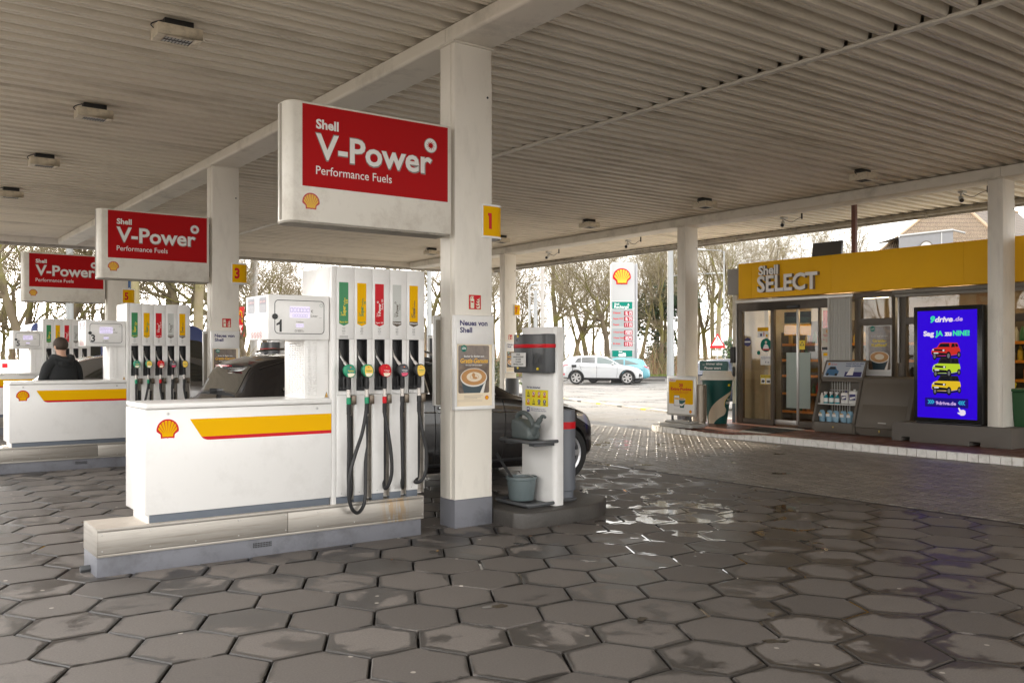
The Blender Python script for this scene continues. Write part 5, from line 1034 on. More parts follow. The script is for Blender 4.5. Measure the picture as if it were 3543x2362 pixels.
def artcar(x0,x1,y0,y1,c,boxy,roof):
    b=MB(); w=SU(x1)-SU(x0); h=SV(y0)-SV(y1); T=lambda P:[(SU(x0)+a*w,SV(y1)+q*h) for a,q in P]
    b.poly(fs,T([(.05,.12),(.6,.10),(.98,.2),(.99,.12),(.5,-.02),(.1,.0)]),.002,2)
    body=[(.0,.25),(.01,.48),(.06,.60),(.22,.70),(.70,.72),(.97,.66),(1,.45),(.97,.24),(.62,.12),(.10,.12)]
    b.poly(fs,T(body),.003,0)
    cab=[(.20,.68),(.30,.96),(.40,1.0),(.90,.97),(.96,.68)] if not boxy else [(.20,.68),(.27,.96),(.33,1.0),(.93,.98),(.95,.66)]
    b.poly(fs,T(cab),.0035,1 if roof else 0)
    b.poly(fs,T([(.24,.70),(.33,.92),(.62,.93),(.64,.70)]),.004,2); b.poly(fs,T([(.69,.68),(.71,.92),(.80,.92),(.82,.70)]),.004,2); b.poly(fs,T([(.84,.71),(.82,.91),(.90,.89),(.93,.72)]),.004,2)
    b.poly(fs,T([(.04,.46),(.05,.57),(.50,.53),(.48,.42)]),.004,2); b.poly(fs,T([(.01,.26),(.03,.36),(.52,.30),(.55,.16),(.12,.14)]),.004,2); b.rect(fs,SU(x0)+.09*w,SU(x0)+.25*w,SV(y1)+.27*h,SV(y1)+.34*h,.005,3)
    for cx,cy,r in ((.12,.10,.075),(.60,.13,.085),(.95,.20,.065)):
        b.disc(fs,(SU(x0)+cx*w,SV(y1)+cy*h),r*w,18,.0045,2,1.7); b.disc(fs,(SU(x0)+cx*w,SV(y1)+cy*h),r*w*.55,14,.005,4,1.7)
    b.disc(fs,(SU(x0)+.07*w,SV(y1)+.52*h),.03*w,12,.005,3); b.disc(fs,(SU(x0)+.43*w,SV(y1)+.48*h),.035*w,12,.005,3)
    b.build('screen_picture',[em('art_body_%d'%y0,c),em('art_roof_%d'%y0,(.02,.02,.02)),em('art_dark_%d'%y0,(.008,.008,.012)),em('art_white_%d'%y0,(.7,.7,.72)),em('art_rim_%d'%y0,(.15,.15,.16))],lit,smooth=False)
artcar(373,735,510,700,(.62,.03,.02),0,0); artcar(387,735,700,920,(.50,.68,.03),1,1); artcar(378,740,915,1138,(.78,.52,.02),0,1)
# ---------------- pavement sign, steel bin, giant cup ----------------
aq=empty('pavement_sign',(13.98,13.15,ZP)); tag(aq,'yellow pavement sign reading 20 Extra-Punkte on a grey base','sign')
f=FB(13.95,13.55,.345); b=MB(); b.fbox(f,0,.81,0,.82,-.03,0); fr_=b.build('sign_frame',m_alu,aq,bevel=.012)
b=MB(); b.rect(f,.04,.77,.04,.78,.001,0); b.poly(f,rrect(.06,.73,.24,.74,.03),.0015,1)
b.poly(f,[(.05,.77),(.05,.70),(.24,.70),(.26,.72),(.26,.77)],.002,0); text(b,'Shell',f,.075,.745,.018,m=2,d=.003); text(b,'ClubSmart',f,.075,.715,.026,.17,off=.03,m=2,d=.003)
text(b,'20',f,.40,.60,.062,.115,'c',.04,m=2,d=.003); text(b,'Extra-Punkte',f,.40,.525,.055,.57,'c',.035,m=2,d=.003); text(b,'für jedes Heißgetränk erhalten',f,.40,.49,.018,.42,'c',m=2,d=.003); text(b,'Nur für Shell ClubSmart-Mitglieder',f,.40,.46,.016,.40,'c',m=2,d=.003)
b.poly(f,rrect(.20,.36,.20,.42,.02),.002,3); b.poly(f,rrect(.208,.352,.208,.412,.016),.0025,0); b.rect(f,.22,.34,.335,.365,.003,1)
b.poly(f,[(.34,.34),(.37,.165),(.48,.165),(.52,.34)],.003,4); b.disc(f,(.43,.34),.092,20,.0033,5,.25); b.disc(f,(.43,.34),.08,20,.0036,6,.2); b.poly(f,[(.355,.25),(.43,.24),(.515,.29),(.51,.26),(.43,.20),(.36,.21)],.0034,5)
emblem(b,f,.66,.09,.075,.002,2,1)
for k in range(3): b.rect(f,.20,.5,.10+k*.014,.104+k*.014,.002,7)
b.build('sign_poster',[m_paper,m_yel,m_redv,m_txtk,m_teal,m_cupr,m_crema,m_lgrey],fr_,smooth=False)
b=MB(); b.fbox(f,.12,.17,-.10,0,-.025,-.005); b.fbox(f,.62,.67,-.10,0,-.025,-.005); b.build('sign_leg',m_dgrey,aq,smooth=False)
b=MB(); P=rrect(13.72,14.22,12.68,13.62,.10); b.prism((A(0,0,ZP),A(1,0,0),A(0,1,0),A(0,0,1)),P,.02,.10); b.prism((A(0,0,ZP),A(1,0,0),A(0,1,0),A(0,0,1)),rrect(13.80,14.14,12.78,13.52,.08),.10,.145); b.build('sign_foot',mat('foot_plastic',(.36,.35,.33),.5),aq,bevel=.015,seg=3)
sb=empty('litter_bin',(14.78,13.40,ZP)); tag(sb,'round brushed steel bin between the yellow pavement sign and the giant cup','bin'); b=MB(); b.lathe([(0,.07),(.15,.07),(.158,.075),(.158,.64),(.154,.645),(.158,.65),(.158,.85),(.14,.86),(.13,.80),(0,.80)],(14.85,13.47,ZP),30); b.lathe([(0,0),(.135,0),(.135,.07)],(14.85,13.47,ZP),24); b.build('bin_body',mat('satin_steel',(.36,.31,.25),.35,metal=.5,var=.05),sb)
gc=empty('giant_cup',(15.2,13.25,ZP)); tag(gc,'giant dark green coffee cup model with a beige swirl beside the shop door','cup model')
CC=(15.46,13.50,ZP)
CR=lambda h:.205+.125*(h-.02)/.94
b=MB(); b.lathe([(0,.0),(.20,.0),(.205,.02),(.33,.96)],CC,40); b.build('cup_body',m_teal,gc)
b=MB(); b.lathe([(.33,.955),(.358,.955),(.36,1.0),(.35,1.03),(.32,1.05),(.31,1.13),(.295,1.15),(0,1.15)],CC,40); b.build('cup_lid',m_cream,gc,ang=50)
# swirl wrapped round the cup, angle measured from the side facing -X
def wpt(a,h,d): r=CR(h)+d; th=math.pi+a; return (CC[0]+r*math.cos(th),CC[1]+r*math.sin(th),CC[2]+h)
def wrap_band(L_,Rr,m,d,mb):
    n=8; V=[]; k=len(L_)*5
    fl,fr2=[curve([(i,p[j]) for i,p in enumerate(L_)]) for j in (0,1)],[curve([(i,p[j]) for i,p in enumerate(Rr)]) for j in (0,1)]
    N=(len(L_)-1)*5
    for q in range(N+1):
        t=q/5; a,h=fl[0](t),fl[1](t); c,g_=fr2[0](t),fr2[1](t)
        for i in range(n+1): w=i/n; V.append(wpt(a+(c-a)*w,h+(g_-h)*w,d))
    mb.add(V,[(q*(n+1)+i,q*(n+1)+i+1,(q+1)*(n+1)+i+1,(q+1)*(n+1)+i) for q in range(N) for i in range(n)],m)
b=MB()
wrap_band([(-.40,.0),(-.36,.06),(-.30,.14),(-.11,.24),(.23,.37),(.69,.50),(1.11,.59),(1.53,.66),(2.1,.73)],[(.32,.0),(.55,.07),(.91,.14),(1.47,.215),(1.60,.30),(1.36,.40),(1.38,.50),(1.64,.59),(2.1,.66)],0,.003,b)
wrap_band([(1.31,.40),(1.31,.45),(1.36,.51),(1.62,.60)],[(1.35,.40),(1.345,.45),(1.395,.505),(1.65,.595)],2,.0045,b)
wrap_band([(1.50,.82),(1.50,.87)],[(1.72,.82),(1.72,.87)],2,.004,b)
for t_,h_,u0,sz in (('Shell',.52,1.55,.055),('café',.44,1.45,.10)):
    V,F=tmesh(t_,.03,0); 
    if len(V): b.add([wpt(u0+q[0]*sz/.27,h_+q[1]*sz,.005) for q in V],F,3)
b.build('cup_swirl',[m_beige,m_teal,m_lyel,m_txtw],gc,smooth=False)
f=FB(15.12,13.70,1.34); b=MB(); b.fbox(f,0,.76,-.08,.125,-.03,0,0); text(b,'... immer eine',f,.085,.045,.05,.55,off=.02,sh=.15,m=1,d=.002); text(b,'Pause wert',f,.135,-.045,.05,.46,off=.02,sh=.15,m=1,d=.002); b.build('cup_sign',[m_teal,m_txtw],gc,smooth=False)
# ---------------- right edge: wheelie bin, hand truck ----------------
wb=empty('wheelie_bin',(15.75,6.95,ZP)); tag(wb,'green wheelie bin at the right edge behind the column','wheelie bin')
b=MB(); f=(A(0,0,0),A(1,0,0),A(0,1,0),A(0,0,1)); n=4; V=[(15.45,6.78,.14),(15.85,6.78,.14),(15.85,7.18,.14),(15.45,7.18,.14),(15.40,6.72,1.0),(15.92,6.72,1.0),(15.92,7.24,1.0),(15.40,7.24,1.0)]; b.add(V,[(3,2,1,0),(4,5,6,7),(0,1,5,4),(1,2,6,5),(2,3,7,6),(3,0,4,7)]); m_wgr=mat('bin_green',(.012,.07,.02),.5); b.build('bin_body',m_wgr,wb,bevel=.02)
b=MB(); b.box(15.37,15.95,6.70,7.27,1.0,1.05); b.build('bin_lid',m_wgr,wb,bevel=.02)
for y in (6.74,7.26): b=MB(); b.lathe([(0,-.025),(.10,-.025),(.10,.025),(0,.025)],(15.80,y,.20),18,ax='y'); b.build('wheel',m_tyre,wb)
ht=empty('hand_truck',(15.6,7.42,ZP)); tag(ht,'yellow hand truck standing between the column and the green bin','hand truck')
b=MB(); 
for y in (7.34,7.52): b.tube([(15.62,y,.2),(15.75,y,1.05),(15.80,y,1.12)],.016,8)
b.tube([(15.80,7.34,1.12),(15.80,7.52,1.12)],.016,8); b.tube([(15.69,7.34,.62),(15.69,7.52,.62)],.012,8); b.build('truck_frame',mat('truck_yellow',(.62,.46,.01),.4),ht)
for y in (7.31,7.55): b=MB(); b.lathe([(0,-.02),(.11,-.02),(.11,.02),(0,.02)],(15.60,y,.215),18,ax='y'); b.build('wheel',m_tyre,ht)
b=MB(); b.box(15.40,15.62,7.34,7.52,.105,.115); b.build('toe_plate',m_dgrey,ht,smooth=False)
# roof items
fl=empty('floodlight',(16.55,11.5,3.42)); tag(fl,'dark rectangular floodlight panel on the shop roof above the lettering','floodlight'); b=MB(); b.add([(16.5,11.83,3.66),(16.5,11.13,3.66),(16.62,11.18,3.965),(16.62,11.88,3.965),(16.56,11.83,3.64),(16.56,11.13,3.64),(16.68,11.18,3.945),(16.68,11.88,3.945)],[(0,1,2,3),(7,6,5,4),(0,4,5,1),(1,5,6,2),(2,6,7,3),(3,7,4,0)]); b.build('panel',m_dgrey,fl,bevel=.006); b=MB(); b.tube([(16.62,11.5,3.42),(16.62,11.5,3.75)],.03,8); b.build('mount',m_dgrey,fl)
b=MB(); b.box(16.56,16.64,10.84,10.93,3.3,7.5); tag(b.build('mast',mat('mast_red',(.16,.07,.055),.6,var=.2),bevel=.006),'reddish brown square mast rising behind the shop fascia','mast')
# ---------------- vehicles ----------------
m_cglass=mat('car_glass',(.025,.028,.026),.04,spec=1.0,coat=1); m_ctrim=mat('car_trim',(.03,.03,.032),.5); m_rim=mat('alloy_rim',(.45,.45,.46),.3,metal=.7); m_tail=mat('tail_lamp',(.45,.01,.03),.15,coat=.5); m_head=mat('head_lamp',(.55,.57,.6),.1,metal=.5); m_plate=mat('number_plate',(.7,.7,.68),.5); m_well=mat('wheel_well',(.008,.008,.008),.9)
class Car:
    def __init__(s,top,belt,low,wid,wr,L,wheels,rad,paint,clad=None):
        s.top,s.belt,s.low,s.wid,s.wr=map(curve,(top,belt,low,wid,wr)); s.L=L; s.wh=wheels; s.rad=rad; s.paint=paint; s.clad=clad
    def ring(s,x):
        w=s.wid(x); zb=s.low(x); zs=min(s.belt(x),s.top(x)-.01); zt=s.top(x); wr=min(s.wr(x),w*.95); h=zs-zb
        g=max(zt-zs,.0); k=min(.05,g*.5)
        return [(0,zb),(.78*w,zb),(.95*w,zb+.07*h+.01),(.995*w,zb+.25*h),(1.0*w,zb+.5*h),(.99*w,zb+.78*h),(.965*w,zs-.01),(.93*w,zs+.015*min(1,g*10)),
                (.93*w+(wr-.93*w)*.5+.012*min(1,g*4),zs+(zt-k-zs)*.5),(wr,zt-k),(wr*.88,zt-k*.35),(wr*.5,zt-k*.06),(0,zt)]
    def dense(s,x,n=4):
        R=s.ring(x); P=[]
        for i in range(len(R)-1):
            a,b,c,d=R[max(i-1,0)],R[i],R[i+1],R[min(i+2,len(R)-1)]
            for k in range(n):
                t=k/n; P.append(tuple(.5*((2*b[j])+(c[j]-a[j])*t+(2*a[j]-5*b[j]+4*c[j]-d[j])*t*t+(3*b[j]-a[j]-3*c[j]+d[j])*t**3)*1.0 for j in (0,1)))
        return P+[R[-1]]
    def side(s,x,z):
        P=s.dense(x)[4:]; best=None
        for a,b in zip(P,P[1:]):
            if (a[1]-z)*(b[1]-z)<=0 and abs(b[1]-a[1])>1e-6:
                t=(z-a[1])/(b[1]-a[1]); return a[0]+(b[0]-a[0])*t
        return P[-1][0]
    def topz(s,x,y):
        P=s.dense(x)[28:]
        for a,b in zip(P,P[1:]):
            if (a[0]-y)*(b[0]-y)<=0 and abs(b[0]-a[0])>1e-6: t=(y-a[0])/(b[0]-a[0]); return a[1]+(b[1]-a[1])*t
        return s.top(x)
    def body(s,root,seams=()):
        xs=[0]; 
        while xs[-1]<s.L-.001:
            x=xs[-1]; d=.018 if x<.12 or x>s.L-.14 else .05; xs.append(min(x+d,s.L))
        b=MB(); n=None
        for x in xs:
            P=s.dense(x); n=len(P); ring=[(x,-y,z) for y,z in P]+[(x,y,z) for y,z in P[-2:0:-1]]; b.v+=ring
        N=len(ring)
        for i in range(len(xs)-1):
            for j in range(N):
                q=[i*N+j,i*N+(j+1)%N,(i+1)*N+(j+1)%N,(i+1)*N+j]; c=np.mean([b.v[k] for k in q],axis=0)
                if abs(c[1])>.5*s.wid(c[0]) and any((c[0]-wx)**2+(c[2]-s.rad)**2<(s.rad+.055)**2 for wx in s.wh): continue
                b.f.append(q); b.m.append(1 if (s.clad and c[2]<s.clad and abs(c[1])>.3) or c[2]<.24 else 0)
        b.f.append(list(range(N))); b.m.append(0); b.f.append([(len(xs)-1)*N+j for j in range(N)]); b.m.append(0)
        o=b.build('body',[s.paint,m_ctrim],root,ang=50)
        for sg in (-1,1):
            for wx in s.wh:
                ac=MB(); V=[]; F=[]; k=26
                for i in range(k+1):
                    a=R_(-18+216*i/k); 
                    for r in (s.rad+.025,s.rad+.085):
                        x,z=wx+r*math.cos(a),s.rad+r*math.sin(a); z=max(z,.2); y=s.side(min(max(x,.01),s.L-.01),z)+.006; V.append((x,sg*y,z))
                    V.append((wx+(s.rad+.025)*math.cos(a),sg*.45*s.wid(wx),s.rad+(s.rad+.025)*math.sin(a)))
                for i in range(k):
                    F+=[(3*i,3*i+1,3*i+4,3*i+3),(3*i,3*i+3,3*i+5,3*i+2)]
                ac.v=V; ac.f=F; ac.m=[0,1]*k; ac.build('wheel_arch',[m_ctrim if s.clad else s.paint,m_well],root)
                wl=MB(); y0=s.wid(wx)-.02; r=s.rad
                wl.lathe([(r*.68,-.22),(r*.93,-.22),(r,-.18),(r*1.0,-.05),(r*.95,-.005),(r*.74,0),(r*.70,-.02),(r*.66,-.10)],(wx,0,r),30,ax='y')
                wl.v=[(x,sg*(y+y0),z) for x,y,z in wl.v]; w_=wl.build('wheel',m_tyre,root)
                rm=MB(); rm.lathe([(0,-.035),(.04,-.03),(.06,-.04)],(wx,0,r),16,ax='y'); rm.lathe([(r*.62,-.02),(r*.71,-.012),(r*.71,-.05),(r*.62,-.06)],(wx,0,r),30,ax='y')
                for q in range(s.spokes):
                    a=2*math.pi*q/s.spokes; c,d=math.cos(a),math.sin(a); t=s.sw; f_=(A(wx,-.04,r),A(c,0,d),A(-d,0,c),A(0,1,0)); rm.prism(f_,[(.03,-t*.8),(r*.64,-t*(1.1)+s.skew),(r*.64,t*1.1+s.skew),(.03,t*.8)],0,.022)
                rm.lathe([(r*.66,-.12),(0,-.12)],(wx,0,r),20,m=1,ax='y'); rm.v=[(x,sg*(y+y0),z) for x,y,z in rm.v]; rm.build('rim',[s.rimm,m_well],w_,smooth=False)
        return o
    spokes=5; sw=.035; skew=0; rimm=m_rim
    def win(s,root,x0,x1,bot,top,name='window',m=None,both=True,off=.005,n=14,k=5,chrome=None):
        fb,ft=curve(bot),curve(top); R=[]
        for sg in ((-1,1) if both else (-1,)):
            b=MB()
            for i in range(n+1):
                x=x0+(x1-x0)*i/n; zb,zt=fb(x),max(ft(x),fb(x)+.001)
                for j in range(k+1): z=zb+(zt-zb)*j/k; b.v.append((x,sg*(s.side(x,z)+off),z))
            for i in range(n):
                for j in range(k): b.f.append((i*(k+1)+j,i*(k+1)+j+1,(i+1)*(k+1)+j+1,(i+1)*(k+1)+j)); b.m.append(0)
            R.append(b.build(name,m or m_cglass,root))
            if chrome:
                loop=[(x0+(x1-x0)*i/n,fb) for i in range(n+1)]+[(x1-(x1-x0)*i/n,ft) for i in range(n+1)]
                cb=MB(); cb.tube([(x,sg*(s.side(x,f(x))+off+.003),f(x)) for x,f in loop],chrome,5,cap=False); cb.build('window_trim',m_chrome,R[-1])
        return R
    def screen(s,root,x0,x1,f0,f1,name,m=None,off=.006,n=10,k=12):
        b=MB()
        for i in range(n+1):
            x=x0+(x1-x0)*i/n; f=f0+(f1-f0)*i/n
            for j in range(k+1):
                y=(2*j/k-1)*f*s.wr(x)*.98; b.v.append((x,y,s.topz(x,abs(y))+off))
        for i in range(n):
            for j in range(k): b.f.append((i*(k+1)+j,i*(k+1)+j+1,(i+1)*(k+1)+j+1,(i+1)*(k+1)+j)); b.m.append(0)
        return b.build(name,m or m_cglass,root)
    def line(s,root,P,r=.006,name='door_seam',m=None):
        for sg in (-1,1):
            b=MB(); Q=[]
            for a,c in zip(P,P[1:]):
                for i in range(8): t=i/8; Q.append((a[0]+(c[0]-a[0])*t,a[1]+(c[1]-a[1])*t))
            Q.append(P[-1]); b.tube([(x,sg*(s.side(x,z)+.000),z) for x,z in Q],r,4); b.build(name,m or m_well,root)
    def mirror(s,root,x,z,m):
        for sg in (-1,1):
            b=MB(); y=s.side(x,z); b.sphere((x,sg*(y+.13),z),(.07,.10,.075),12,8); b.tube([(x,sg*(y-.02),z-.03),(x,sg*(y+.08),z-.02)],.02,6); b.build('mirror',m,root)
    def handle(s,root,x,z,m):
        for sg in (-1,1):
            b=MB(); y=s.side(x,z); b.box(x-.09,x+.09,min(sg*y,sg*(y+.022)),max(sg*y,sg*(y+.022)),z-.014,z+.014); b.build('door_handle',m,root,bevel=.006)
def place(o,x,y,rz,sc=1,z=0):
    o.location=(x,y,z); o.rotation_euler.z=rz; o.scale=(sc,sc,sc)
# dark car at the near pump
m_dk=mat('dark_brown_paint',(.016,.014,.014),.2,coat=.5,spec=.4)
C=Car([(0,.62),(.03,.82),(.12,1.0),(.27,1.17),(.44,1.47),(.52,1.535),(.8,1.59),(1.3,1.63),(1.9,1.638),(2.4,1.61),(2.85,1.52),(3.4,1.28),(3.85,1.10),(4.3,1.04),(4.7,.95),(4.92,.80),(5.04,.66),(5.08,.5)],
      [(0,.6),(.25,1.10),(.8,1.13),(1.8,1.13),(2.8,1.11),(3.4,1.075),(3.85,1.02),(4.3,.96),(4.7,.87),(4.95,.72),(5.08,.45)],
      [(0,.36),(.3,.27),(.8,.22),(4.3,.22),(4.7,.24),(5,.30)],[(0,.62),(.06,.76),(.2,.86),(.6,.92),(1.5,.945),(3.6,.945),(4.35,.945),(4.7,.91),(4.92,.82),(5.04,.64),(5.08,.5)],
      [(0,.55),(.3,.66),(.5,.60),(1.2,.62),(2.4,.63),(3.4,.72),(3.9,.78),(4.6,.76),(4.95,.62),(5.08,.4)],5.08,(1.15,4.42),.35,m_dk)
r=empty('parked_car'); tag(r,'dark brown estate car standing at the nearest pump, behind the white counter','car'); C.body(r)
C.win(r,.70,1.62,[(.70,1.235),(.95,1.20),(1.62,1.17)],[(.70,1.24),(.92,1.39),(1.2,1.47),(1.62,1.51)],chrome=.015); C.win(r,1.68,2.42,[(1.68,1.165),(2.42,1.155)],[(1.68,1.49),(2.0,1.535),(2.42,1.52)],chrome=.012); C.win(r,2.48,3.36,[(2.48,1.155),(3.36,1.12)],[(2.48,1.52),(2.8,1.44),(3.1,1.28),(3.36,1.13)],chrome=.012)
C.screen(r,.27,.475,1.0,1.06,'window_seal',m_well,off=.003); C.screen(r,.295,.455,.86,.92,'rear_window',off=.008); C.screen(r,2.62,3.72,.93,.98,'windscreen')
C.line(r,[(1.66,1.12),(1.62,.8),(1.66,.5),(1.70,.30)]); C.line(r,[(2.46,1.12),(2.47,.7),(2.45,.30)]); C.line(r,[(3.42,1.07),(3.46,.9),(3.44,.6),(3.38,.30)]); C.line(r,[(.6,1.0),(2.0,.955),(3.8,.90)],.008,'chrome_line',m_chrome); C.line(r,[(1.6,.34),(3.9,.34)],.022,'side_skirt',m_ctrim)
C.win(r,.03,.30,[(.03,.86),(.30,.94)],[(.03,.92),(.12,1.04),(.30,1.06)],'tail_light',m_tail,n=8); C.win(r,4.60,4.98,[(4.60,.80),(4.98,.62)],[(4.60,.87),(4.75,.85),(4.98,.71)],'headlight',m_head,n=8)
C.mirror(r,3.05,1.16,m_dk); C.handle(r,2.60,.99,m_chrome); C.handle(r,1.80,1.0,m_chrome)
b=MB(); V=[]
for i in range(13):
    t=i/12*2-1; y=t*.64; x0=.36+.16*t*t; z0=1.505-.05*t*t
    V+=[(x0,y,z0),(x0+.30,y*.97,C.topz(x0+.30,abs(y*.97))+.012),(x0+.03,y*.98,z0-.035)]
b.add(V,[q for i in range(12) for q in ((3*i,3*i+1,3*i+4,3*i+3),(3*i,3*i+3,3*i+5,3*i+2),(3*i+2,3*i+5,3*i+4,3*i+1))]); sp=b.build('spoiler',m_dk,r)
b=MB(); b.box(.335,.37,-.22,.22,1.475,1.49); b.build('brake_light',m_tail,sp,bevel=.003)
b=MB(); b.tube([(.22,.05,1.21),(.30,.02,1.215),(.335,-.35,1.23)],[.03,.022,.010],8); b.build('rear_wiper',m_ctrim,r)
for sg in (-1,1):
    b=MB(); b.tube(smooth_path([(.95,sg*.60,1.60),(1.05,sg*.61,1.655),(1.9,sg*.62,1.685),(2.5,sg*.62,1.64),(2.62,sg*.62,1.59)]),.014,6); b.build('roof_rail',m_chrome,r)
place(r,2.98,9.86,0)
# silver car at the middle pump
m_sv=mat('silver_paint',(.22,.21,.20),.25,metal=.5,coat=.8)
C=Car([(0,.6),(.05,.85),(.2,1.02),(.42,1.20),(.9,1.50),(1.25,1.58),(1.8,1.63),(2.4,1.62),(2.9,1.53),(3.4,1.27),(3.8,1.08),(4.2,1.0),(4.5,.85),(4.6,.55)],
      [(0,.6),(.4,1.12),(1.0,1.16),(2.6,1.11),(3.4,1.06),(3.8,1.0),(4.3,.88),(4.6,.5)],[(0,.36),(.3,.25),(4.2,.22),(4.6,.3)],[(0,.62),(.1,.78),(.4,.86),(1.2,.90),(3.4,.90),(4.1,.86),(4.45,.72),(4.6,.5)],[(0,.5),(.6,.60),(1.2,.60),(2.4,.61),(3.4,.68),(4.3,.66),(4.6,.4)],4.6,(.95,3.75),.33,m_sv)
r=empty('parked_car'); tag(r,'silver grey hatchback standing behind the man at the middle pump','car'); C.body(r)
C.win(r,.95,1.75,[(.95,1.24),(1.75,1.20)],[(.95,1.25),(1.15,1.36),(1.45,1.47),(1.75,1.50)]); C.win(r,1.80,2.55,[(1.8,1.20),(2.55,1.16)],[(1.8,1.505),(2.55,1.50)]); C.win(r,2.6,3.35,[(2.6,1.16),(3.35,1.12)],[(2.6,1.49),(3.0,1.33),(3.35,1.13)])
C.screen(r,.45,.92,.86,.92,'rear_window'); C.screen(r,2.65,3.68,.92,.97,'windscreen'); C.line(r,[(1.78,1.15),(1.75,.8),(1.8,.3)]); C.line(r,[(2.57,1.12),(2.56,.3)]); C.win(r,.05,.36,[(.05,.88),(.36,.98)],[(.05,.98),(.36,1.10)],'tail_light',m_tail,n=6); C.win(r,4.15,4.52,[(4.15,.80),(4.52,.66)],[(4.15,.86),(4.52,.74)],'headlight',m_head,n=6); C.mirror(r,2.95,1.15,m_sv); C.handle(r,1.95,1.0,m_sv)
place(r,2.15,16.55,0)
# white electric car being charged
m_wh=mat('white_car_paint',(.42,.43,.44),.2,coat=1)
WP=[(0,.55),(.03,.78),(.08,1.06),(.22,1.27),(.48,1.46),(.62,1.50),(1.15,1.555),(1.9,1.58),(2.35,1.545),(2.65,1.44),(3.1,1.20),(3.38,1.06),(3.8,1.0),(4.1,.92),(4.38,.78),(4.48,.64),(4.5,.45)]
C=Car(WP,[(0,.55),(.1,1.0),(.5,1.12),(1.5,1.12),(2.6,1.08),(3.3,1.02),(3.8,.93),(4.2,.82),(4.5,.5)],[(0,.40),(.3,.32),(.8,.24),(3.9,.22),(4.3,.24),(4.5,.28)],[(0,.66),(.08,.80),(.4,.90),(1.2,.93),(3.6,.93),(4.1,.88),(4.38,.74),(4.5,.55)],[(0,.55),(.5,.60),(1.2,.62),(2.4,.62),(3.2,.72),(4.2,.72),(4.5,.45)],4.5,(.90,3.66),.36,m_wh,clad=.36)
C.spokes=6; C.sw=.045; C.skew=.05; C.rimm=mat('white_rim',(.35,.34,.33),.35)
r=empty('parked_car'); tag(r,'white electric car with a charging cable plugged in, out in the bright forecourt','car'); C.body(r)
C.win(r,.83,1.16,[(.83,1.19),(1.16,1.18)],[(.83,1.195),(1.0,1.41),(1.16,1.45)]); C.win(r,1.20,1.92,[(1.2,1.18),(1.92,1.145)],[(1.2,1.455),(1.92,1.485)]); C.win(r,2.03,3.15,[(2.03,1.14),(3.15,1.085)],[(2.03,1.475),(2.3,1.455),(2.7,1.33),(3.0,1.18),(3.15,1.09)],m=mat('pale_car_glass',(.12,.15,.145),.08))
C.screen(r,.26,.46,.9,.95,'rear_window'); C.screen(r,2.5,3.3,.93,.97,'windscreen',bpy.data.materials['pale_car_glass'])
C.line(r,[(1.98,1.1),(2.03,.8),(2.0,.36)],.008); C.line(r,[(1.07,1.1),(1.2,.75)],.006); C.line(r,[(3.12,1.0),(3.12,.6),(3.08,.36)],.006); C.win(r,.05,.45,[(.05,.97),(.45,1.03)],[(.05,1.02),(.45,1.08)],'tail_light',m_tail,n=8); C.win(r,3.98,4.42,[(3.98,.83),(4.42,.68)],[(3.98,.88),(4.42,.74)],'headlight',m_head,n=8); C.win(r,4.28,4.44,[(4.28,.40),(4.44,.42)],[(4.28,.58),(4.44,.58)],'air_intake',m_ctrim,n=6); C.win(r,.02,.28,[(.02,.50),(.28,.50)],[(.02,.58),(.28,.60)],'reflector',m_tail,n=6)
C.mirror(r,2.88,1.12,m_wh); C.handle(r,1.20,.99,m_wh); C.handle(r,2.15,.94,m_wh)
b=MB(); y=-(C.side(.78,1.0)+.01); b.box(.66,.92,y-.02,y+.01,.93,1.07); b.build('charge_flap',m_black,r,bevel=.01); b=MB(); b.tube(smooth_path([(.76,y-.10,1.03),(.72,y-.12,.80),(.60,y-.14,.42),(.3,y-.2,.20),(-.3,y-.3,.24),(-1.2,y-.4,.6)]),.018,6); b.tube([(.80,y-.02,1.0),(.78,y-.12,1.03)],.035,8); b.build('charging_cable',m_black,r)
hd=math.atan2(-.70,.715); cw=at(1379,50.2); place(r,cw[0]-2.28*math.cos(hd)-.2*math.sin(hd),cw[1]-2.28*math.sin(hd),hd)
# light blue small car
m_lb=mat('light_blue_paint',(.10,.30,.36),.25,coat=1)
C=Car([(0,.55),(.04,.80),(.18,1.0),(.42,1.32),(.55,1.37),(1.2,1.44),(1.8,1.45),(2.2,1.38),(2.7,1.12),(3.0,1.0),(3.5,.92),(3.85,.75),(4.0,.5)],[(0,.55),(.2,.93),(1.0,.99),(2.4,.95),(3.0,.9),(3.6,.8),(4,.45)],[(0,.35),(.3,.25),(3.7,.22),(4,.3)],[(0,.6),(.1,.74),(.5,.83),(3,.84),(3.7,.76),(4,.5)],[(0,.5),(.6,.55),(2,.56),(2.8,.64),(4,.45)],4.0,(.72,3.22),.31,m_lb)
C.spokes=9; C.rimm=mat('steel_wheel',(.05,.05,.052),.5)
r=empty('parked_car'); tag(r,'small light blue three door car behind the white electric car','car'); C.body(r)
C.win(r,.62,1.42,[(.62,1.06),(1.42,1.03)],[(.62,1.065),(1.0,1.20),(1.42,1.33)],m=bpy.data.materials['pale_car_glass']); C.win(r,1.5,2.66,[(1.5,1.03),(2.66,.99)],[(1.5,1.34),(1.9,1.34),(2.3,1.20),(2.66,1.0)],m=bpy.data.materials['pale_car_glass']); C.screen(r,.2,.42,.9,.95,'rear_window'); C.screen(r,2.1,2.95,.93,.97,'windscreen'); C.win(r,.05,.36,[(.05,.76),(.36,.95)],[(.05,.92),(.36,.99)],'tail_light',m_tail,n=6); C.line(r,[(1.46,1.0),(1.45,.3)]); C.mirror(r,2.45,1.05,m_lb)
cb=at(1493,52.6); place(r,cb[0],cb[1],hd+math.pi)
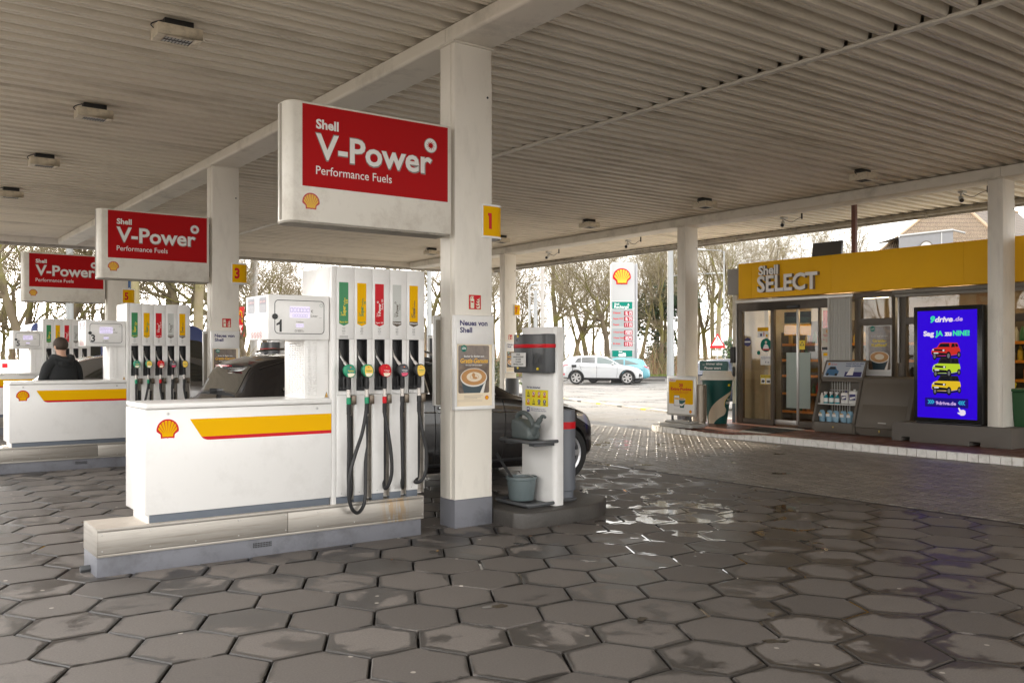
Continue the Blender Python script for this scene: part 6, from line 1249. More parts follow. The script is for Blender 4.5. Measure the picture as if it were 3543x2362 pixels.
# dark blue car behind the giant cup
m_db=mat('dark_blue_paint',(.015,.025,.06),.2,coat=1)
C=Car([(0,.55),(.05,.85),(.2,1.05),(.5,1.34),(.9,1.44),(1.6,1.49),(2.3,1.45),(2.8,1.28),(3.2,1.08),(3.6,1.0),(4.1,.85),(4.3,.55)],[(0,.55),(.3,1.0),(1.0,1.04),(2.6,1.02),(3.3,.97),(4.0,.83),(4.3,.5)],[(0,.35),(.3,.25),(4,.22),(4.3,.3)],[(0,.6),(.1,.76),(.5,.86),(3.2,.88),(4,.78),(4.3,.5)],[(0,.5),(.6,.58),(2,.58),(3,.66),(4.3,.45)],4.3,(.85,3.45),.32,m_db)
r=empty('parked_car'); tag(r,'dark blue car half hidden behind the giant cup and the shop wall','car'); C.body(r)
C.win(r,.75,1.5,[(.75,1.10),(1.5,1.08)],[(.75,1.11),(1.0,1.28),(1.5,1.37)]); C.win(r,1.56,2.95,[(1.56,1.08),(2.95,1.04)],[(1.56,1.375),(2.2,1.36),(2.6,1.23),(2.95,1.05)]); C.screen(r,.25,.52,.9,.95,'rear_window'); C.screen(r,2.4,3.12,.93,.97,'windscreen'); C.win(r,.05,.36,[(.05,.84),(.36,.98)],[(.05,.98),(.36,1.04)],'tail_light',m_tail,n=6); C.mirror(r,2.75,1.1,m_db)
cd=at(1548,27.5); place(r,cd[0],cd[1],math.atan2(-.5906,.8069))
# blue van beyond the far pump
m_bv=mat('blue_van_paint',(.07,.10,.28),.3,coat=.6)
C=Car([(0,.6),(.04,2.2),(.15,2.33),(1,2.36),(3.6,2.34),(3.95,2.2),(4.4,1.6),(4.55,1.3),(5.0,1.12),(5.15,.6)],[(0,.55),(.1,1.25),(4,1.22),(4.6,1.12),(5.15,.55)],[(0,.4),(.4,.28),(5.15,.3)],[(0,.85),(.1,.93),(.4,.97),(4.2,.97),(4.9,.85),(5.15,.65)],[(0,.78),(.4,.80),(3.8,.80),(4.5,.84),(5.15,.6)],5.15,(1.0,4.2),.34,m_bv)
r=empty('delivery_van'); tag(r,'tall blue van beyond the farthest pump','van'); C.body(r); C.win(r,.3,1.5,[(.3,1.42),(1.5,1.42)],[(.3,1.95),(1.5,2.0)]); C.win(r,1.7,2.9,[(1.7,1.42),(2.9,1.42)],[(1.7,2.0),(2.9,2.0)],m=m_bv); C.win(r,3.1,4.2,[(3.1,1.40),(4.2,1.38)],[(3.1,2.0),(3.8,1.95),(4.2,1.5)]); C.screen(r,3.95,4.5,.92,.95,'windscreen'); C.line(r,[(1.6,2.1),(1.6,.4)]); C.line(r,[(3.0,2.1),(3.0,.4)])
place(r,3.4,24.0,0)
# ---------------- man at the middle pump ----------------
m_hood=mat('black_hoodie',(.014,.015,.016),.9,bump=.3,bscale=90,var=.15); m_skin=mat('skin',(.50,.29,.20),.5); m_hair=mat('brown_hair',(.045,.028,.018),.7,bump=.5,bscale=120); m_jean=mat('dark_jeans',(.02,.025,.04),.85)
def person(x,y,rz):
    root=empty('person',(0,0,0)); tag(root,'man in a black hooded jacket seen from behind, standing between the middle and far pumps','person')
    J=[((0,0,.98),.155),((0,-.01,1.14),.165),((0,-.02,1.30),.175),((0,-.02,1.45),.135),((0,-.015,1.53),.065),((0,0,1.60),.062),((0,.012,1.68),.090),((0,.012,1.745),.082)]
    Ed=[(i,i+1) for i in range(7)]
    def ch(parent,L_):
        p=parent
        for q in L_: J.append(q); Ed.append((p,len(J)-1)); p=len(J)-1
        return p
    hands=[]
    for s in (-1,1):
        ch(3,[((s*.13,-.02,1.455),.095),((s*.215,-.02,1.40),.085),((s*.265,-.01,1.25),.070),((s*.285,.03,1.12),.062),((s*.275,.14,.98),.052),((s*.26,.24,.92),.036),((s*.255,.28,.905),.034)]); hands.append(Vector((s*.255,.29,.90)))
        ch(0,[((s*.10,0,.90),.12),((s*.11,0,.72),.098),((s*.115,.01,.50),.075),((s*.115,-.005,.30),.062),((s*.115,-.01,.10),.048),((s*.12,.05,.045),.045),((s*.125,.15,.035),.036)])
    me=bpy.data.meshes.new('body'); me.from_pydata([j[0] for j in J],Ed,[]); o=bpy.data.objects.new('body',me); COL.objects.link(o)
    md=o.modifiers.new('skin','SKIN'); sv=me.skin_vertices[0].data
    for i,j in enumerate(J): sv[i].radius=(j[1],j[1]*(.78 if i<4 else 1)) if i<4 else (j[1],j[1])
    sv[0].use_root=True; o.modifiers.new('sub','SUBSURF').levels=2
    m2=bpy.data.meshes.new_from_object(o.evaluated_get(bpy.context.evaluated_depsgraph_get())); bpy.data.objects.remove(o)
    b=MB(); b.v=[tuple(v.co) for v in m2.vertices]; b.f=[list(p.vertices) for p in m2.polygons]
    for p in m2.polygons:
        c=p.center; b.m.append(1 if c.z>1.545 or (c.y>.235 and c.z>.7) else 2 if c.z<.93 and not(abs(c.x)>.2) else 3 if c.z<.07 else 0)
    # fingers, nose, ears, brow
    for h,s in zip(hands,(-1,1)):
        for k in range(4): b.tube([h+Vector(((k-1.5)*.02*1,.0,.005)),h+Vector(((k-1.5)*.021,.045,-.008)),h+Vector(((k-1.5)*.02,.066-.006*abs(k-1.5),-.035))],[.009,.0085,.007],6,1)
        b.tube([h+Vector((-s*.03,-.02,0)),h+Vector((-s*.05,.02,-.012)),h+Vector((-s*.045,.04,-.03))],[.010,.009,.007],6,1)
    b.sphere((0,.105,1.675),(.014,.02,.02),8,6,1)
    for s in (-1,1): b.sphere((s*.088,.0,1.685),(.012,.022,.032),8,6,1); b.sphere((s*.032,.088,1.70),(.012,.008,.008),8,6,4)
    b.sphere((0,.095,1.635),(.024,.008,.006),8,5,5)
    b.build('body',[m_hood,m_skin,m_jean,m_black,m_txtw,mat('lips',(.35,.14,.11),.5)],root,ang=180)
    b=MB(); n=20
    for i in range(11):
        t=i/10; a0=math.pi*.5*t*1.25
        for j in range(n):
            w=2*math.pi*j/n; back=.5-.5*math.sin(w); lim=a0*(.84+.50*back); b.v.append((.101*math.sin(lim)*math.cos(w),.010+.107*math.sin(lim)*math.sin(w),1.722+.112*math.cos(lim)))
    for i in range(10):
        for j in range(n): b.f.append((i*n+j,i*n+(j+1)%n,(i+1)*n+(j+1)%n,(i+1)*n+j)); b.m.append(0)
    b.build('hair',m_hair,root)
    b=MB(); b.tube(smooth_path([(-.10,.07,1.50),(-.125,0,1.54),(-.11,-.09,1.53),(-.05,-.15,1.49),(0,-.165,1.47),(.05,-.15,1.49),(.11,-.09,1.53),(.125,0,1.54),(.10,.07,1.50)]),.040,10); b.sphere((0,-.12,1.45),(.12,.06,.09),14,9); b.build('hood',m_hood,root)
    b=MB(); V=[];rows=[(.86,.205,.15),(.90,.225,.165),(1.05,.215,.16),(1.25,.225,.155),(1.40,.215,.135),(1.47,.14,.11)]
    for z,rx,ry in rows:
        for j in range(24): w=2*math.pi*j/24; V.append((rx*math.cos(w),-.015+ry*math.sin(w),z))
    b.add(V,[(k*24+j,k*24+(j+1)%24,(k+1)*24+(j+1)%24,(k+1)*24+j) for k in range(5) for j in range(24)]); b.build('jacket',m_hood,root)
    root.location=(x,y,0); root.rotation_euler.z=rz; root.scale=(1.05,1.05,1.02)
person(2.66,15.2,R_(22))
# ---------------- price pylon and street furniture ----------------
def facing(px,depth,z=0,turn=0):
    x,y,_=at(px,depth); c,s_=math.cos(turn),math.sin(turn); r=RGT*c+FWD*s_; return (A(x,y,z),A(r[0],r[1],0),A(0,0,1),A(-(FWD*c-RGT*s_)[0],-(FWD*c-RGT*s_)[1],0))
PD=54.0; pyx=at(1431,PD); UM=PD/3160.32*KD   # metres per displayed pixel at the pylon
f=facing(1402,PD,0); py=empty('price_pylon',(pyx[0],pyx[1],0)); tag(py,'tall white price pylon with a yellow shell emblem and red price digits','price sign')
zz=lambda y:1.6+(815-y)*UM
Wp=55*UM; top=zz(603)
b=MB(); b.prism(f,[(0,-.05),(Wp,-.05),(Wp,top-.15),(Wp-.12,top),(.12,top),(0,top-.15)],-.25,.25); m_py=mat('pylon_white',(.36,.36,.355),.35,var=.02); b.build('pylon_body',m_py,py,bevel=.02)
b=MB(); b.fbox(f,Wp+.02,Wp+.17,-.05,top-.1,-.3,.2); b.build('pylon_edge',mat('pylon_grey',(.30,.30,.31),.4),py,bevel=.03)
b=MB()
for y in (692.5,709,735,750,788,803): b.rect(f,0,Wp,zz(y)-.012,zz(y)+.012,.252,0)
b.build('panel_gap',m_lgrey,py,smooth=False)
ux=lambda x:(x-1402)*UM
b=MB(); emblem(b,f,ux(1427),zz(638),42*UM,.26,0,1,2); b.build('emblem',[m_redv,mat('pylon_yellow',(.85,.42,.01),.4),m_txtw],py,smooth=False)
b=MB(); b.rect(f,ux(1405),ux(1451),zz(710),zz(694),.256,0); text(b,'Shell',f,ux(1410),zz(701),.11,.28,off=.012,m=1,d=.262); text(b,'Recharge',f,ux(1410),zz(708.5),.17,.84,off=.012,m=1,d=.262); text(b,'&',f,ux(1440),zz(703),.14,m=1,d=.262)
b.build('service_panel',[m_tealb,m_txtw],py,smooth=False); b=MB(); b.rect(f,ux(1405),ux(1451),zz(819),zz(805),.256,0); text(b,'Shell',f,ux(1420),zz(809.5),.08,.20,off=.03,m=1,d=.262); text(b,'café',f,ux(1428),zz(818),.20,.45,'c',.04,m=1,d=.262); b.build('service_panel',[m_tealb,m_txtw],py,smooth=False)
rows=[('Diesel','161,9',720),('Super E10','167,9',733),('Super','171,9',746.5),('V-Power Racing','198,9',764),('V-Power Diesel','182,9',777),('Erdgas','137,9',790)]
m_pr=mat('price_field',(.16,.0,.01),.6,emit=(.6,.005,.03),es=.10); m_prd=mat('price_digit',(.8,.5,.5),.4,emit=(1,.75,.75),es=.34)
b=MB(); b.rect(f,ux(1405),ux(1451),zz(750),zz(712),.254,2); b.rect(f,ux(1405),ux(1451),zz(795),zz(755),.254,2)
for nme,pr,y in rows:
    text(b,nme,f,ux(1407.5),zz(y+1),.10,min(.62,.05*len(nme)+.12),m=3,d=.26,off=.02); b.rect(f,ux(1432),ux(1451.5),zz(y+5.3),zz(y-5.3),.256,0); digits(b,f,ux(1433),zz(y+4.0),ux(1450)-ux(1433.5),8.0*UM,pr,1,.264,.15,.28)
b.build('price_panel',[m_pr,m_prd,mat('price_board',(.26,.285,.285),.5),m_redv],py,smooth=False)
m_pole=mat('pole_grey',(.32,.33,.33),.5,var=.08); m_polew=mat('pole_white',(.40,.385,.36),.5,var=.06,dirt=((.35,.16,.06),.5,3))
def pole(px,depth,ztop,r,lab,m=m_pole,cat='pole',name='pole',z0=-.05,grp=None):
    x,y,_=at(px,depth); b=MB(); b.tube([(x,y,z0),(x,y,ztop)],[r*1.15,r*.85],10); o=b.build(name,m); tag(o,lab,cat,grp); return o
pole(1246,40,8.2,.085,'thick white rust streaked vent pipe behind the far slender column',m_polew,'vent pipe','vent_pipe')
pole(586,48,9,.13,'thick pale leaning pole behind the middle column',m_polew); pole(579,50,9.5,.10,'thin pale pole left of the thick leaning pole',m_polew)
pole(160,40,7,.16,'pale pole standing under the farthest fuel sign',m_pole); pole(986,45,7.2,.12,'pale pole between the nearest pump and its column',m_pole)
pole(1230,44,4.7,.10,'short pale post right of the small lamp post',m_pole); pole(1540,62,9.3,.22,'thick pale pole right of the price pylon',m_pole)
pole(1296,70,3.8,.06,'thin pale sign post between the near trees behind the white car')
def lamp_post(px,depth,ztop,arm,lab,r=.05):
    x,y,_=at(px,depth); o=empty('street_lamp',(x,y,0)); tag(o,lab,'street lamp'); b=MB(); b.tube([(x,y,-.05),(x,y,ztop)],[r*1.2,r*.8],8); a=A(*(RGT*arm),0); e=A(x,y,ztop)+a+A(0,0,.1); b.tube([(x,y,ztop-.1),tuple(A(x,y,ztop)+a*.2+A(0,0,.05)),tuple(e)],r*.7,6); b.build('lamp_pole',m_pole,o)
    b=MB(); b.tube([tuple(e-a*.05),tuple(e+A(*(RGT*(.5 if arm>0 else -.5)),.03))],[.08,.05],8); b.build('lamp_head',m_lgrey,o)
lamp_post(1216,43,4.85,.35,'small street lamp with a short flat head left of the vent pipe',.06); lamp_post(1545,64,7.2,3.0,'street lamp with a long arm to the right behind the pale pole'); lamp_post(1663,60,8.4,-1.3,'tall thin street lamp with its head to the left, near the shop corner',.055)
def sign_tri(px,depth,z,s,up,lab,extra=False):
    f=facing(px,depth,z); o=empty('traffic_sign',tuple(f[0]*A(1,1,0))); tag(o,lab,'traffic sign'); h=s*.866; k=1 if up else -1
    b=MB(); b.poly(f,[(-s/2,-k*h/2),(s/2,-k*h/2),(0,k*h/2)],.03,0); q=.66; b.poly(f,[(-s/2*q,-k*(h/2*q)-k*.00),(s/2*q,-k*(h/2*q)),(0,k*h/2*q)],.035,1)
    if up: b.rect(f,-.02,.02,-.02,.20,.04,2); b.rect(f,-.02,.02,-.12,-.07,.04,2)
    if extra: b.rect(f,-.30,.30,-h/2-.42,-h/2-.12,.03,1)
    b.build('sign_plate',[m_redv,m_txtw,m_black],o,smooth=False); b=MB(); b.fbox(f,-.03,.03,-z-.05,h/2,-.04,.02); b.build('sign_post',m_pole,o,smooth=False)
sign_tri(1275,58,2.55,.85,False,'give way sign left of the white electric car'); sign_tri(1648,50,2.38,.95,True,'red edged warning triangle sign beside the shop corner',True)
f=facing(546,60,0); o=empty('restaurant_sign',tuple(f[0])); tag(o,'red sign with a yellow arch emblem and white chevrons behind the middle column','sign')
b=MB(); b.fbox(f,-.30,.42,2.8,4.75,-.1,.1); b.build('sign_board',m_redv,o,bevel=.02)
b=MB()
for s_ in (-1,1):
    b.tube([tuple(fp(f,.08+s_*(.01+.12-.12*math.cos(t)),3.72+.78*math.sin(t),.12)) for t in [i*math.pi/12 for i in range(13)]],.035,5,0)
for k in range(3): b.poly(f,[(x-.05+.10*k,z) for x,z in ((0,3.3),(.16,3.55),(.22,3.55),(.07,3.3),(.22,3.05),(.16,3.05))],.105,1)
b.build('sign_mark',[m_yel,m_txtw],o,smooth=False); b=MB(); b.fbox(f,0,.12,-.05,2.8,-.05,.05); b.build('sign_post',m_pole,o,smooth=False)
f=facing(296,24.5,0); b=MB(); b.fbox(f,-.05,.05,1.6,3.75,-.02,.02,0); text(b,'AdBlue',(fp(f,.035,2.9,.021),A(0,0,1),-f[1],f[3]),0,.0,.06,.5,off=.03,m=1,d=.001); tag(b.build('banner_sign',[mat('banner_blue',(.02,.10,.26),.4),m_txtw],smooth=False),'narrow blue upright banner sign beside the far column with the yellow 5','sign')
tl=empty('traffic_light',at(449,46)); x,y,_=at(449,46); tag(tl,'dark traffic light beside the mossy tree trunk','traffic light'); b=MB(); b.tube([(x,y,-.05),(x,y,5)],.07,8); b.build('light_pole',m_dgrey,tl); f=facing(452,45.8,3.0); b=MB(); b.fbox(f,-.15,.15,.1,1.0,-.1,.1); b.fbox(f,-.13,.13,1.2,1.7,-.1,.1); b.build('light_box',m_teal,tl,bevel=.02)
b=MB()
for k in range(3): b.disc(f,(0,.25+k*.3),.10,14,.102)
b.each('light_lens',m_dgrey,tl)
for px,w,lab in ((6,.62,'white notice board with a green and red mark under the trees at the left edge'),(46,.85,'second white notice board in the undergrowth at the left edge')):
    f=facing(px,34,0); o=empty('notice_board',tuple(f[0])); tag(o,lab,'notice board'); b=MB(); b.fbox(f,-w/2,w/2,.62,1.42,-.03,.03); b.build('board',m_paper,o,bevel=.01); b=MB(); 
    if w<.7: b.poly(f,rrect(-.1,.12,.66,.88,.04),.032,0); b.rect(f,.0,.2,1.12,1.28,.032,1)
    else: b.rect(f,-.05,.05,.7,.95,.032,2); [b.rect(f,-.35,.35,1.05+k*.09,1.08+k*.09,.032,3) for k in range(3)]
    b.build('board_print',[m_green,m_redv,m_navy,m_lgrey],o,smooth=False); b=MB(); b.fbox(f,-.03,.03,-.05,.62,-.03,.02); b.build('board_post',m_brownwall,o,smooth=False)
# louvred cabinet behind the dark car
f=facing(1003,15.5,0); o=empty('louvred_cabinet',tuple(f[0])); tag(o,'tall dark louvred cabinet behind the dark car, left of the near column','cabinet'); b=MB(); b.fbox(f,-.16,.5,0,1.93,-.3,0); b.build('cabinet_body',m_white,o,bevel=.03)
b=MB(); b.fbox(f,-.12,.46,.2,1.88,0,.01)
for k in range(26): b.fbox(f,-.10,.44,.26+k*.062,.285+k*.062,.01,.03)
b.build('louvre_panel',m_dgrey,o,smooth=False)
# raised planter and shrubs
def leafball(c,r,n,s,seed,mb):
    q=random.Random(seed)
    for _ in range(n):
        d=Vector((q.gauss(0,1),q.gauss(0,1),q.gauss(0,1))).normalized()*(q.random()**.4); p=Vector(c)+Vector((d.x*r[0],d.y*r[1],d.z*r[2])); u=Vector((q.gauss(0,1),q.gauss(0,1),q.gauss(0,1))).normalized(); w=u.orthogonal().normalized(); k=s*q.uniform(.6,1.3)
        mb.add([p-u*k,p+w*k*.5,p+u*k,p-w*k*.5],[(0,1,2,3)],q.randrange(2))
m_leafd=[mat('leaf_dark',(.018,.045,.012),.6),mat('leaf_mid',(.05,.085,.02),.6)]; m_leafr=[mat('leaf_russet',(.16,.06,.02),.7),mat('leaf_olive',(.07,.10,.025),.6)]
pz_=at(1262,34); o=empty('planter',(pz_[0],pz_[1],0)); tag(o,'low concrete planter with an evergreen shrub at the forecourt edge','planter'); b=MB(); b.add([(pz_[0]+RGT[0]*a+FWD[0]*c,pz_[1]+RGT[1]*a+FWD[1]*c,z) for z in (-.05,.17) for a,c in ((-3.2,-.6),(.35,-.6),(.35,.6),(-3.2,.6))],[(4,5,6,7),(0,1,5,4),(1,2,6,5),(2,3,7,6),(3,0,4,7)]); b.build('planter_wall',m_conc,o,bevel=.02)
b=MB(); leafball((pz_[0]-RGT[0]*.3,pz_[1]-RGT[1]*.3,.35),(.5,.5,.28),260,.09,1,b); leafball((pz_[0]-RGT[0]*1.9,pz_[1]-RGT[1]*1.9,.6),(.9,.9,.6),700,.09,2,b); b.build('shrub',m_leafr,o,smooth=False)
x,y,_=at(1140,30); b=MB(); leafball((x,y,.75),(.5,.5,.8),900,.07,3,b); tag(b.build('shrub',[mat('shrub_yellow_green',(.16,.16,.05),.6),m_leafd[1]],smooth=False),'yellow green shrub seen between the near and far columns','shrub')
# ---------------- house beyond the shop ----------------
HD=70; hf=facing(3040/KD,HD,0); um=HD/3160.32
def hp(sx,sy,dd=0): 
    d=FWD+RGT*((sx-1771.5)/3160.32); return A(d[0]*(HD+dd),d[1]*(HD+dd),1.6+(1227.3-sy)/3160.32*(HD+dd))
def tile_mat(name,c1,c2,fr,pu,pv):
    m,t,b,l=nodes_mat(name); c=nd(t,'TexCoord'); w1=nd(t,'VectorMath',operation='DOT_PRODUCT'); w1.inputs[1].default_value=tuple(fr[1]); l(c.outputs['Object'],w1.inputs[0]); w2=nd(t,'VectorMath',operation='DOT_PRODUCT'); w2.inputs[1].default_value=tuple(fr[2]); l(c.outputs['Object'],w2.inputs[0])
    s1=nd(t,'Math',operation='MULTIPLY'); s1.inputs[1].default_value=2*math.pi/pu; l(w1.outputs['Value'],s1.inputs[0]); s=nd(t,'Math',operation='SINE'); l(s1.outputs[0],s.inputs[0])
    m1=nd(t,'Math',operation='DIVIDE'); m1.inputs[1].default_value=pv; l(w2.outputs['Value'],m1.inputs[0]); fr_=nd(t,'Math',operation='FRACT'); l(m1.outputs[0],fr_.inputs[0])
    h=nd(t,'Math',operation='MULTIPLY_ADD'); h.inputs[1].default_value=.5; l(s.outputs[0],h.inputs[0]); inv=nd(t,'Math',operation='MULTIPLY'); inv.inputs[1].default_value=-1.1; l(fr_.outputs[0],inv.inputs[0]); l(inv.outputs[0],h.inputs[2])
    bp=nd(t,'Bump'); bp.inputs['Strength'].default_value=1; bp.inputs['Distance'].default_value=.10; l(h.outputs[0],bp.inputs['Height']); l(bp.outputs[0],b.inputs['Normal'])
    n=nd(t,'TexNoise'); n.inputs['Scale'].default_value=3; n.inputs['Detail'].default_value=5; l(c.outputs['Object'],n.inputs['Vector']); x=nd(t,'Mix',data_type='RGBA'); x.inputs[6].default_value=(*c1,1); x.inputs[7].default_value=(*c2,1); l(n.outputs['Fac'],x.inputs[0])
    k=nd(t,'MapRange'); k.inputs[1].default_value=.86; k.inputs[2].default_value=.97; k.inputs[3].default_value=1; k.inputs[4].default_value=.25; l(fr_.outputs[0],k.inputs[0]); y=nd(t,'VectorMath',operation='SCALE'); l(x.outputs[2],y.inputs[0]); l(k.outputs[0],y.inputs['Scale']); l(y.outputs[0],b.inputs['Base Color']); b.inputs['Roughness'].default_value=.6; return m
ho=empty('house',tuple(hp(3300,1227)*A(1,1,0))); tag(ho,'grey house with a steep brown tiled hip roof rising behind the yellow fascia','house')
Ap=hp(3292,674,5); Lb=hp(2860,1010,0); Rb=hp(3670,1010,0)
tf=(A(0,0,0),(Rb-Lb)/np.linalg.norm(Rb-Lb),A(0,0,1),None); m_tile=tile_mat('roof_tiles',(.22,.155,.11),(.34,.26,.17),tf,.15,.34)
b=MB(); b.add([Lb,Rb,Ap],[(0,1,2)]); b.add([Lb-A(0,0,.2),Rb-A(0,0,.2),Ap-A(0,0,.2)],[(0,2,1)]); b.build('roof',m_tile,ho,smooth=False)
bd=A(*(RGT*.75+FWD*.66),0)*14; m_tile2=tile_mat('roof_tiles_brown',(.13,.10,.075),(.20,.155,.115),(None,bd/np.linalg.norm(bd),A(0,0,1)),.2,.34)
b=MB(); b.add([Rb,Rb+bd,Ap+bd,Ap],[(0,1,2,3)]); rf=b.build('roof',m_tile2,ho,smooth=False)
b=MB(); b.tube([tuple(Ap),tuple(Rb)],.16,8); b.tube([tuple(Ap),tuple(Lb)],.10,8); b.tube([tuple(Ap),tuple(Ap+bd)],.14,8); b.build('ridge_tile',mat('ridge_tan',(.40,.29,.19),.6,var=.15,scale=8),ho)
q=lambda s,t,o=.08:Rb+bd*s+(Ap-Rb)*t+A(-.6,-.7,.5)*o
b=MB(); b.add([q(.05,.40),q(.16,.40),q(.16,.55),q(.05,.55)],[(0,1,2,3)]); b.build('skylight',mat('skylight_white',(.7,.72,.74),.2),ho,smooth=False)
b=MB(); b.add([q(.02,.62,.3),q(.14,.62,.3),q(.14,.68,.3),q(.02,.68,.3)],[(0,1,2,3)]); b.build('roof_hatch',m_black,ho,smooth=False)
b=MB(); c=Ap+bd*.32; b.box(c[0]-.5,c[0]+.5,c[1]-.4,c[1]+.4,c[2]-.6,c[2]+1.0); b.build('chimney',mat('chimney_zinc',(.22,.26,.32),.5),ho,bevel=.03)
b=MB(); 
for p_,h_ in ((Lb,0),): pass
zb=Lb[2]; w0=Lb*.93+Rb*.07; w1=Lb*.07+Rb*.93; b.add([(*w0[:2],-.05),(*w1[:2],-.05),(*w1[:2],zb),(*w0[:2],zb),(*(w1+bd)[:2],-.05),(*(w1+bd)[:2],zb)],[(0,1,2,3),(1,4,5,2)]); b.build('wall',mat('house_render',(.45,.43,.40),.8),ho,smooth=False)
# dormer
da=hp(3110,818,-.3); db_=hp(3298,797,-.3); b=MB(); dd=A(*FWD,0)*5; bot=-2.6
b.add([da,db_,db_+A(0,0,bot),da+A(0,0,bot),da+dd,db_+dd,db_+dd+A(0,0,bot)],[(0,1,2,3),(1,5,6,2),(0,4,5,1)]); dm=b.build('dormer',mat('slate_cladding',(.21,.21,.215),.6,var=.15,scale=3,bump=.2,bscale=10),ho,smooth=False)
b=MB(); b.tube([tuple(da+A(0,0,.02)),tuple(db_+A(0,0,.02))],.10,8); e=db_+A(*RGT,0)*.9-A(0,0,.2); b.tube([tuple(db_),tuple(e)],.08,8); b.tube([tuple(db_-A(*RGT,0)*.9),tuple(db_-A(*RGT,0)*.9-A(0,0,1.2))],.06,8); b.build('gutter',mat('zinc',(.38,.38,.37),.4,metal=.5),dm)
wf=facing(3205/KD,HD-.4,float(hp(3205,850,-.4)[2])-.45); b=MB(); b.poly(wf,[(.55*math.cos(i*math.pi/16),.75*math.sin(i*math.pi/16)) for i in range(17)]+[(-.55,-1.5),(.55,-1.5)],.02,0); b.ring(wf,(0,0),.55,.62,32,.03,1,1.35); b.build('round_window',[mat('curtain',(.5,.5,.46),.6),m_brownwall],dm,smooth=False)
sf=facing(3290/KD,30,0); b=MB(); c=fp(sf,0,4.6); b.tube([tuple(c+sf[1]*-.45+A(0,0,.05)),tuple(c+sf[1]*.1+A(0,0,-.02)),tuple(c+sf[1]*.45+A(0,0,.0))],[.10,.12,.05],8); b.tube([tuple(c+sf[1]*.05),tuple(c+sf[1]*.05-A(0,0,4.7))],.06,8); b.tube([tuple(c+sf[1]*.05+A(0,0,.12)),tuple(c+sf[1]*.6+A(0,0,.05))],.03,6); tag(b.build('street_lamp',mat('lamp_white',(.7,.7,.7),.4)),'white lamp head peeping over the yellow fascia in front of the house','street lamp')
# ---------------- trees ----------------
def bark_mat(name,c1,c2,moss,amt):
    m,t,b,l=nodes_mat(name); c=nd(t,'TexCoord'); n=nd(t,'TexNoise'); n.inputs['Scale'].default_value=1.3; n.inputs['Detail'].default_value=6; l(c.outputs['Object'],n.inputs['Vector'])
    x=nd(t,'Mix',data_type='RGBA'); x.inputs[6].default_value=(*c1,1); x.inputs[7].default_value=(*c2,1); l(n.outputs['Fac'],x.inputs[0])
    n2=nd(t,'TexNoise'); n2.inputs['Scale'].default_value=.7; n2.inputs['Detail'].default_value=4; l(c.outputs['Object'],n2.inputs['Vector']); r=nd(t,'MapRange'); r.inputs[1].default_value=.42; r.inputs[2].default_value=.62; r.inputs[4].default_value=amt; l(n2.outputs['Fac'],r.inputs[0])
    y=nd(t,'Mix',data_type='RGBA'); l(r.outputs[0],y.inputs[0]); l(x.outputs[2],y.inputs[6]); y.inputs[7].default_value=(*moss,1); l(y.outputs[2],b.inputs['Base Color']); b.inputs['Roughness'].default_value=.85; b.inputs['Specular IOR Level'].default_value=.2
    f=nd(t,'TexNoise'); f.inputs['Scale'].default_value=14; f.inputs['Detail'].default_value=5; l(c.outputs['Object'],f.inputs['Vector']); bp=nd(t,'Bump'); bp.inputs['Strength'].default_value=.5; bp.inputs['Distance'].default_value=.04; l(f.outputs['Fac'],bp.inputs['Height']); l(bp.outputs[0],b.inputs['Normal']); return m
m_bark=bark_mat('bark',(.085,.066,.046),(.19,.15,.10),(.19,.18,.05),.85); m_bark2=bark_mat('plane_bark',(.20,.16,.10),(.32,.27,.18),(.24,.23,.07),.7); m_twig=mat('twigs',(.21,.175,.11),.85,var=.3,scale=.5,spec=.2)
def tree_mesh(seed,h,r0,lean,forks,spread,crook):
    q=random.Random(seed); T=MB(); Cn=MB()
    def vec(): return Vector((q.gauss(0,1),q.gauss(0,1),q.gauss(0,1)))
    def grow(p,d,length,r,lev):
        seg=[4,5,5,4,3][min(lev,4)]; P=[p]; Rr=[r]; k=max(2,seg); cd=Vector(d); kids_=[]
        for i in range(k):
            cd=(cd+vec()*crook*(.35 if lev==0 else 1)+Vector((0,0,.07 if lev>0 else .03))).normalized(); p=p+cd*(length/k); P.append(p); rr=r*(1-(.45 if lev==0 else .72)*(i+1)/k); Rr.append(max(rr,.006)); kids_.append((p.copy(),cd.copy(),rr))
        n=[9,7,5,4,3][min(lev,4)]; mb=T if lev==0 else Cn; mb.tube(P,Rr,n,0 if lev<3 else 1,cap=False)
        if lev>=4: return
        nb=[forks,5,6,8][lev]
        for j in range(nb):
            i=k-1 if j<(2 if lev<2 else 1) else q.randrange(max(0,(k-3 if lev==0 else 0)),k); bp,bd_,br=kids_[i]; a=vec(); a=(a-bd_*a.dot(bd_)).normalized(); ang=q.uniform(.35,.95)*spread if not(j==0 and lev>0) else .2
            nd_=(bd_*math.cos(ang)+a*math.sin(ang)); grow(bp,nd_,length*q.uniform(.50,.78)*(.95 if lev else .8),max(br*q.uniform(.45,.75),.007),lev+1)
    grow(Vector((0,0,-.1)),Vector((lean,0,1)).normalized(),h*.40,r0,0); return T,Cn
TP=[]
for i,a in enumerate([(11,15,.17,.05,6,1.0,.16),(12,16,.21,-.1,8,1.2,.20),(23,13,.14,.12,7,1.1,.22),(14,17,.24,0,7,.95,.14),(25,14,.23,.18,8,1.25,.24)]):
    T,Cn=tree_mesh(*a); t=T.build('bare_tree',[m_bark if i!=3 else m_bark2,m_twig],loc=(0,0,0),ang=80); c=Cn.build('crown',[m_bark,m_twig],t,ang=80); TP.append((t,c))
used=set()
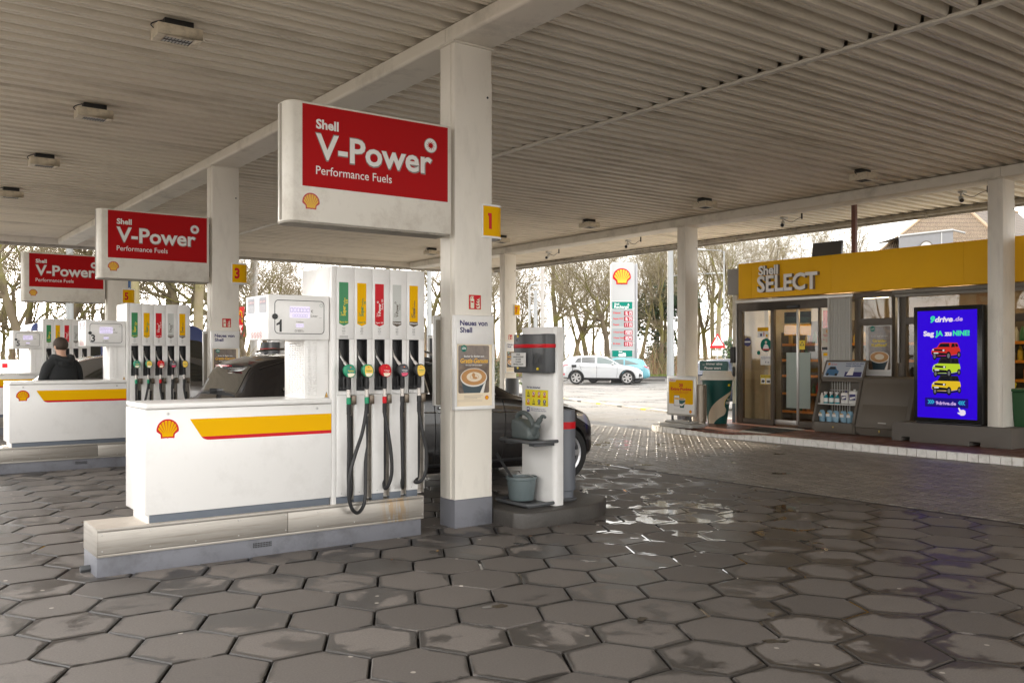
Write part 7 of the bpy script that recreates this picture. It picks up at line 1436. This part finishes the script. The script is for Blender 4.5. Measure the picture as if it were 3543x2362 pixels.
def tree(k,px,depth,sc,rz,lab,grp,h=1):
    t,c=TP[k]
    if k in used: t2=t.copy(); COL.objects.link(t2); c2=c.copy(); COL.objects.link(c2); c2.parent=t2
    else: t2=t; used.add(k)
    x,y,_=at(px,depth); t2.location=(x,y,-.05); t2.rotation_euler.z=rz; t2.scale=(sc,sc,sc*h); tag(t2,lab,'tree',grp); return t2
BL='bare winter tree in the wood beyond the road'; BG='bare trees of the wood beyond the road'
tree(1,1352,66,.95,.4,'bare tree with spreading mossy limbs directly behind the white electric car','bare trees near the road'); tree(4,1398,63,1.0,2.2,'bare tree leaning at the left side of the price pylon','bare trees near the road'); tree(3,1655,62,.95,1.0,'pale bare tree behind the warning triangle beside the shop','bare trees near the road'); tree(0,1520,70,1.05,.3,'bare tree just right of the price pylon','bare trees near the road')
q=random.Random(5)
for i in range(34):
    px=1120+i*25+q.uniform(-10,10); tree(q.randrange(5),px,q.uniform(72,98),q.uniform(.85,1.25),q.uniform(0,6.28),BL,BG,q.uniform(.95,1.2))
for i in range(24):
    px=540+i*25+q.uniform(-10,10); tree(q.randrange(5),px,q.uniform(66,95),q.uniform(.8,1.2),q.uniform(0,6.28),BL,BG)
for i in range(7): tree(q.randrange(5),1900+i*55,q.uniform(80,110),q.uniform(.9,1.1),q.uniform(0,6.28),BL,BG)
GL='bare trees on the bank at the left'
tree(3,462,42,1.15,2.5,'thick mossy pale trunk leaning beside the middle column',GL); tree(3,312,40,1.1,.2,'thick pale plane trunk behind the far column with the yellow 5',GL); tree(4,70,37,1.0,1.6,'dark crooked tree behind the man in black',GL); tree(1,125,42,.95,3.1,'dark tree with a spreading crown above the farthest pump',GL)
for i in range(26):
    px=-80+i*26+q.uniform(-12,12); tree(q.randrange(5),px,q.uniform(42,68),q.uniform(.8,1.1),q.uniform(0,6.28),'bare winter tree on the wooded bank at the left','bare trees of the left bank')
for i in range(6): tree(q.randrange(5),-420+i*60,q.uniform(38,60),q.uniform(.9,1.1),q.uniform(0,6.28),'bare winter tree on the wooded bank at the left','bare trees of the left bank')
# evergreen thicket, ivy post, undergrowth, grass verge
x,y,_=at(1528,76); o=empty('evergreen_tree',(x,y,0)); tag(o,'dark green evergreen thicket between the pylon and the shop side column','tree'); b=MB(); b.tube([(x,y,-.05),(x,y,5)],[.25,.1],8); b.build('trunk',m_bark,o); b=MB()
for k in range(14): leafball((x+q.uniform(-2.4,2.4),y+q.uniform(-2,2),q.uniform(1.2,7.5)),(1.4,1.4,1.2),420,.17,50+k,b)
b.build('crown',[m_leafd[0],mat('leaf_olive_dark',(.05,.06,.02),.6)],o,smooth=False)
x,y,_=at(1676,44); b=MB(); leafball((x,y,1.7),(.35,.35,.8),500,.09,9,b); b.tube([(x,y,-.05),(x,y,1.8)],.06,6); tag(b.build('ivy_post',m_leafd,smooth=False),'ivy covered post beside the street lamp near the shop corner','post')
def brush(name,bands,n,seed,mats,hmin,hmax):
    q=random.Random(seed); b=MB()
    for _ in range(n):
        p0,p1,d0,d1=q.choice(bands); x,y,_z=at(q.uniform(p0,p1),q.uniform(d0,d1)); h=q.uniform(hmin,hmax)*(q.random()**.5); w=q.uniform(.008,.022); a=q.uniform(0,3.14); u=Vector((math.cos(a),math.sin(a),0))*w; l=Vector((q.gauss(0,.28),q.gauss(0,.28),1))*h; m1=Vector((x,y,-.05))+l*.55+Vector((q.gauss(0,.1),q.gauss(0,.1),0)); p=Vector((x,y,-.05)); e=p+l+Vector((q.gauss(0,.3),q.gauss(0,.3),-.1*h))
        b.add([p-u,p+u,m1+u*.8,m1-u*.8,e],[(0,1,2,3),(3,2,4)],q.randrange(len(mats)))
    o=b.build(name,mats,smooth=False,loc=(0,0,0),flat_n=True); o['kind']='stuff'; o['label']='brown leafless undergrowth along the wood edge'; return o
brush('undergrowth',[(1100,2100,67,84),(560,1120,62,82)],15000,3,[mat('brush_russet',(.24,.135,.085),.9,spec=.1),mat('brush_tan',(.33,.27,.17),.9,spec=.1),mat('brush_olive',(.19,.18,.07),.9,spec=.1)],1.0,4.6)
brush('undergrowth',[(-250,560,37,60)],9000,4,[bpy.data.materials['brush_russet'],bpy.data.materials['brush_tan'],bpy.data.materials['brush_olive'],m_twig],.6,3.4)
def grass(name,bands,n,seed,h):
    q=random.Random(seed); b=MB()
    for _ in range(n):
        p0,p1,d0,d1=q.choice(bands); x,y,_z=at(q.uniform(p0,p1),q.uniform(d0,d1)); a=q.uniform(0,3.14); u=Vector((math.cos(a),math.sin(a),0))*.03; p=Vector((x,y,-.02)); e=p+Vector((q.gauss(0,.05),q.gauss(0,.05),h*q.uniform(.4,1))); b.add([p-u,p+u,e],[(0,1,2)],q.randrange(2))
    o=b.build(name,[mat('grass_green',(.10,.17,.02),.8),mat('grass_yellow',(.20,.20,.05),.8)],smooth=False,loc=(0,0,0),flat_n=True); o['kind']='stuff'; return o
grass('grass',[(1100,1700,64.5,67.5)],7000,5,.28); grass('grass',[(-200,560,32.5,36)],9000,6,.22)
vv=[at(-300,32),at(560,32),at(560,37),at(-300,37)]; sheet('verge',[(a,c) for a,c,_ in vv],.0,m_grass)
vv=[at(700,64.2),at(1800,64.2),at(1800,68),at(700,68)]; sheet('verge',[(a,c) for a,c,_ in vv],.03,m_grass)
b=MB(); a0=at(700,64); a1=at(1800,64); u=A(*RGT,0)
b.add([(a0[0],a0[1],-.05),(a1[0],a1[1],-.05),(a1[0],a1[1],.10),(a0[0],a0[1],.10),(a1[0]+FWD[0]*.25,a1[1]+FWD[1]*.25,.10),(a0[0]+FWD[0]*.25,a0[1]+FWD[1]*.25,.10)],[(0,1,2,3),(3,2,4,5)]); struct(b.build('road_kerb',m_conc,smooth=False))
x,y,_=at(1505,56); b=MB(); f=facing(1505,56,0); b.fbox(f,-4,.6,-.05,.14,-1.2,0); tag(struct(b.build('traffic_island',m_conc,bevel=.03)),None)

for i in range(16):
    k=i%5; t,c=TP[k]; t2=t.copy(); COL.objects.link(t2); c2=c.copy(); COL.objects.link(c2); c2.parent=t2; t2.location=(-26+q.uniform(-6,6),-14+i*3.2,-.05); t2.rotation_euler.z=q.uniform(0,6.28); tag(t2,'bare tree across the road behind the viewer, mirrored in the shop windows','tree','bare trees mirrored in the shop windows')
